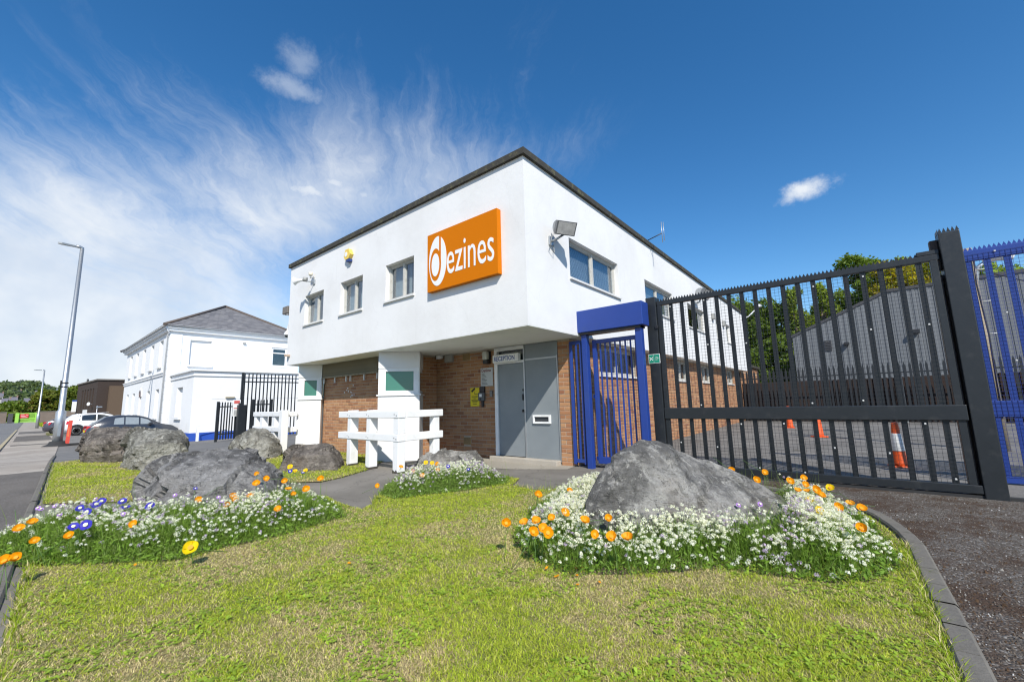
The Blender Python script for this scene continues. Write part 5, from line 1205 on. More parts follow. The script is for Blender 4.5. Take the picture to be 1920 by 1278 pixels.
# ------------------------------------------------------------------ cars parked across the forecourt (noses towards the buildings)
def car(label, loc, L, prof, belt, w, paint, group, wheel_r=0.32, axles=(0.75, 0.80), tail=True, cladding=False, rz=math.pi/2, glass=M_CARGLASS):
    """prof: list of (x, z_bottom, z_belt, z_roof) along the length from tail (0) to nose (L); the car's x axis points forward"""
    t_ = thing('parked_car', label, 'car', loc, group, rz); hw = w/2
    b = MB(); secs = []
    for (x, zb, zt, zr) in prof:
        tip = min(1.0, 0.80+0.9*min(x, L-x)/L*2.2); a = hw*tip; g = zr-zt
        gw = a*0.93; rw_ = a*0.93-0.17*min(1, g/0.45) if g > 0.02 else a*0.90
        secs.append([(x, -a*0.93, zb), (x, -a, zb+0.18), (x, -a, (zb+zt)/2+0.06), (x, -gw, zt), (x, -rw_, zr-0.03*min(1, g*4)), (x, -rw_*0.6, zr+0.012), (x, rw_*0.6, zr+0.012), (x, rw_, zr-0.03*min(1, g*4)), (x, gw, zt), (x, a, (zb+zt)/2+0.06), (x, a, zb+0.18), (x, a*0.93, zb)])
    for A, B in zip(secs, secs[1:]):
        for k in range(11): b.face([A[k], B[k], B[k+1], A[k+1]], 0, True)
        b.face([A[11], B[11], B[0], A[0]], 0)
    b.face(secs[0]); b.face(secs[-1][::-1])
    # welded so shading runs smoothly over the body
    me = b.mesh('body', paint); bm = bmesh.new(); bm.from_mesh(me); bmesh.ops.remove_doubles(bm, verts=bm.verts[:], dist=0.0005); bmesh.ops.recalc_face_normals(bm, faces=bm.faces[:]); bm.to_mesh(me); bm.free()
    me.polygons.foreach_set('use_smooth', np.ones(len(me.polygons), dtype=bool))
    body = link('body', me, t_)
    def at(x):
        for i in range(len(prof)-1):
            if prof[i][0] <= x <= prof[i+1][0]:
                f = (x-prof[i][0])/(prof[i+1][0]-prof[i][0]); return [Vector(p).lerp(Vector(q), f) for p, q in zip(secs[i], secs[i+1])]
        return [Vector(p) for p in secs[-1]]
    def side_pt(x, f, s):
        A = at(x); lo, hi = (A[3], A[4]) if s < 0 else (A[8], A[7]); return lo.lerp(hi, f)+Vector((0, s*0.008, 0.0))
    for s in (-1, 1):
        for (pts) in belt:
            g = MB(); P = [side_pt(x, f, s) for x, f in pts]
            g.prism(P if s > 0 else P[::-1], (0, -s*0.02, 0)); g.build('side_window', glass, t_, local=True)
        for ax in (axles[0], L-axles[1]):
            m_ = MB(); m_.lathe((ax, s*(hw-0.175), wheel_r), [(0.18, 0), (wheel_r-0.02, 0), (wheel_r, 0.03), (wheel_r, 0.17), (wheel_r-0.03, 0.20), (wheel_r*0.66, 0.205)], 28, axis=(0, s, 0)); wl = m_.build('wheel', M_TYRE, t_, local=True)
            m_ = MB(); m_.lathe((ax, s*(hw+0.015), wheel_r), [(wheel_r*0.68, 0.0), (wheel_r*0.66, 0.018), (wheel_r*0.6, 0.012), (wheel_r*0.58, 0.002), (0.0, 0.001)], 28, axis=(0, s, 0))
            for k in range(6):
                a = 2*math.pi*k/6; d = Vector((math.cos(a), 0, math.sin(a))); e_ = Vector((-d.z, 0, d.x)); c = Vector((ax, s*(hw+0.015), wheel_r))
                m_.prism([c-e_*0.035, c+d*wheel_r*0.62-e_*0.025, c+d*wheel_r*0.62+e_*0.025, c+e_*0.035], (0, s*0.015, 0))
            m_.build('rim', M_ALLOY, wl, local=True)
            m_ = MB(); arc = [Vector((ax+(wheel_r+0.065)*math.cos(a), 0, wheel_r+(wheel_r+0.065)*math.sin(a))) for a in [math.pi*i/14 for i in range(15)]]
            for p, q in zip(arc, arc[1:]):
                o0 = 1.12 if cladding else 1.03
                c = Vector((ax, 0, wheel_r)); m_.obox if False else None
                m_.face([p+Vector((0, s*(hw+.012), 0)), q+Vector((0, s*(hw+.012), 0)), c+(q-c)*o0+Vector((0, s*(hw+.006), 0)), c+(p-c)*o0+Vector((0, s*(hw+.006), 0))])
                m_.face([p+Vector((0, s*(hw+.012), 0)), q+Vector((0, s*(hw+.012), 0)), q+Vector((0, s*(hw-.25), 0)), p+Vector((0, s*(hw-.25), 0))])
            m_.prism([Vector((ax+(wheel_r+0.06)*math.cos(a), s*(hw+0.003), wheel_r+(wheel_r+0.06)*math.sin(a))) for a in [math.pi*i/14 for i in range(15)]], (0, s*0.004, 0)); m_.build('wheel_arch', M_PLASTIC, t_, local=True)
        g = MB(); A = at(0.12); y_ = A[2].y if s < 0 else A[9].y; zt = prof[1][2]
        g.prism([Vector((-0.03, s*abs(y_)*0.72, zt-0.22)), Vector((0.30, s*(abs(at(0.3)[2].y)+0.012), zt-0.20)), Vector((0.42, s*(abs(at(0.42)[2].y)+0.0), zt+0.03)), Vector((0.02, s*abs(y_)*0.76, zt+0.06))], (0, -s*0.06, 0.0)); g.build('tail_light', M_TAIL, t_, local=True)
        g = MB(); xm = belt[-1][0][0]+0.45 if len(belt) else L*.6; A = at(min(L*.66, L-1.3)); y_ = abs(A[3].y)
        g.bbox(L*.655-0.09, L*.655+0.09, s*(y_+0.05), s*(y_+0.20), A[3].z+0.0, A[3].z+0.14, 0.03); g.build('door_mirror', paint, t_, local=True)
        for hx in (L*0.35, L*0.55):
            g = MB(); A = at(hx); yy = abs(A[2].y)+0.012; g.bbox(hx, hx+0.2, s*(yy-0.02), s*(yy+0.015), A[3].z-0.13, A[3].z-0.10, 0.008); g.build('handle', paint, t_, local=True)
    # windscreen and rear window strips
    for (xa, xb) in ((prof[1][0]+0.10, prof[2][0]-0.02),):
        A, B = at(xa), at(xb); g = MB(); g.face([A[4]+Vector((-.01, .1, .015)), A[7]+Vector((-.01, -.1, .015)), B[7]+Vector((-.01, -.1, .02)), B[4]+Vector((-.01, .1, .02))]); g.build('rear_window', M_CARGLASS, t_, local=True)
    g = MB(); g.bbox(-0.02, 0.10, -hw*0.75, hw*0.75, prof[0][1]+0.12, prof[0][1]+0.32, 0.03); g.build('rear_bumper', M_PLASTIC if cladding else paint, t_, local=True)
    g = MB(); g.box(-0.026, -0.02, -0.26, 0.26, prof[0][1]+0.36, prof[0][1]+0.47); g.build('number_plate', M_YELLOW, t_, local=True)
    if cladding:
        for s in (-1, 1):
            g = MB(); g.bbox(axles[0]+0.42, L-axles[1]-0.42, s*(hw-0.02), s*(hw+0.012), 0.24, 0.36, 0.01); g.build('sill_cladding', M_PLASTIC, t_, local=True)
            g = MB(); g.tube([(0.75, s*0.58, prof[2][3]+0.03), (1.0, s*0.60, prof[2][3]+0.06), (2.6, s*0.60, prof[4][3]+0.045)], 0.018, 6); g.build('roof_rail', M_ALLOY, t_, local=True)
    return t_
hz = ground_z(-31)
car('anthracite hatchback with red tail light parked nose to the white house', (-31.1, 3.12, hz), 3.75,
    [(0.0, 0.30, 0.78, 0.80), (0.14, 0.22, 0.92, 0.95), (0.72, 0.2, 0.96, 1.42), (1.25, 0.2, 0.95, 1.48), (1.9, 0.2, 0.94, 1.46), (2.35, 0.2, 0.93, 1.33), (2.95, 0.2, 0.93, 0.96), (3.45, 0.22, 0.82, 0.84), (3.75, 0.32, 0.62, 0.64)],
    [[(0.98, 0.12), (1.38, 0.12), (1.38, 0.86), (1.02, 0.8)], [(1.44, 0.1), (1.98, 0.08), (1.98, 0.86), (1.44, 0.88)], [(2.05, 0.1), (2.62, 0.15), (2.36, 0.78), (2.05, 0.86)]], 1.7, M_CARGREY, 'cars parked by the white house', 0.29, (0.62, 0.72), glass=M_CARGLASS2)
car('silver white SUV with black wheel arches parked behind the lamp column', (-48, 3.45, ground_z(-48)), 4.5,
    [(0.0, 0.42, 0.95, 0.97), (0.10, 0.34, 1.06, 1.12), (0.62, 0.3, 1.10, 1.58), (1.3, 0.3, 1.08, 1.67), (2.2, 0.3, 1.06, 1.66), (2.75, 0.3, 1.05, 1.52), (3.45, 0.3, 1.05, 1.09), (4.2, 0.32, 0.92, 0.94), (4.5, 0.42, 0.72, 0.74)],
    [[(0.42, 0.25), (0.95, 0.10), (1.0, 0.85), (0.66, 0.72)], [(1.06, 0.08), (1.85, 0.06), (1.85, 0.88), (1.06, 0.86)], [(1.93, 0.06), (3.0, 0.15), (2.72, 0.72), (2.3, 0.85), (1.93, 0.88)]], 1.82, M_CARWHITE, 'cars parked by the white house', 0.36, (0.82, 0.86), cladding=True)
car('dark purple car with its tail showing beyond the silver SUV', (-53.5, 2.85, ground_z(-53.5)), 4.2,
    [(0.0, 0.34, 0.85, 0.87), (0.15, 0.24, 0.98, 1.02), (0.8, 0.2, 1.0, 1.36), (1.5, 0.2, 0.98, 1.46), (2.2, 0.2, 0.97, 1.43), (2.7, 0.2, 0.96, 1.28), (3.3, 0.2, 0.95, 0.98), (3.9, 0.22, 0.84, 0.86), (4.2, 0.32, 0.62, 0.64)],
    [[(0.98, 0.12), (1.5, 0.12), (1.5, 0.86), (1.1, 0.8)], [(1.56, 0.1), (2.4, 0.08), (2.3, 0.8), (1.56, 0.88)]], 1.75, M_CARDARK, 'cars parked by the white house', 0.31, (0.7, 0.8))

# ------------------------------------------------------------------ the white house
HO = Vector((-28.1, 6.84, -0.5)); ha = math.radians(-1.7)
HX = Vector((math.cos(ha), math.sin(ha), 0)); HY = Vector((-math.sin(ha), math.cos(ha), 0)); HZ = Vector((0, 0, 1))
def hp(x, y, z): return HO+HX*x+HY*y+HZ*(z+0.5)
house = thing('white_house', 'old white two-storey house with grey slate hip roof and blue plinth', 'building', hp(-14, 4, -0.5))
def hbox(b, x0, x1, y0, y1, z0, z1, mi=0): b.obox(hp(x0, y0, z0), HX*(x1-x0), HY*(y1-y0), HZ*(z1-z0), mi)
x_far, x_near, yf, yb, eav = -22.6, -5.5, -0.24, 7.7, 6.25
cols = (-8.0, -11.05, -14.1, -17.15, -20.15)
uop = [(c-0.56, c+0.56) for c in cols]
bb = MB(); ops = [(a-x_far, c-x_far, 4.1+0.5, 5.88+0.5) for a, c in uop]+[(a-x_far, c-x_far, 0.75+0.5, 2.58+0.5) for k, (a, c) in enumerate(uop) if k != 2]+[(-14.1-0.5-x_far, -14.1+0.5-x_far, 0.1, 2.25+0.5)]
wall_face(bb, hp(x_far, yf, -0.5), HX, x_near-x_far, eav+0.5, ops, 0.24, -HY); bb.build('wall', M_HOUSEW, house)
bb = MB(); sops = [(0.82-yf, 2.0-yf, 4.1+0.5, 5.75+0.5), (5.78-yf, 6.9-yf, 4.2+0.5, 5.66+0.5)]
wall_face(bb, hp(x_near, yf, -0.5), HY, yb-yf, eav+0.5, sops, 0.14, HX); bb.build('wall', M_HOUSEW, house)
bb = MB(); bb.face([hp(x_far, yf, -.5), hp(x_far, yf, eav), hp(x_far, yb, eav), hp(x_far, yb, -.5)]); bb.face([hp(x_far, yb, -.5), hp(x_far, yb, eav), hp(x_near, yb, eav), hp(x_near, yb, -.5)]); bb.build('wall', M_HOUSEW, house)
# blocked windows: painted infill set back, with sills
for k, (a, c) in enumerate(uop):
    for (z0, z1) in ((4.1, 5.88), (0.75, 2.58)):
        if k == 2 and z0 < 1: continue
        f = MB(); hbox(f, a, c, yf+0.235, yf+0.25, z0, z1); w_ = f.build('window', M_HOUSEW, house)
        f = MB(); hbox(f, a-0.05, c+0.05, yf-0.13, yf+0.02, z0-0.12, z0); f.build('sill', M_HOUSEW, w_)
        f = MB(); hbox(f, (a+c)/2-0.03, (a+c)/2+0.03, yf+0.19, yf+0.235, z0, z1); hbox(f, a, c, yf+0.2, yf+0.233, (z0+z1)/2-.03, (z0+z1)/2+.03); f.build('frame', M_HOUSEW, w_)
f = MB(); hbox(f, -14.6, -13.6, yf+0.235, yf+0.25, -0.4, 2.25); f.build('door', M_RED_DOOR, house)
f = MB(); n_ = 12
for i in range(n_):
    a0, a1 = math.pi*i/n_, math.pi*(i+1)/n_
    P = lambda a, r: hp(-14.1+r*math.cos(a), yf-0.05, 2.25+r*math.sin(a)); f.prism([P(a0, 0.5), P(a0, 0.64), P(a1, 0.64), P(a1, 0.5)], HY*0.08)
f.prism([hp(-14.1+0.5*math.cos(math.pi*i/n_), yf-0.004, 2.25+0.5*math.sin(math.pi*i/n_)) for i in range(n_+1)], HY*0.003, 0); f.build('door_arch', M_HOUSEW, house)
f = MB(); f.prism([hp(-14.1+0.495*math.cos(math.pi*i/n_), yf-0.008, 2.25+0.495*math.sin(math.pi*i/n_)) for i in range(n_+1)], HY*0.003); f.build('fanlight', M_RED_DOOR, house)
f = MB(); hbox(f, x_near-0.155, x_near-0.14, 0.82, 2.0, 4.1, 5.75); w_ = f.build('window', M_HOUSEW, house); f = MB(); hbox(f, x_near-0.02, x_near+0.12, 0.72, 2.1, 3.98, 4.1); f.build('sill', M_HOUSEW, w_)
window(house, hp(x_near, 5.78, 4.2), HY, HX, 1.12, 1.46, 0.06, [], 0.09, M_WPAINT, M_GLASS, True, M_HOUSEW)
f = MB(); hbox(f, x_near-0.055, x_near-0.01, 5.86, 6.82, 5.2, 5.27); f.build('transom', M_WPAINT, house)
# corner quoins, string course, cornice, gutter, pipes
f = MB(); hbox(f, x_near-0.62, x_near+0.035, yf-0.035, yf+0.62, 0.25, eav); 
q_ = f.build('corner_pilaster', M_HOUSEW, house)
f = MB()
for k in range(14): hbox(f, x_near-0.63, x_near+0.037, yf-0.037, yf+0.63, 0.6+k*0.4, 0.615+k*0.4)
tag(f.build('joint', M('stone_joint', (0.55, 0.54, 0.5), 0.8), q_), kind='stuff')
f = MB(); hbox(f, x_far, x_near-0.62, yf-0.07, yf, 3.42, 3.56); hbox(f, x_far, x_near-0.62, yf-0.12, yf, 3.56, 3.62); f.build('string_course', M_HOUSEW, house)
f = MB(); hbox(f, x_far-0.2, x_near+0.2, yf-0.2, yf, eav-0.02, eav+0.14); hbox(f, x_far-0.3, x_near+0.3, yf-0.3, yf, eav+0.14, eav+0.26); hbox(f, x_near, x_near+0.2, yf, yb, eav-0.02, eav+0.14); hbox(f, x_near, x_near+0.3, yf, yb, eav+0.14, eav+0.26); hbox(f, x_far-0.3, x_near+0.3, yf, yb+0.3, eav+0.2, eav+0.262); f.build('cornice', M_HOUSEW, house)
f = MB(); f.tube([hp(x_far-.3, yf-0.36, eav+0.30), hp(x_near+0.36, yf-0.36, eav+0.30), hp(x_near+0.36, yb+.3, eav+0.28)], 0.065, 8); f.build('gutter', M_GUTTER, house)
f = MB(); f.tube([hp(x_near+0.30, yf-0.3, eav+0.22), hp(x_near+0.1, yf-0.1, eav-0.15), hp(x_near-0.30, yf-0.10, eav-0.32), hp(x_near-0.34, yf-0.10, -0.4)], 0.045, 8); f.build('downpipe', M_HOUSEW, house)
# hip roof with slate courses
e0, e1, e2, e3 = hp(x_far-.42, yf-.42, eav+.3), hp(x_near+.42, yf-.42, eav+.3), hp(x_near+.42, yb+.42, eav+.3), hp(x_far-.42, yb+.42, eav+.3)
r0, r1 = hp(x_far+4.3, 3.73, 9.15), hp(x_near-4.3, 3.73, 9.15)
f = MB(); f.face([e0, e1, r1, r0]); f.face([e2, e3, r0, r1]); f.face([e1, e2, r1]); f.face([e3, e0, r0]); rf = f.build('roof', M_SLATE, house)
def slates(A, B, C, D, ncol):
    """courses of single slates between an eave line A-B and a top line D-C, lapped"""
    f = MB(); f.c = []; A, B, C, D = (Vector(q) for q in (A, B, C, D)); nn = (B-A).cross(D-A).normalized()
    if nn.z < 0: nn = -nn
    rows = 20
    for r in range(rows):
        t0, t1 = r/rows, (r+1)/rows+0.006
        L0, R0, L1, R1 = A.lerp(D, t0), B.lerp(C, t0), A.lerp(D, min(t1, 1)), B.lerp(C, min(t1, 1))
        k = max(1, int((R0-L0).length/0.30))
        for i in range(k):
            s0, s1 = (i+(0.5 if r % 2 else 0))/k, (i+1+(0.5 if r % 2 else 0))/k; s1 = min(s1, 1.0)
            if s0 >= 1: continue
            j = rnd.uniform(0, 0.006); g = 0.004/max((R0-L0).length, .3); v = rnd.uniform(0, 1)
            p = [L0.lerp(R0, s0+g)+nn*(0.022+j), L0.lerp(R0, s1-g)+nn*(0.022+j), L1.lerp(R1, s1-g)+nn*0.006, L1.lerp(R1, s0+g)+nn*0.006]
            f.face(p); f.c += [(v, v, v, 1)]*4; f.face([p[0], p[0]-nn*0.02, p[1]-nn*0.02, p[1]]); f.c += [(v, v, v, 1)]*4
    tag(f.build('slates', brick_mat('slate_courses', False, [(0, (0.15, 0.148, 0.155)), (0.5, (0.19, 0.185, 0.19)), (1, (0.23, 0.222, 0.222))]), rf), kind='stuff')
slates(e1, e2, r1, r1, 30); slates(e0, e1, r1, r0, 30)
f = MB(); f.tube([e1+HZ*.02, r1+HZ*.05], 0.10, 8); f.tube([e2+HZ*.02, r1+HZ*.05], 0.10, 8); f.tube([r1+HZ*.05, r0+HZ*.05], 0.10, 8); f.tube([r0+HZ*.05, e0+HZ*.02], 0.1, 8); f.build('ridge_tiles', M_RIDGE, rf)
# ground floor extension
bb = MB(); wall_face(bb, hp(-5.4, 0, -0.5), HX, 5.4, 3.72, [(1.75, 3.15, 1.27, 3.0)], 0.2, -HY); bb.build('extension_wall', M_HOUSEW, house)
bb = MB(); wall_face(bb, hp(0, 0, -0.1), HY, 9.5, 3.32, [], 0.2, HX); bb.build('extension_wall', M_HOUSEW, house)
bb = MB(); hbox(bb, -5.4, -0.003, 0.003, 9.5, 3.0, 3.3); hbox(bb, -5.45, 0.12, -0.12, 9.5, 3.3, 3.40); hbox(bb, -5.42, 0.06, -0.06, 9.5, 3.02, 3.1); bb.build('extension_cornice', M_HOUSEW, house)
bb = MB(); hbox(bb, -5.4, 0.025, -0.02, 9.5, -0.7, -0.09); bb.build('plinth', M_HOUSEBLUE, house)
f = MB(); hbox(f, -3.65, -2.25, 0.195, 0.21, 0.77, 2.5); w_ = f.build('window', M_HOUSEW, house); f = MB(); hbox(f, -3.7, -2.2, -0.12, 0.02, 0.62, 0.77); f.build('sill', M_HOUSEW, w_)
f = MB(); hbox(f, 0.003, 0.008, 0.9, 9.0, 1.74, 1.75); f.build('render_joint', M('thin_joint', (0.5, 0.5, 0.5), 0.8), house)
t_ = thing('bulkhead_lamp', 'small beige bulkhead lamp on the white extension above the narrow gate', 'lamp', hp(0, 1.75, 1.75)); f = MB(); hbox(f, 0.004, 0.12, 1.55, 2.0, 1.79, 1.87); f.build('housing', M('beige_lamp', (0.5, 0.44, 0.32), 0.5, 0.1, 8), t_)
t_ = thing('wall_vent', 'small dark vent high on the side wall of the white house', 'vent', hp(x_near, 3.95, 5.8)); f = MB(); hbox(f, x_near+.003, x_near+0.12, 3.85, 4.02, 5.74, 5.84); f.build('cowl', M_GREYBOX, t_)
t_ = thing('handrail', 'thin white tubular handrail beside the blue plinth', 'handrail', hp(0.5, 0.5, -0.5)); f = MB(); f.tube([hp(0.5, 0.25, -0.5), hp(0.5, 0.15, 0.28), hp(0.5, 1.35, 0.55), hp(0.5, 1.35, -0.3)], 0.025, 6); f.build('rail', M_WMETAL, t_); f = MB(); hbox(f, 0.46, 0.54, 0.2, 0.32, -0.55, -0.05); f.build('post', M_WMETAL, t_)

# black palisade gates between the house and the office
def palisade(name, label, o, u, L, z0, z1, n_pale, group=None, w=0.06, flat=True, post=0.1):
    o, u = Vector(o), Vector(u).normalized(); nn = Vector((u.y, -u.x, 0)); t_ = thing(name, label, 'gate', o, group); off = wloc(t_)
    pm = MB(); pm.prism([Vector((-w/2, 0, z0+.05)).x*u+HZ*(z0+.05), u*(w/2)+HZ*(z0+.05), u*(w/2)+HZ*(z1-.03), HZ*z1 if not flat else u*(w/2)+HZ*z1, -u*(w/2)+HZ*(z1-.03)], nn*0.012); pme = pm.mesh('pale', M_BLACK)
    for i in range(n_pale): link('pale', pme, t_, o+u*(L*(i+0.5)/n_pale)+Vector((0, 0, -o.z))-Vector((off.x, off.y, off.z))+Vector((0, 0, o.z)) if False else (u*(L*(i+0.5)/n_pale)+Vector((0, 0, -off.z))))
    for z in (z0+0.30, z0+(z1-z0)*0.86):
        b = MB(); b.obox(o+u*0-nn*0.05+Vector((0, 0, z-o.z)), u*L, nn*0.04, (0, 0, 0.06)); b.build('rail', M_BLACK, t_)
    for a in (0, L):
        b = MB(); b.obox(o+u*(a-post/2)-nn*0.06+Vector((0, 0, z0-o.z-0.1)), u*post, nn*0.1, (0, 0, z1-z0+0.12)); b.build('post', M_BLACK, t_)
    return t_
palisade('palisade_gate', 'tall black palisade gate closing the drive beside the white house', (-25, 8.22, -0.4), (0, 1, 0), 3.2, -0.4, 3.02, 17)
palisade('palisade_gate', 'low narrow black palisade gate in front of the white extension', (-25.1, 7.22, -0.42), (0, 1, 0), 0.85, -0.42, 1.52, 7, flat=False)
palisade('palisade_gate', 'short black palisade section with pointed pales beside the tall gate', (-24.2, 8.5, -0.4), (0, 1, 0), 0.9, -0.4, 1.6, 6, flat=False)
t_ = thing('gate_pillar', 'thick black box pillar between the two palisade gates', 'gate post', (-24.6, 8.15, -0.4)); b = MB(); b.bbox(-24.75, -24.5, 7.95, 8.32, -0.5, 1.35, 0.02); b.bbox(-24.72, -24.53, 8.0, 8.2, 1.35, 1.45, 0.01); b.build('shaft', M_BLACK, t_)
t_ = thing('site_notices', 'white site safety notice with red panels fixed beside the narrow gate', 'sign', (-24.9, 8.0, 0.9)); b = MB(); b.bbox(-24.93, -24.90, 7.82, 8.16, 0.78, 1.62, 0.004); b.build('panel', M_SIGNW, t_)
b = MB(); b.box(-24.899, -24.896, 7.86, 8.12, 1.42, 1.58); b.box(-24.899, -24.896, 7.86, 8.12, 1.16, 1.21); b.build('red_band', M('faded_sign_red', (0.6, 0.12, 0.1), 0.5, 0.1, 5), t_)
b = MB()
for k in range(6): b.box(-24.899, -24.896, 7.87, 8.08-0.02*(k % 3), 0.84+k*0.045, 0.858+k*0.045)
tag(b.build('small_print', M_INK, t_), kind='stuff')

# ------------------------------------------------------------------ far left: dark brick block, walls, green gate
fb_ = thing('brick_block', 'dark brown brick block with tall narrow windows beyond the white house', 'building', (-80, 9, -0.65))
D0 = Vector((-80, 8.78, -0.68)); Dx = Vector((-1, -0.03, 0)).normalized(); Dy = Vector((0.03, -1, 0)).normalized()*-1
b = MB(); dops = [(2.2+i*2.1, 3.2+i*2.1, 2.4, 5.2) for i in range(5)]+[(6.0, 8.6, 0.05, 2.0)]
wall_face(b, D0, Dx, 16, 6.2, dops, 0.25, -Dy); b.face([D0+Dx*16, D0+Dx*16+HZ*6.2, D0+Dx*16+Dy*9+HZ*6.2, D0+Dx*16+Dy*9]); b.build('wall', M_DBRICKN, fb_)
b = MB(); wall_face(b, D0, Dy, 12, 6.2, [], 0.2, -Dx); b.build('wall', M_DBRICKN, fb_)
b = MB(); b.obox(D0-Dx*0.9+Dy*1.15, Dx*0.95, Dy*6, HZ*5.42); b.build('wing', M_TBRICKN, fb_)
b = MB(); b.obox(D0-Dx*0.15-Dy*0.15+HZ*6.2, Dx*16.3, Dy*12.3, HZ*0.18); b.build('parapet', M('block_parapet', (0.16, 0.14, 0.12), 0.8), fb_)
for q in dops[:5]:
    b = MB(); b.obox(D0+Dx*q[0]+Dy*0.2+HZ*q[2], Dx*(q[1]-q[0]), Dy*0.02, HZ*(q[3]-q[2])); w_ = b.build('window', M('brown_window', (0.13, 0.085, 0.06), 0.4), fb_); b = MB(); b.obox(D0+Dx*(q[0]+0.45)+Dy*0.14+HZ*q[2], Dx*0.1, Dy*0.06, HZ*(q[3]-q[2])); b.build('mullion', M_WPAINT, w_)
q = dops[5]; b = MB(); b.obox(D0+Dx*(q[0]-.3)-Dy*0.06+HZ*1.75, Dx*3.2, Dy*0.1, HZ*0.5); b.obox(D0+Dx*(q[0]-.3)-Dy*0.06, Dx*0.4, Dy*0.1, HZ*1.75); b.build('door_surround', M_WPAINT, fb_); b = MB(); b.obox(D0+Dx*q[0]+Dy*0.2, Dx*2.6, Dy*0.02, HZ*1.95); b.build('door', M_DARKIN, fb_)
t_ = thing('wall_sign', 'tall white sign with blue top at the far corner of the brick block', 'sign', D0+Dx*12); b = MB(); b.obox(D0+Dx*14.5-Dy*0.6+HZ*2.0, Dx*0.1, Dy*0.5, HZ*1.6); b.build('panel', M_SIGNW, t_); b = MB(); b.obox(D0+Dx*14.5-Dy*0.6+HZ*3.6, Dx*0.1, Dy*0.5, HZ*0.25); b.build('header', M_NAVY, t_)
t_ = thing('satellite_dish', 'small round white dish on the front of the brick block', 'dish', D0+Dx*1.2); b = MB(); b.lathe(D0+Dx*1.5-Dy*0.45+HZ*3.0, [(0.0, 0.0), (0.15, 0.02), (0.24, 0.07), (0.23, 0.08)], 14, axis=(0.6, -0.8, 0.1)); b.build('dish', M_WMETAL, t_); b = MB(); b.tube([D0+Dx*1.5+HZ*2.95, D0+Dx*1.5-Dy*0.4+HZ*3.0], 0.03, 6); b.build('arm', M_GALV, t_)
t_ = thing('chimney_pipe', 'short dark flue pipe on the far roof edge of the brick block', 'flue', D0+Dx*10+HZ*6.2); b = MB(); b.tube([D0+Dx*12+Dy*0.5+HZ*6.3, D0+Dx*12+Dy*0.5+HZ*7.0], 0.12, 10); b.build('pipe', M_PLASTIC, t_)
t_ = thing('camera_pole', 'thin pole with a camera and teal cabinet before the brick block', 'pole', (-74, 8.3, -.65)); b = MB(); b.tube([(-74, 8.3, -.65), (-74, 8.3, 2.0)], 0.05, 8); b.bbox(-74.1, -73.9, 8.2, 8.75, 1.75, 1.9, 0.02); b.build('pole', M_GALV, t_); b = MB(); b.bbox(-74.2, -73.8, 8.3, 8.7, -0.65, 0.6, 0.03); b.build('cabinet', M('teal_cabinet', (0.2, 0.42, 0.38), 0.5, 0.1, 3), t_)
gz = -0.72
lg = thing('lime_gate', 'lime green slatted site gate with a red sign across the road end', 'gate', (-146, 4.9, gz))
def lbox(nm, y0, y1, z0, z1, dx_=0.0, mat=M_LIME, th=0.12):
    b = MB(); b.box(-146.4+dx_, -146.4+dx_+th, y0, y1, gz+z0, gz+z1); return b.build(nm, mat, lg)
lbox('post', 3.4, 3.95, 0, 2.2, 0.1, th=0.3); lbox('post', 6.3, 6.6, 0, 2.2, 0.1, th=0.3); lbox('top_rail', 3.95, 6.3, 1.98, 2.15); lbox('mid_rail', 3.95, 6.3, 0.78, 1.0); lbox('bottom_rail', 3.95, 6.3, 0.08, 0.2)
for i in range(15): lbox('slat', 4.0+i*0.153, 4.09+i*0.153, 0.2, 1.98, 0.03, th=0.05)
t_ = thing('gate_banner', 'red banner with pale lettering hanging on the lime green gate', 'banner', (-146.2, 4.8, gz+1)); b = MB(); b.box(-146.2, -146.17, 4.1, 5.35, gz+1.05, gz+1.95); b.build('panel', M_RED, t_); b = MB()
for y0, y1, z in ((4.2, 4.7, 1.78), (4.95, 5.3, 1.6), (4.2, 4.9, 1.45), (4.3, 5.2, 1.12)): b.box(-146.17, -146.16, y0, y1, gz+z, gz+z+0.1)
tag(b.build('lettering', M('banner_print', (0.8, 0.55, 0.52), 0.6), t_), kind='stuff')
t_ = thing('gate_pillar', 'dark brick gate pillar left of the lime green gate', 'gate post', (-147, 2.9, gz)); b = MB(); b.bbox(-147.3, -146.6, 2.35, 3.1, gz, gz+2.1, 0.03); b.build('shaft', M('dark_pillar_brick', (0.07, 0.07, 0.075), 0.8, 0.2, 4), t_)
for (y0, y1, zt, lab) in ((-40, 2.2, 2.35, 'long pinkish brown boundary wall left of the dark gate pillar'), (6.7, 30, 2.35, 'long brown boundary wall behind the grass verge and parked cars')):
    t_ = thing('boundary_wall', lab, 'wall', (-150, (y0+y1)/2, gz)); b = MB(); b.box(-150.3, -150, y0, y1, gz, gz+zt); b.build('masonry', M('brown_masonry', (0.20, 0.155, 0.12), 0.85, 0.25, 1.2, bmp=0.3), t_); b = MB(); b.box(-150.36, -149.94, y0, y1, gz+zt, gz+zt+0.12); b.build('coping', M('wall_coping', (0.22, 0.2, 0.17), 0.85), t_)
for (x, y, H, lab) in ((-152, 14.2, 3.6, 'short grey post standing before the dark trees'), (-200, 3.2, 6.0, 'far thin pole at the left edge of the road'), (-190, 12.0, 9.5, 'far pale pole among the trees left of the near lamp')):
    t_ = thing('thin_pole', lab, 'pole', (x, y, gz), 'far poles by the trees'); b = MB(); b.tube([(x, y, gz), (x, y, gz+H)], 0.12, 8); b.build('shaft', M_GALV, t_)

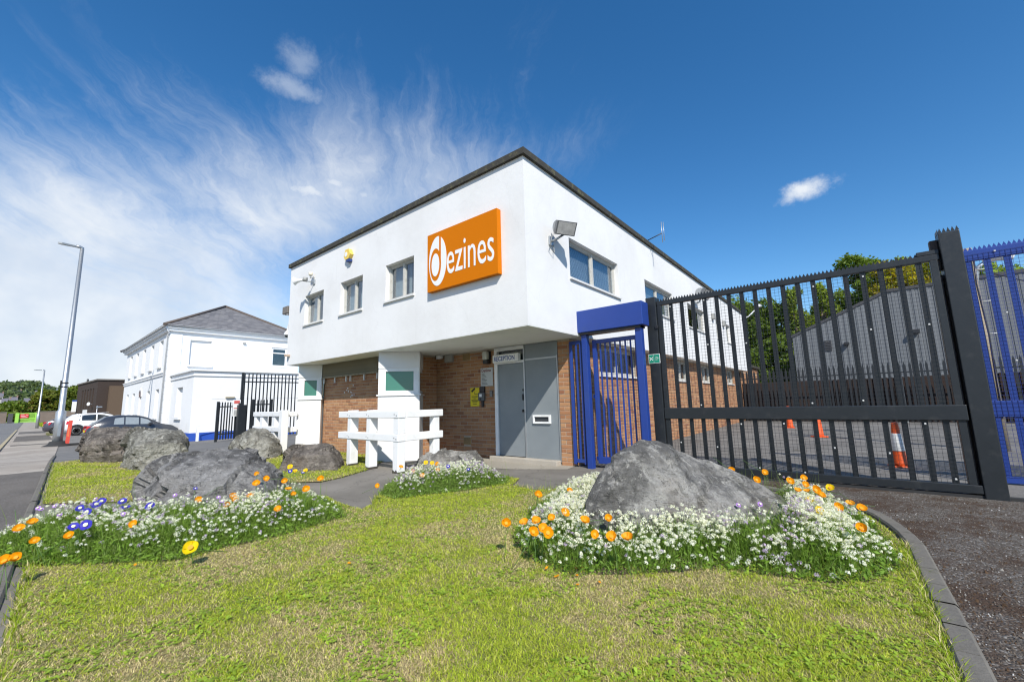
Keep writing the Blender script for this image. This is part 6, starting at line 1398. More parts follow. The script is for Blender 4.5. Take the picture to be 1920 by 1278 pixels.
# ------------------------------------------------------------------ trees
def leaf_cloud(rng, blobs, n, size, base, var=0.25, yel=None, flat=0.0):
    """n leaf quads spread through ellipsoid blobs (centre, radii); denser near each blob's shell"""
    C = np.array([q[0] for q in blobs], dtype=float); A = np.array([q[1] for q in blobs], dtype=float)
    wgt = (A.prod(1))**0.67; wgt /= wgt.sum(); idx = rng.choice(len(blobs), n, p=wgt)
    d = rng.normal(size=(n, 3)); d /= np.linalg.norm(d, axis=1)[:, None]; r = rng.uniform(0.25, 1.0, n)**0.5*(1+0.12*rng.normal(size=n))
    P = C[idx]+d*A[idx]*r[:, None]
    u = rng.normal(size=(n, 3)); u /= np.linalg.norm(u, axis=1)[:, None]; w = rng.normal(size=(n, 3)); v = np.cross(u, w); v /= np.linalg.norm(v, axis=1)[:, None]
    s = size*rng.uniform(0.6, 1.4, n)[:, None]; u = u*s; v = v*s*0.62
    V = np.stack([P-u, P-v*1.0+u*0.1, P+u, P+v+u*0.1], 1).reshape(-1, 3); F = np.arange(n*4).reshape(-1, 4)
    tint = rng.normal(1, var, n)[:, None]*(0.85+0.3*rng.random((len(blobs), 1))[idx]); c = np.array(base)[None, :]*np.clip(tint, 0.35, 2.0)
    if yel is not None:
        m_ = (rng.random(n) < yel[1]) ; c[m_] = np.array(yel[0])[None, :]*np.clip(tint[m_], 0.5, 1.7)
    return V, F, np.repeat(c, 4, axis=0)

def tree(label, x, y, z, H, wd, base, n=5000, size=0.16, yel=None, trunk_h=0.25, shape='round', seed=0, group=None):
    rng = np.random.default_rng(100+seed); rr = random.Random(seed)
    t_ = thing('tree', label, 'tree', (x, y, z), group)
    b = MB(); ht = H*trunk_h; r0 = 0.028*H
    top_ = Vector((x+rr.uniform(-.2, .2), y, z+H*0.86)); mid = Vector((x+rr.uniform(-.3, .3), y, z+H*0.45))
    b.tube([(x, y, z-0.1), (x, y, z+ht), mid, top_], [r0, r0*0.75, r0*0.5, r0*0.1], 8)
    blobs = []
    nb = 26 if shape != 'poplar' else 18
    for i in range(nb):
        f = (i+0.5)/nb
        if shape == 'poplar': hz_ = z+H*(0.14+0.84*f); rad = wd*(0.42*math.sin(math.pi*min(1, (f*0.85+0.15)))**0.7+0.06); a = rr.uniform(0, 6.283); rr_ = rad*rr.uniform(0.1, 0.65); cx, cy = x+math.cos(a)*rr_, y+math.sin(a)*rr_; sz = wd*rr.uniform(0.13, 0.2)*(1.1-0.5*f); blobs.append(((cx, cy, hz_), (sz, sz, sz*1.7)))
        else:
            hz_ = z+H*(trunk_h*0.7+(0.93-trunk_h*0.7)*f); rad = wd*0.5*math.sin(math.pi*(0.16+0.76*f))**0.6; a = i*2.4+rr.uniform(-.5, .5); rr_ = rad*rr.uniform(0.45, 1.0)*0.8; cx, cy = x+math.cos(a)*rr_, y+math.sin(a)*rr_; sz = wd*rr.uniform(0.13, 0.21); blobs.append(((cx, cy, hz_), (sz, sz, sz*0.85)))
        if i % 2 == 0:
            s0 = Vector((x, y, z+ht)).lerp(top_, max(0.0, f*0.8)); b.tube([s0, s0.lerp(Vector((cx, cy, hz_)), 0.5)+Vector((0, 0, .1)), (cx, cy, hz_)], [r0*0.3, r0*0.2, r0*0.06], 5)
    b.build('trunk', M_BARK, t_)
    V, F, c = leaf_cloud(rng, blobs, n, size, base, yel=yel); off = np.array(wloc(t_)); np_mesh('crown', V-off, F, M_LEAF, c, parent=t_)
    return t_
DG, MG, YG = (0.17, 0.24, 0.036), (0.26, 0.34, 0.045), (0.36, 0.36, 0.035)
YB_ = 'trees behind the yard'
tree('dark leafy tree just beyond the far end of the white side wall', -5.6, 36, 0, 8.6, 6.0, DG, 17100, 0.116, seed=1, group=YB_, trunk_h=0.05)
tree('dense dark tree beside the far end of the office behind the annex', -3.4, 34, 0, 7.9, 4.8, (0.14, 0.205, 0.035), 17100, 0.109, seed=2, group=YB_, trunk_h=0.05)
tree('slim pale topped poplar left of the warehouse verge', -2.2, 33, 0, 8.2, 3.4, (0.22, 0.29, 0.045), 13300, 0.095, shape='poplar', seed=3, group=YB_, yel=((0.13, 0.16, 0.03), 0.25))
tree('second slim poplar over the low end of the warehouse verge', -0.7, 34, 0, 8.5, 3.2, MG, 13300, 0.095, shape='poplar', seed=4, group=YB_, yel=((0.13, 0.16, 0.03), 0.2))
tree('bushy green tree behind the middle of the warehouse slope', 0.5, 36, 0, 8.3, 3.6, DG, 13300, 0.102, seed=5, group=YB_, trunk_h=0.1)
tree('tallest dark green tree behind the warehouse slope', 1.9, 38, 0, 11.2, 4.4, (0.15, 0.22, 0.036), 17100, 0.116, seed=6, group=YB_, trunk_h=0.15)
tree('yellow leaved tree behind the warehouse ridge', 2.7, 34, 0, 9.4, 4.0, YG, 17100, 0.102, seed=7, group=YB_, yel=((0.34, 0.27, 0.02), 0.5), trunk_h=0.15)
tree('green tree right of the yellow one behind the warehouse', 4.1, 38, 0, 10.6, 4.2, MG, 15200, 0.109, seed=8, group=YB_, yel=((0.24, 0.22, 0.02), 0.3), trunk_h=0.15)
tree('lower yellow green tree behind the tall gate post', 5.3, 35, 0, 9.2, 3.8, (0.26, 0.29, 0.03), 13300, 0.102, seed=9, group=YB_, yel=((0.3, 0.25, 0.02), 0.35), trunk_h=0.15)
tree('green tree seen through the blue fence over the warehouse roof', 7.6, 37, 0, 8.8, 4.5, MG, 11400, 0.109, seed=10, group=YB_, trunk_h=0.15)
LG = 'trees beyond the road end'
for (px, y, H, wd, c_, lab) in ((-168, 3.5, 4.6, 8, DG, 'low dark tree at the left edge behind the boundary wall'), (-170, 8.6, 8.2, 7.5, (0.19, 0.22, 0.035), 'broad olive green tree left of the near lamp column'), (-172, 14.0, 9.4, 8, (0.17, 0.22, 0.035), 'large rounded green tree crossed by the lamp column'), (-174, 19.0, 9.0, 8, (0.15, 0.21, 0.035), 'rounded green tree beside the dark brick block'), (-178, 25, 9.6, 9, DG, 'dark tree partly hidden by the brick block'), (-176, -3.5, 5.0, 8, DG, 'low dark tree beyond the road at the far left')):
    tree(lab, px, y, -0.75, H, wd, c_, 5000, 0.42, seed=int(-px+y*10), group=LG, trunk_h=0.08, yel=((0.16, 0.12, 0.02), 0.12))

# ------------------------------------------------------------------ the wooded hill and its houses
hb = MB(); ys = [-400, -200, -100]+list(range(-60, 130, 10))+[200, 400, 900]
hf = lambda y: 22.5+5.5*math.exp(-((y-14)/22)**2)+2.2*math.sin(y*0.09)+1.0*math.sin(y*0.31+1)
steps = [(-380, 0.0), (-420, 0.22), (-480, 0.45), (-560, 0.78), (-640, 1.0), (-800, 1.02)]
for (xa, fa), (xb, fb2) in zip(steps, steps[1:]):
    for y0, y1 in zip(ys, ys[1:]): hb.face([(xa, y0, -1+hf(y0)*fa), (xb, y0, -1+hf(y0)*fb2), (xb, y1, -1+hf(y1)*fb2), (xa, y1, -1+hf(y1)*fa)], 0, True)
tag(hb.build('hill', M('hill_ground', (0.05, 0.075, 0.03), 0.95, 0.3, 0.05)), kind='structure')
rng = np.random.default_rng(5); blobs = []
for i in range(420):
    f = rng.random()**0.6; x = -470-175*f; y = rng.uniform(-30, 130); zc = -1+hf(y)*np.interp(-x, [380, 420, 480, 560, 640, 800], [0, .22, .45, .78, 1.0, 1.02]); s_ = rng.uniform(2.2, 4.6); blobs.append(((x, y, zc+s_*0.7), (s_*1.2, s_*1.2, s_*0.85)))
V, F, c = leaf_cloud(rng, blobs, 26000, 1.25, (0.16, 0.21, 0.085), var=0.3, yel=((0.09, 0.12, 0.08), 0.3))
tag(np_mesh('hillside_wood', V, F, M_LEAF, c), kind='stuff')
hr = random.Random(3); n_h = 0
far_lab = ['pale', 'cream', 'grey', 'brownish']
for i in range(16):
    y = -14+i*3.1+hr.uniform(-.6, .6); x = -412-hr.uniform(0, 45)*(i % 3); z = -1+hf(y)*np.interp(-x, [380, 420, 480], [0, .22, .45]); wv = (0.5, 0.47, 0.42) if i % 4 else (0.3, 0.2, 0.15)
    t_ = thing('terrace_house', 'tiny pale terraced house with slate roof on the far hillside' if i % 4 else 'tiny brown walled terraced house with slate roof on the far hillside', 'house', (x, y, z), 'pale houses on the far hillside' if i % 4 else 'brown houses on the far hillside')
    b = MB(); b.box(x-4, x+4, y-1.7, y+1.7, z-2, z+4.6); b.build('wall', M('far_house_wall', wv, 0.8), t_)
    b = MB(); b.prism([(x-4.3, y-1.9, z+4.6), (x+4.3, y-1.9, z+4.6), (x, y-1.9, z+7.2)], (0, 3.8, 0)); rf_ = b.build('roof', M('far_slate', (0.16, 0.15, 0.17), 0.6), t_)
    b = MB(); b.box(x-0.5, x+0.5, y+1.2, y+1.9, z+6.6, z+8.2); b.build('chimney', M('far_chimney', (0.25, 0.16, 0.12), 0.8), rf_)
    for yy in (-0.9, 0.9):
        b = MB(); b.box(x+4.0, x+4.06, y+yy-0.45, y+yy+0.45, z+2.6, z+3.9); b.build('window', M_CARGLASS, t_)

# ------------------------------------------------------------------ planting
def in_poly(P, poly):
    x, y = P[:, 0], P[:, 1]; ins = np.zeros(len(P), bool); n = len(poly); j = n-1
    for i in range(n):
        xi, yi = poly[i]; xj, yj = poly[j]
        if yi != yj:
            c = ((yi > y) != (yj > y)) & (x < (xj-xi)*(y-yi)/(yj-yi)+xi); ins ^= c
        j = i
    return ins

def sample_poly(rng, poly, n, near=None, power=1.0, cap=0.55):
    """n points in a polygon, thinned with distance from the place the lawn is looked at from"""
    a = np.array(poly); lo, hi = a.min(0), a.max(0); out_ = []; got = 0
    while got < n:
        P = rng.uniform(lo, hi, (n*2, 2)); P = P[in_poly(P, poly)]
        if near is not None:
            d = np.hypot(P[:, 0], P[:, 1]); P = P[rng.random(len(P)) < np.clip((near/np.maximum(d, 0.01))**power, 0, 1)]
        out_.append(P); got += len(P)
    return np.concatenate(out_)[:n]

def vnoise(P, s, seed=0):
    """smooth value noise on 2-D points"""
    r_ = np.random.default_rng(seed).random((64, 64)); q = P*s; i = np.floor(q).astype(int); f = q-i; f = f*f*(3-2*f)
    g = lambda a, b: r_[(i[:, 0]+a) % 64, (i[:, 1]+b) % 64]
    return (g(0, 0)*(1-f[:, 0])+g(1, 0)*f[:, 0])*(1-f[:, 1])+(g(0, 1)*(1-f[:, 0])+g(1, 1)*f[:, 0])*f[:, 1]

def blades(rng, P, z0, h, w, lean, colr):
    """grass blades: three triangles each, bent over; h, w, lean arrays"""
    n = len(P); a = rng.uniform(0, 6.283, n); b = a+rng.normal(1.57, 0.5, n)
    wx, wy = np.cos(a)*w/2, np.sin(a)*w/2; lx, ly = np.cos(b)*lean, np.sin(b)*lean
    V = np.empty((n, 5, 3)); V[:, 0] = np.c_[P[:, 0]-wx, P[:, 1]-wy, z0+0*h]; V[:, 1] = np.c_[P[:, 0]+wx, P[:, 1]+wy, z0+0*h]
    mx, my = P[:, 0]+lx*0.35, P[:, 1]+ly*0.35
    V[:, 2] = np.c_[mx-wx*.8, my-wy*.8, z0+h*0.6]; V[:, 3] = np.c_[mx+wx*.8, my+wy*.8, z0+h*0.6]; V[:, 4] = np.c_[P[:, 0]+lx, P[:, 1]+ly, z0+h]
    F = (np.array([[0, 1, 3], [0, 3, 2], [2, 3, 4]])[None]+np.arange(n)[:, None, None]*5).reshape(-1, 3)
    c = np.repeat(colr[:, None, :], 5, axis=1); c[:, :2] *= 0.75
    return V.reshape(-1, 3), F, c.reshape(-1, 3)

G1, G2, STRAW, BROWN = np.array((0.36, 0.47, 0.025)), np.array((0.56, 0.61, 0.075)), np.array((0.76, 0.65, 0.34)), np.array((0.52, 0.39, 0.24))
def lawn_grass(name, poly, n, near, power, hmul=1.0, dry_bias=0.0, seed=1):
    rng = np.random.default_rng(seed); P = sample_poly(rng, poly, n, near, power)
    d = np.hypot(P[:, 0], P[:, 1])
    dry = 0.55*vnoise(P, 1.7, 3)+0.30*vnoise(P, 5.0, 4)+0.25*vnoise(P, 14.0, 5)-0.05+dry_bias
    u = rng.random(n); c = np.where((u < 0.45)[:, None], G1, G2)*rng.uniform(0.7, 1.25, (n, 1))
    isd = rng.random(n) < np.clip((dry-0.33)*2.6, 0.07, 0.92); br = rng.random(n) < 0.3
    c[isd] = STRAW*rng.uniform(0.7, 1.2, (isd.sum(), 1)); c[isd & br] = BROWN*rng.uniform(0.6, 1.2, ((isd & br).sum(), 1))
    tuft = vnoise(P, 9.0, 8); h = (0.009+0.014*tuft*rng.random(n)+0.007*rng.random(n))*hmul; h[isd] *= 0.72
    w = (0.0017+0.0006*d)*rng.uniform(0.7, 1.4, n); lean = h*rng.uniform(0.3, 2.2, n)
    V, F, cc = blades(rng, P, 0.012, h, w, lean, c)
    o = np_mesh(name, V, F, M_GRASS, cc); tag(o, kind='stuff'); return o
lawn_grass('grass', LAWN_FRONT, 430000, 1.9, 1.25, seed=1)
lawn_grass('grass', LAWN_BACK, 60000, 9.0, 1.0, 1.4, -0.02, seed=2)

# clover and broad leaved weeds in the turf
rng = np.random.default_rng(21); P = sample_poly(rng, LAWN_FRONT, 16000, 2.0, 1.3); P = P[vnoise(P, 3.1, 31) > 0.46][:9000]; n = len(P)
ang = rng.uniform(0, 6.283, n); s = 0.0075*rng.uniform(0.7, 1.5, n); zc = 0.016+0.014*rng.random(n); VV = []; 
for k in range(3):
    a = ang+k*2.094; dx_, dy_ = np.cos(a), np.sin(a); tx = rng.normal(0, 0.25, n)*s
    ring = []
    for (f, g, hh) in ((0.05, 0, 0), (0.7, 0.6, .1), (1.6, 0.75, .15), (2.0, 0.0, 0.05), (1.6, -0.75, .15), (0.7, -0.6, .1)):
        ring.append(np.c_[P[:, 0]+dx_*s*f-dy_*s*g, P[:, 1]+dy_*s*f+dx_*s*g, zc+s*hh*2+tx*f])
    VV.append(np.stack(ring, 1))
V = np.concatenate(VV, 0).reshape(-1, 3); F = np.arange(len(V)).reshape(-1, 6); c = np.repeat(np.tile((np.array((0.33, 0.46, 0.05))*rng.uniform(0.75, 1.3, (n, 1))), (3, 1)), 6, axis=0)
tag(np_mesh('clover', V, F, M_GRASS, c), kind='stuff')

BED_R=[(-2.38,2.89),(-1.98,2.59),(-1.6,2.49),(-1.34,2.67),(-1.07,2.9),(-0.81,3.17),(-0.51,3.23),(-0.24,3.3),(-0.04,3.46),(0.13,3.79),(0.13,4.22),(0.04,4.9),(-0.12,5.3),(-0.4,5.65),(-0.89,5.88),(-1.32,6.38),(-2.84,5.04),(-2.95,4.43),(-2.73,3.69)]
BED_L=[(-5.47,-0.0),(-4.98,0.31),(-4.56,0.66),(-4.17,1.0),(-4.2,1.33),(-4.12,1.71),(-4.2,2.14),(-4.23,2.41),(-4.62,2.59),(-5.38,2.72),(-5.91,2.56),(-5.46,1.7),(-6.19,1.3),(-6.57,0.92),(-6.53,0.48),(-6.16,-0.02)]
BED_M=[(-4.9,3.27),(-4.47,3.2),(-4.31,3.57),(-4.08,4.0),(-3.92,4.68),(-4.17,5.05),(-4.86,5.13),(-5.45,4.5),(-5.48,3.87)]
POPPY_RL=[(-2.1,2.49,0.26),(-1.99,2.57,0.26),(-1.94,2.65,0.26),(-1.81,2.43,0.26),(-1.8,2.54,0.26),(-1.72,2.48,0.26),(-1.9,2.8,0.26),(-1.89,2.97,0.26),(-2.28,3.69,0.26),(-2.44,3.37,0.26),(-1.78,3.22,0.26),(-1.53,3.02,0.26),(-1.64,2.85,0.26),(-1.44,2.63,0.26),(-1.32,2.64,0.26),(-1.22,2.66,0.26)]
POPPY_RB=[(-1.17,5.46,0.3),(-0.84,5.49,0.3),(-0.84,4.97,0.3),(-0.47,5.33,0.3),(-0.56,5.05,0.3),(-0.43,4.94,0.3),(-0.46,4.61,0.3),(-0.39,4.61,0.3),(-0.34,4.72,0.3),(-0.29,4.47,0.3),(-0.18,4.39,0.24),(-0.1,4.57,0.24),(-0.03,4.43,0.24),(-0.04,3.8,0.24)]
YEL_RB=[(-0.36,4.37,0.28),(-0.24,5.0,0.28),(-0.28,4.02,0.28)]
POPPY_L=[(-5.61,0.24,0.2),(-5.76,0.32,0.2),(-4.97,0.3,0.2),(-4.9,0.48,0.2),(-4.92,0.86,0.2),(-4.51,0.2,0.2),(-4.45,0.15,0.2),(-5.74,2.11,0.36),(-5.26,2.03,0.36),(-5.03,1.85,0.36),(-5.3,1.89,0.2),(-5.18,1.71,0.2),(-5.42,1.76,0.2),(-5.0,1.58,0.2),(-5.57,1.49,0.2),(-4.39,1.9,0.36),(-4.92,2.09,0.36),(-4.93,2.19,0.2),(-4.23,2.0,0.36),(-4.65,2.36,0.36),(-4.35,1.8,0.2)]
YEL_L=[(-3.91,1.02,0.15),(-5.86,2.55,0.38),(-5.34,2.51,0.38),(-5.42,2.42,0.38)]
POPPY_M=[(-5.5,4.04,0.2),(-5.0,3.88,0.2),(-4.59,3.72,0.2),(-5.24,4.55,0.2),(-4.79,4.16,0.2),(-4.52,2.99,0.2)]
YEL_M=[(-4.98,4.1,0.3),(-4.85,4.11,0.3)]
BLUE_L=[(-5.97,0.94,0.24),(-5.56,0.9,0.24),(-6.02,0.75,0.24),(-6.18,0.81,0.24),(-5.68,0.65,0.24),(-5.04,0.58,0.24),(-5.06,0.51,0.24),(-5.43,1.06,0.24),(-5.94,0.63,0.24)]
PANSY=[(-6.04,2.63,0.3),(-5.73,2.66,0.3),(-5.72,1.49,0.3),(-4.41,4.02,0.3),(-3.96,3.96,0.3)]
PURPLE=[(-6.35,0.38,0.24),(-6.34,0.49,0.24),(-6.3,0.54,0.24),(-6.29,0.68,0.24),(-5.74,0.48,0.24),(-5.44,0.58,0.24),(-5.26,0.84,0.24),(-6.42,0.79,0.24),(-5.87,1.35,0.24),(-6.24,0.39,0.24),(-5.3,1.59,0.24),(-5.03,1.54,0.24),(-0.7,4.19,0.24),(-0.84,4.05,0.24),(-0.97,3.9,0.24)]
PETAL=[(-1.91,2.69,0.03),(-1.73,2.45,0.03),(-1.6,2.4,0.03),(-1.57,2.58,0.03),(-1.56,2.62,0.03),(-1.5,2.48,0.03),(-1.61,2.38,0.03),(-1.44,2.36,0.03),(-2.94,1.74,0.03),(-4.24,0.77,0.03),(-1.87,2.5,0.03),(-1.35,2.5,0.03),(-1.8,2.47,0.03)]
ROCK_FOOT = {'BED_R': [(-1.8, 3.32), (-1.4, 3.26), (-0.92, 3.67), (-0.55, 4.23), (-0.44, 5.0), (-0.84, 5.92), (-2.22, 6.3), (-2.56, 4.67)], 'BED_L': [], 'BED_M': []}

def flower_bed(name, poly, foot, rng, n_fol, n_heads, hgt, tint, purple=0.08, thr=0.4):
    """ground, green stems and leaves, and the small white heads of one bed"""
    b = MB(); b.face([(x, y, 0.02) for x, y in poly]); soil = b.build(name+'_soil', M_SOIL); tag(soil, kind='structure')
    cx, cy = np.mean(np.array(poly), 0)
    def height(P):
        # bed is mounded: low at its edge, full height inside
        a = np.array(poly); e = np.full(len(P), 9.0); m_ = len(a)
        for i in range(m_):
            p, q = a[i], a[(i+1) % m_]; t_ = np.clip(((P-p)@(q-p))/((q-p)@(q-p)+1e-9), 0, 1); e = np.minimum(e, np.hypot(*(P-(p+t_[:, None]*(q-p))).T))
        return np.clip(0.14+e/0.45+0.25*(vnoise(P, 6.0, 55)-0.5), 0.14, 1.0)*(0.8+0.4*vnoise(P, 3.0, 56))
    def keep(P): return P if not foot else P[~in_poly(P, foot)]
    # stems and thin leaves
    P = keep(sample_poly(rng, poly, n_fol)); P = P+rng.normal(0, 0.035, P.shape); n = len(P); hh = hgt*height(P)*rng.uniform(0.35, 1.12, n); w = 0.0035*rng.uniform(0.6, 1.8, n)
    c = np.array(tint)*rng.uniform(0.55, 1.45, (n, 1)); m_ = rng.random(n) < 0.15; c[m_] = np.array((0.24, 0.30, 0.10))*rng.uniform(0.7, 1.2, (m_.sum(), 1))
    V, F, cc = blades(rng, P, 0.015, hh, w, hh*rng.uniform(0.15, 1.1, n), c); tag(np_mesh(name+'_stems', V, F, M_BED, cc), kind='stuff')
    # broad small leaves low in the bed
    P = keep(sample_poly(rng, poly, n_fol//2)); n = len(P); z = hgt*height(P)*rng.uniform(0.05, 0.75, n); s_ = rng.uniform(0.006, 0.017, n)
    u = rng.normal(size=(n, 3)); u[:, 2] *= 0.6; u /= np.linalg.norm(u, axis=1)[:, None]; v = np.cross(u, rng.normal(size=(n, 3))); v /= np.linalg.norm(v, axis=1)[:, None]; C = np.c_[P, z+0.015]
    u = u*s_[:, None]*1.6; v = v*s_[:, None]*0.55
    V = np.stack([C-u, C-v, C+u, C+v], 1).reshape(-1, 3); F = np.arange(len(V)).reshape(-1, 4); c = np.array(tint)*rng.uniform(0.5, 1.5, (n, 1))
    tag(np_mesh(name+'_leaves', V, F, M_BED, np.repeat(c, 4, 0)), kind='stuff')
    # heads: domes of tiny four petalled florets
    P = keep(sample_poly(rng, poly, n_heads*7)); cl = 0.6*vnoise(P, 4.3, 77)+0.4*vnoise(P, 11, 78); P = P[cl > thr]; P = P[rng.random(len(P)) < np.clip(height(P)*1.25-0.22, 0.08, 1)][:n_heads]; P = P+rng.normal(0, 0.03, P.shape); n = len(P)
    z = hgt*height(P)*rng.uniform(0.55, 1.2, n)+0.02; rad = rng.uniform(0.010, 0.020, n); k = 26
    d = rng.normal(size=(n, k, 3)); d[:, :, 2] = np.abs(d[:, :, 2])*1.1-0.45; d /= np.linalg.norm(d, axis=2)[:, :, None]
    C = np.c_[P, z][:, None, :]+d*rad[:, None, None]*rng.uniform(0.75, 1.08, (n, k, 1))
    up = d; a = np.cross(up, rng.normal(size=(n, k, 3))); a /= np.linalg.norm(a, axis=2)[:, :, None]; bb_ = np.cross(up, a); s_ = (0.0042*rng.uniform(0.7, 1.3, (n, k, 1)))
    V = np.stack([C-a*s_, C-bb_*s_, C+a*s_, C+bb_*s_], 2).reshape(-1, 3); F = np.arange(len(V)).reshape(-1, 4)
    hc = np.tile(np.array((0.90, 0.90, 0.86)), (n, 1)); pm = rng.random(n) < purple+0.35*(vnoise(P, 2.2, 91) > 0.66); hc[pm] = np.array((0.62, 0.50, 0.76)); hc = hc*rng.uniform(0.88, 1.06, (n, 1))
    c = np.repeat(hc, k*4, 0); tag(np_mesh(name+'_white_heads', V, F, M_PETALW, np.clip(c, 0, 0.94)), kind='stuff')
    # stalks of the heads
    V, F, cc = blades(rng, P+rng.normal(0, 0.012, P.shape), 0.015, z-0.02, np.full(n, 0.003), np.abs(rng.normal(0, 0.02, n)), np.array((0.17, 0.26, 0.06))*rng.uniform(0.7, 1.3, (n, 1))); tag(np_mesh(name+'_stalks', V, F, M_BED, cc), kind='stuff')
rng = np.random.default_rng(41)
flower_bed('right_bed', BED_R, ROCK_FOOT['BED_R'], rng, 40000, 3900, 0.235, (0.16, 0.27, 0.035), 0.04, 0.42)
flower_bed('left_bed', BED_L, [], rng, 34000, 1350, 0.22, (0.18, 0.29, 0.04), 0.12, 0.46)
flower_bed('middle_bed', BED_M, [], rng, 18000, 950, 0.235, (0.18, 0.28, 0.05), 0.2, 0.42)

# single flowers, each a thing with stem and petals
def flower_proto(name, mat, r, cup, n_pet=4, centre=None):
    t_ = bpy.data.objects.new(name, None); COL.objects.link(t_)
    b = MB(); rows = 5; cols_ = 7
    def pt(i, j):
        f = i/(rows-1); g = (j/(cols_-1)-0.5)*2; wd = math.sin(min(1.0, 0.12+0.95*f)*math.pi*0.56)*(1.9 if n_pet == 4 else 1.75)/1.9
        a = g*wd*(math.pi/n_pet)*1.22; rr = r*(f**0.85)*(1-0.10*g*g); zz_ = r*cup*(f**1.7)+0.05*r*math.sin(5*g+f*3)*f
        return (rr*math.cos(a), rr*math.sin(a), zz_)
    for i in range(rows-1):
        for j in range(cols_-1): b.face([pt(i, j), pt(i+1, j), pt(i+1, j+1), pt(i, j+1)], 0, True)
    me = b.mesh('petal', mat)
    for k in range(n_pet):
        o = link('petal', me, t_); o.rotation_euler = (0, 0.12*(k % 2), 2*math.pi*k/n_pet)
    if centre:
        b = MB(); b.lathe((0, 0, 0.0), [(r*0.36, 0.012), (r*0.26, r*0.16), (0.0, r*0.2)], 10); link('centre', b.mesh('centre', centre), t_)
    return t_
M_PCENTRE = M('orange_centre', (0.8, 0.3, 0.01), 0.7, 0.2, 40); M_BCENTRE = M('white_yellow_centre', (0.82, 0.78, 0.5), 0.6, 0.1, 40)
protos = {'poppy': flower_proto('orange_poppy', M_POPPY, 0.033, 0.72, 4, M_PCENTRE), 'yellow': flower_proto('yellow_poppy', M_YPETAL, 0.034, 0.42, 4, M_PCENTRE), 'blue': flower_proto('blue_flower', M_BLUEPETAL, 0.034, 0.26, 5, M_BCENTRE), 'violet': flower_proto('violet_flower', M_VIOLET, 0.019, 0.25, 5, M_BCENTRE)}
used_p = set()
def plant_flower(kind, p, label, cat, group, scale=1.0, tilt=None):
    src = protos[kind]
    if kind in used_p: o = copy_tree(src)
    else: o = src; used_p.add(kind)
    x, y, z = p; tag(o, label, cat, group)
    o.location = (x, y, z); sc = scale*rnd.uniform(0.85, 1.15); o.scale = (sc, sc, sc*rnd.uniform(0.8, 1.4))
    tl = tilt if tilt is not None else 0.55
    d_ = Vector((-x*0.5, -y*0.5, 0)).normalized()*0.55+Vector((0.35, -0.3, 0)); v = (d_*rnd.uniform(0.5, 1.7)+Vector((rnd.uniform(-.4, .4), rnd.uniform(-.4, .4), 0.95))).normalized()
    o.rotation_euler = v.to_track_quat('Z', 'Y').to_euler(); o.rotation_euler.rotate_axis('Z', rnd.uniform(0, 6.28))
    b = MB(); fx, fy = x+rnd.uniform(-.05, .05), y+rnd.uniform(-.05, .05); mat_w = o.rotation_euler.to_matrix().to_4x4(); mat_w.translation = Vector((x, y, z))
    b.tube([(fx, fy, 0.01), ((x+fx)/2+rnd.uniform(-.02, .02), (y+fy)/2, z*0.55), (x, y, z)], [0.0022, 0.002, 0.0016], 5)
    S_ = Matrix.Diagonal((*o.scale, 1)); inv = (mat_w@S_).inverted(); me = b.mesh('stem', M_STEM); me.transform(inv); link('stem', me, o)
    return o
for p in POPPY_RL: plant_flower('poppy', p, 'orange poppy at the left end of the right flower bed', 'poppy', 'orange poppies left of the largest boulder')
for p in POPPY_RB: plant_flower('poppy', p, 'orange poppy on the far right side of the largest boulder', 'poppy', 'orange poppies right of the largest boulder')
for p, l in zip(YEL_RB, ('yellow poppy low among the orange ones right of the largest boulder', 'pale yellow poppy leaning towards the gravel by the black gate', 'small yellow poppy among the white flowers above the curved kerb')): plant_flower('yellow', p, l, 'poppy', 'yellow poppies')
for p in POPPY_L: plant_flower('poppy', p, 'orange poppy at the pavement end of the left flower bed' if p[0] < -5.55 or p[1] < 1 else 'orange poppy in front of the broad dark boulder', 'poppy', 'orange poppies at the pavement end of the left bed' if p[0] < -5.55 or p[1] < 1 else 'orange poppies of the left bed by the boulder')
for i, p in enumerate(YEL_L):
    plant_flower('yellow', p, ('large yellow poppy leaning out over the lawn from the left bed', 'yellow marigold at the back of the left bed before the brown boulder', 'yellow bloom at the right back end of the left bed', 'yellow bloom beside a dark pansy at the back of the left bed')[i], 'poppy', 'yellow poppies', 1.25 if i == 0 else 0.9)
for p in POPPY_M: plant_flower('poppy', p, 'orange poppy in the middle flower bed', 'poppy', 'orange poppies of the middle bed')
for p, l in zip(YEL_M, ('left yellow bloom below the smallest boulder', 'right yellow bloom below the smallest boulder')): plant_flower('yellow', p, l, 'poppy', 'yellow poppies')
for p in BLUE_L: plant_flower('blue', p, 'deep blue flower with white centre in the left bed', 'flower', 'blue flowers of the left bed', 1.15)
for p in PANSY: plant_flower('blue', p, 'small dark blue pansy' + (' in the middle bed' if p[0] > -4.6 else ' at the back of the left bed'), 'flower', 'dark pansies in the middle bed' if p[0] > -4.6 else 'dark pansies of the left bed', 0.7)
for p in PURPLE: plant_flower('violet', p, 'small violet flower' + (' before the largest boulder' if p[0] > -3 else ' in the left bed'), 'flower', 'violet flowers before the largest boulder' if p[0] > -3 else 'violet flowers of the left bed', 1.1)
pet = MB(); pet.face([(0, 0, 0), (0.012, -0.009, 0.004), (0.026, -0.006, 0.009), (0.03, 0.006, 0.006), (0.014, 0.011, 0.002)]); pet_me = pet.mesh('fallen_petal', M_POPPY)
for x, y, z in PETAL:
    o = link('fallen_petal', pet_me, None, (x, y, 0.035)); o.rotation_euler = (rnd.uniform(-.3, .3), rnd.uniform(-.3, .3), rnd.uniform(0, 6.28)); tag(o, 'orange petal fallen on the lawn', 'petal', 'fallen petals on the lawn')

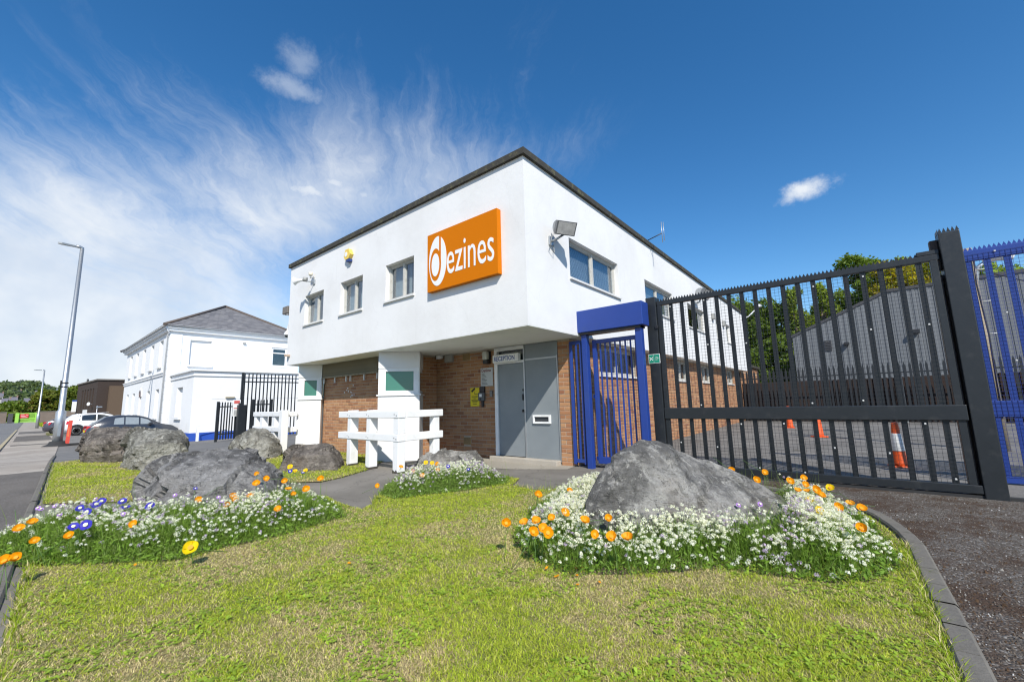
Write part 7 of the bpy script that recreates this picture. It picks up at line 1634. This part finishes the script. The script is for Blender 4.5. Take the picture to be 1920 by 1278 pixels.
# ------------------------------------------------------------------ loose chippings on the gravel, weeds along the kerbs
rng = np.random.default_rng(61); GP = [(0.33, 1.2), (5, 1.2), (5, 6.6), (-0.9, 6.6), (-0.2, 5.85), (0.12, 5.5), (0.33, 4.5)]
P = sample_poly(rng, GP, 42000, 3.0, 1.5); m_ = rng.random(len(P)) < 0.25+0.95*vnoise(P, 1.1, 12); P = P[m_]; n = len(P); s = rng.uniform(0.002, 0.0075, n)*(1+1.0*(rng.random(n) < 0.03))
base = np.array([(1, 0, -.6), (-.5, .87, -.6), (-.5, -.87, -.6), (0.1, 0.05, 0.75)]); T = base[None]*rng.uniform(0.6, 1.3, (n, 4, 3)); a = rng.uniform(0, 6.28, n); ca_, sa_ = np.cos(a), np.sin(a)
X = T[:, :, 0]*ca_[:, None]-T[:, :, 1]*sa_[:, None]; Y = T[:, :, 0]*sa_[:, None]+T[:, :, 1]*ca_[:, None]
V = np.stack([P[:, :1]+X*s[:, None], P[:, 1:]+Y*s[:, None], 0.006+s[:, None]*0.4+T[:, :, 2]*s[:, None]], 2).reshape(-1, 3)
F = (np.array([[0, 1, 3], [1, 2, 3], [2, 0, 3]])[None]+np.arange(n)[:, None, None]*4).reshape(-1, 3)
g = rng.random((n, 1)); c = np.where(g < 0.5, (0.12, 0.098, 0.078), np.where(g < 0.85, (0.075, 0.045, 0.024), (0.24, 0.225, 0.20)))*rng.uniform(0.6, 1.3, (n, 1)); c[rng.random(n) < 0.02] = (0.5, 0.49, 0.47)
tag(np_mesh('gravel', V, F, M_CHIP, np.repeat(c, 4, 0)), kind='stuff')
edge = []
def along(pts, k, off):
    pts = [np.array(p, float) for p in pts]
    for a, b_ in zip(pts, pts[1:]):
        m = max(1, int(np.linalg.norm(b_-a)*k)); f = rng.random((m, 1)); edge.append(a+(b_-a)*f+rng.normal(0, off, (m, 2)))
along([(0.21, 1.5), (0.21, 2.7), (0.21, 3.4), (0.195, 4.4)], 420, 0.014); along([(-3, ky(-3)+.08), (-6.6, ky(-6.6)+.08)], 260, 0.02); along([(-8.2, ky(-8.2)+.08), (-14.6, ky(-14.6)+.08)], 160, 0.03)
along([(-8.25, .55), (-7.4, 1.2)], 160, .03); along([(-4.5, 2.92), (-4.85, 3.2)], 200, .02); along([(-3.02, 5.15), (-3.05, 4.8), (-3.32, 4.52), (-3.77, 4.62)], 260, .02); along([(-7.9, 5.55), (-11.0, 5.55)], 120, .03); along([(-6.5, 3.3), (-6.6, 3.7), (-6.95, 4.4)], 160, .03); along([(-3.3, 6.62), (-2.3, 6.7)], 40, .04); along([(-7.0, 4.45), (-7.5, 4.6)], 120, .05)
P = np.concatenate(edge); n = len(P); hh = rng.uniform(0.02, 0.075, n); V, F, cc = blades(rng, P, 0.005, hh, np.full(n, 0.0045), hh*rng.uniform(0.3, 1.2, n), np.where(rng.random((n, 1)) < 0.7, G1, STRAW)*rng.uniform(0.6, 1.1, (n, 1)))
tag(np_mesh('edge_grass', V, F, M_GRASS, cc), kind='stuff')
P = sample_poly(rng, [(-74, 4.2), (-104, 4.9), (-104, 8), (-74, 6.3)], 9000); n = len(P); hh = rng.uniform(0.15, 0.5, n); V, F, cc = blades(rng, P, -0.62, hh, np.full(n, 0.05), hh*0.5, G1*rng.uniform(0.6, 1.2, (n, 1))); tag(np_mesh('verge_grass', V, F, M_GRASS, cc), kind='stuff')
# taller seed heads and wispy stalks over the right bed
P = np.concatenate([sample_poly(rng, [(-1.2, 5.3), (-0.2, 4.6), (-0.3, 5.4), (-0.9, 5.9)], 60), sample_poly(rng, [(-2.8, 3.7), (-2.4, 3.2), (-2.5, 4.4)], 30), sample_poly(rng, BED_M, 40), sample_poly(rng, BED_L, 60)]); n = len(P); hh = rng.uniform(0.25, 0.42, n)
V, F, cc = blades(rng, P, 0.01, hh, np.full(n, 0.004), rng.uniform(0.02, 0.16, n), np.array((0.2, 0.28, 0.08))*rng.uniform(0.7, 1.2, (n, 1))); tag(np_mesh('tall_stalks', V, F, M_BED, cc), kind='stuff')
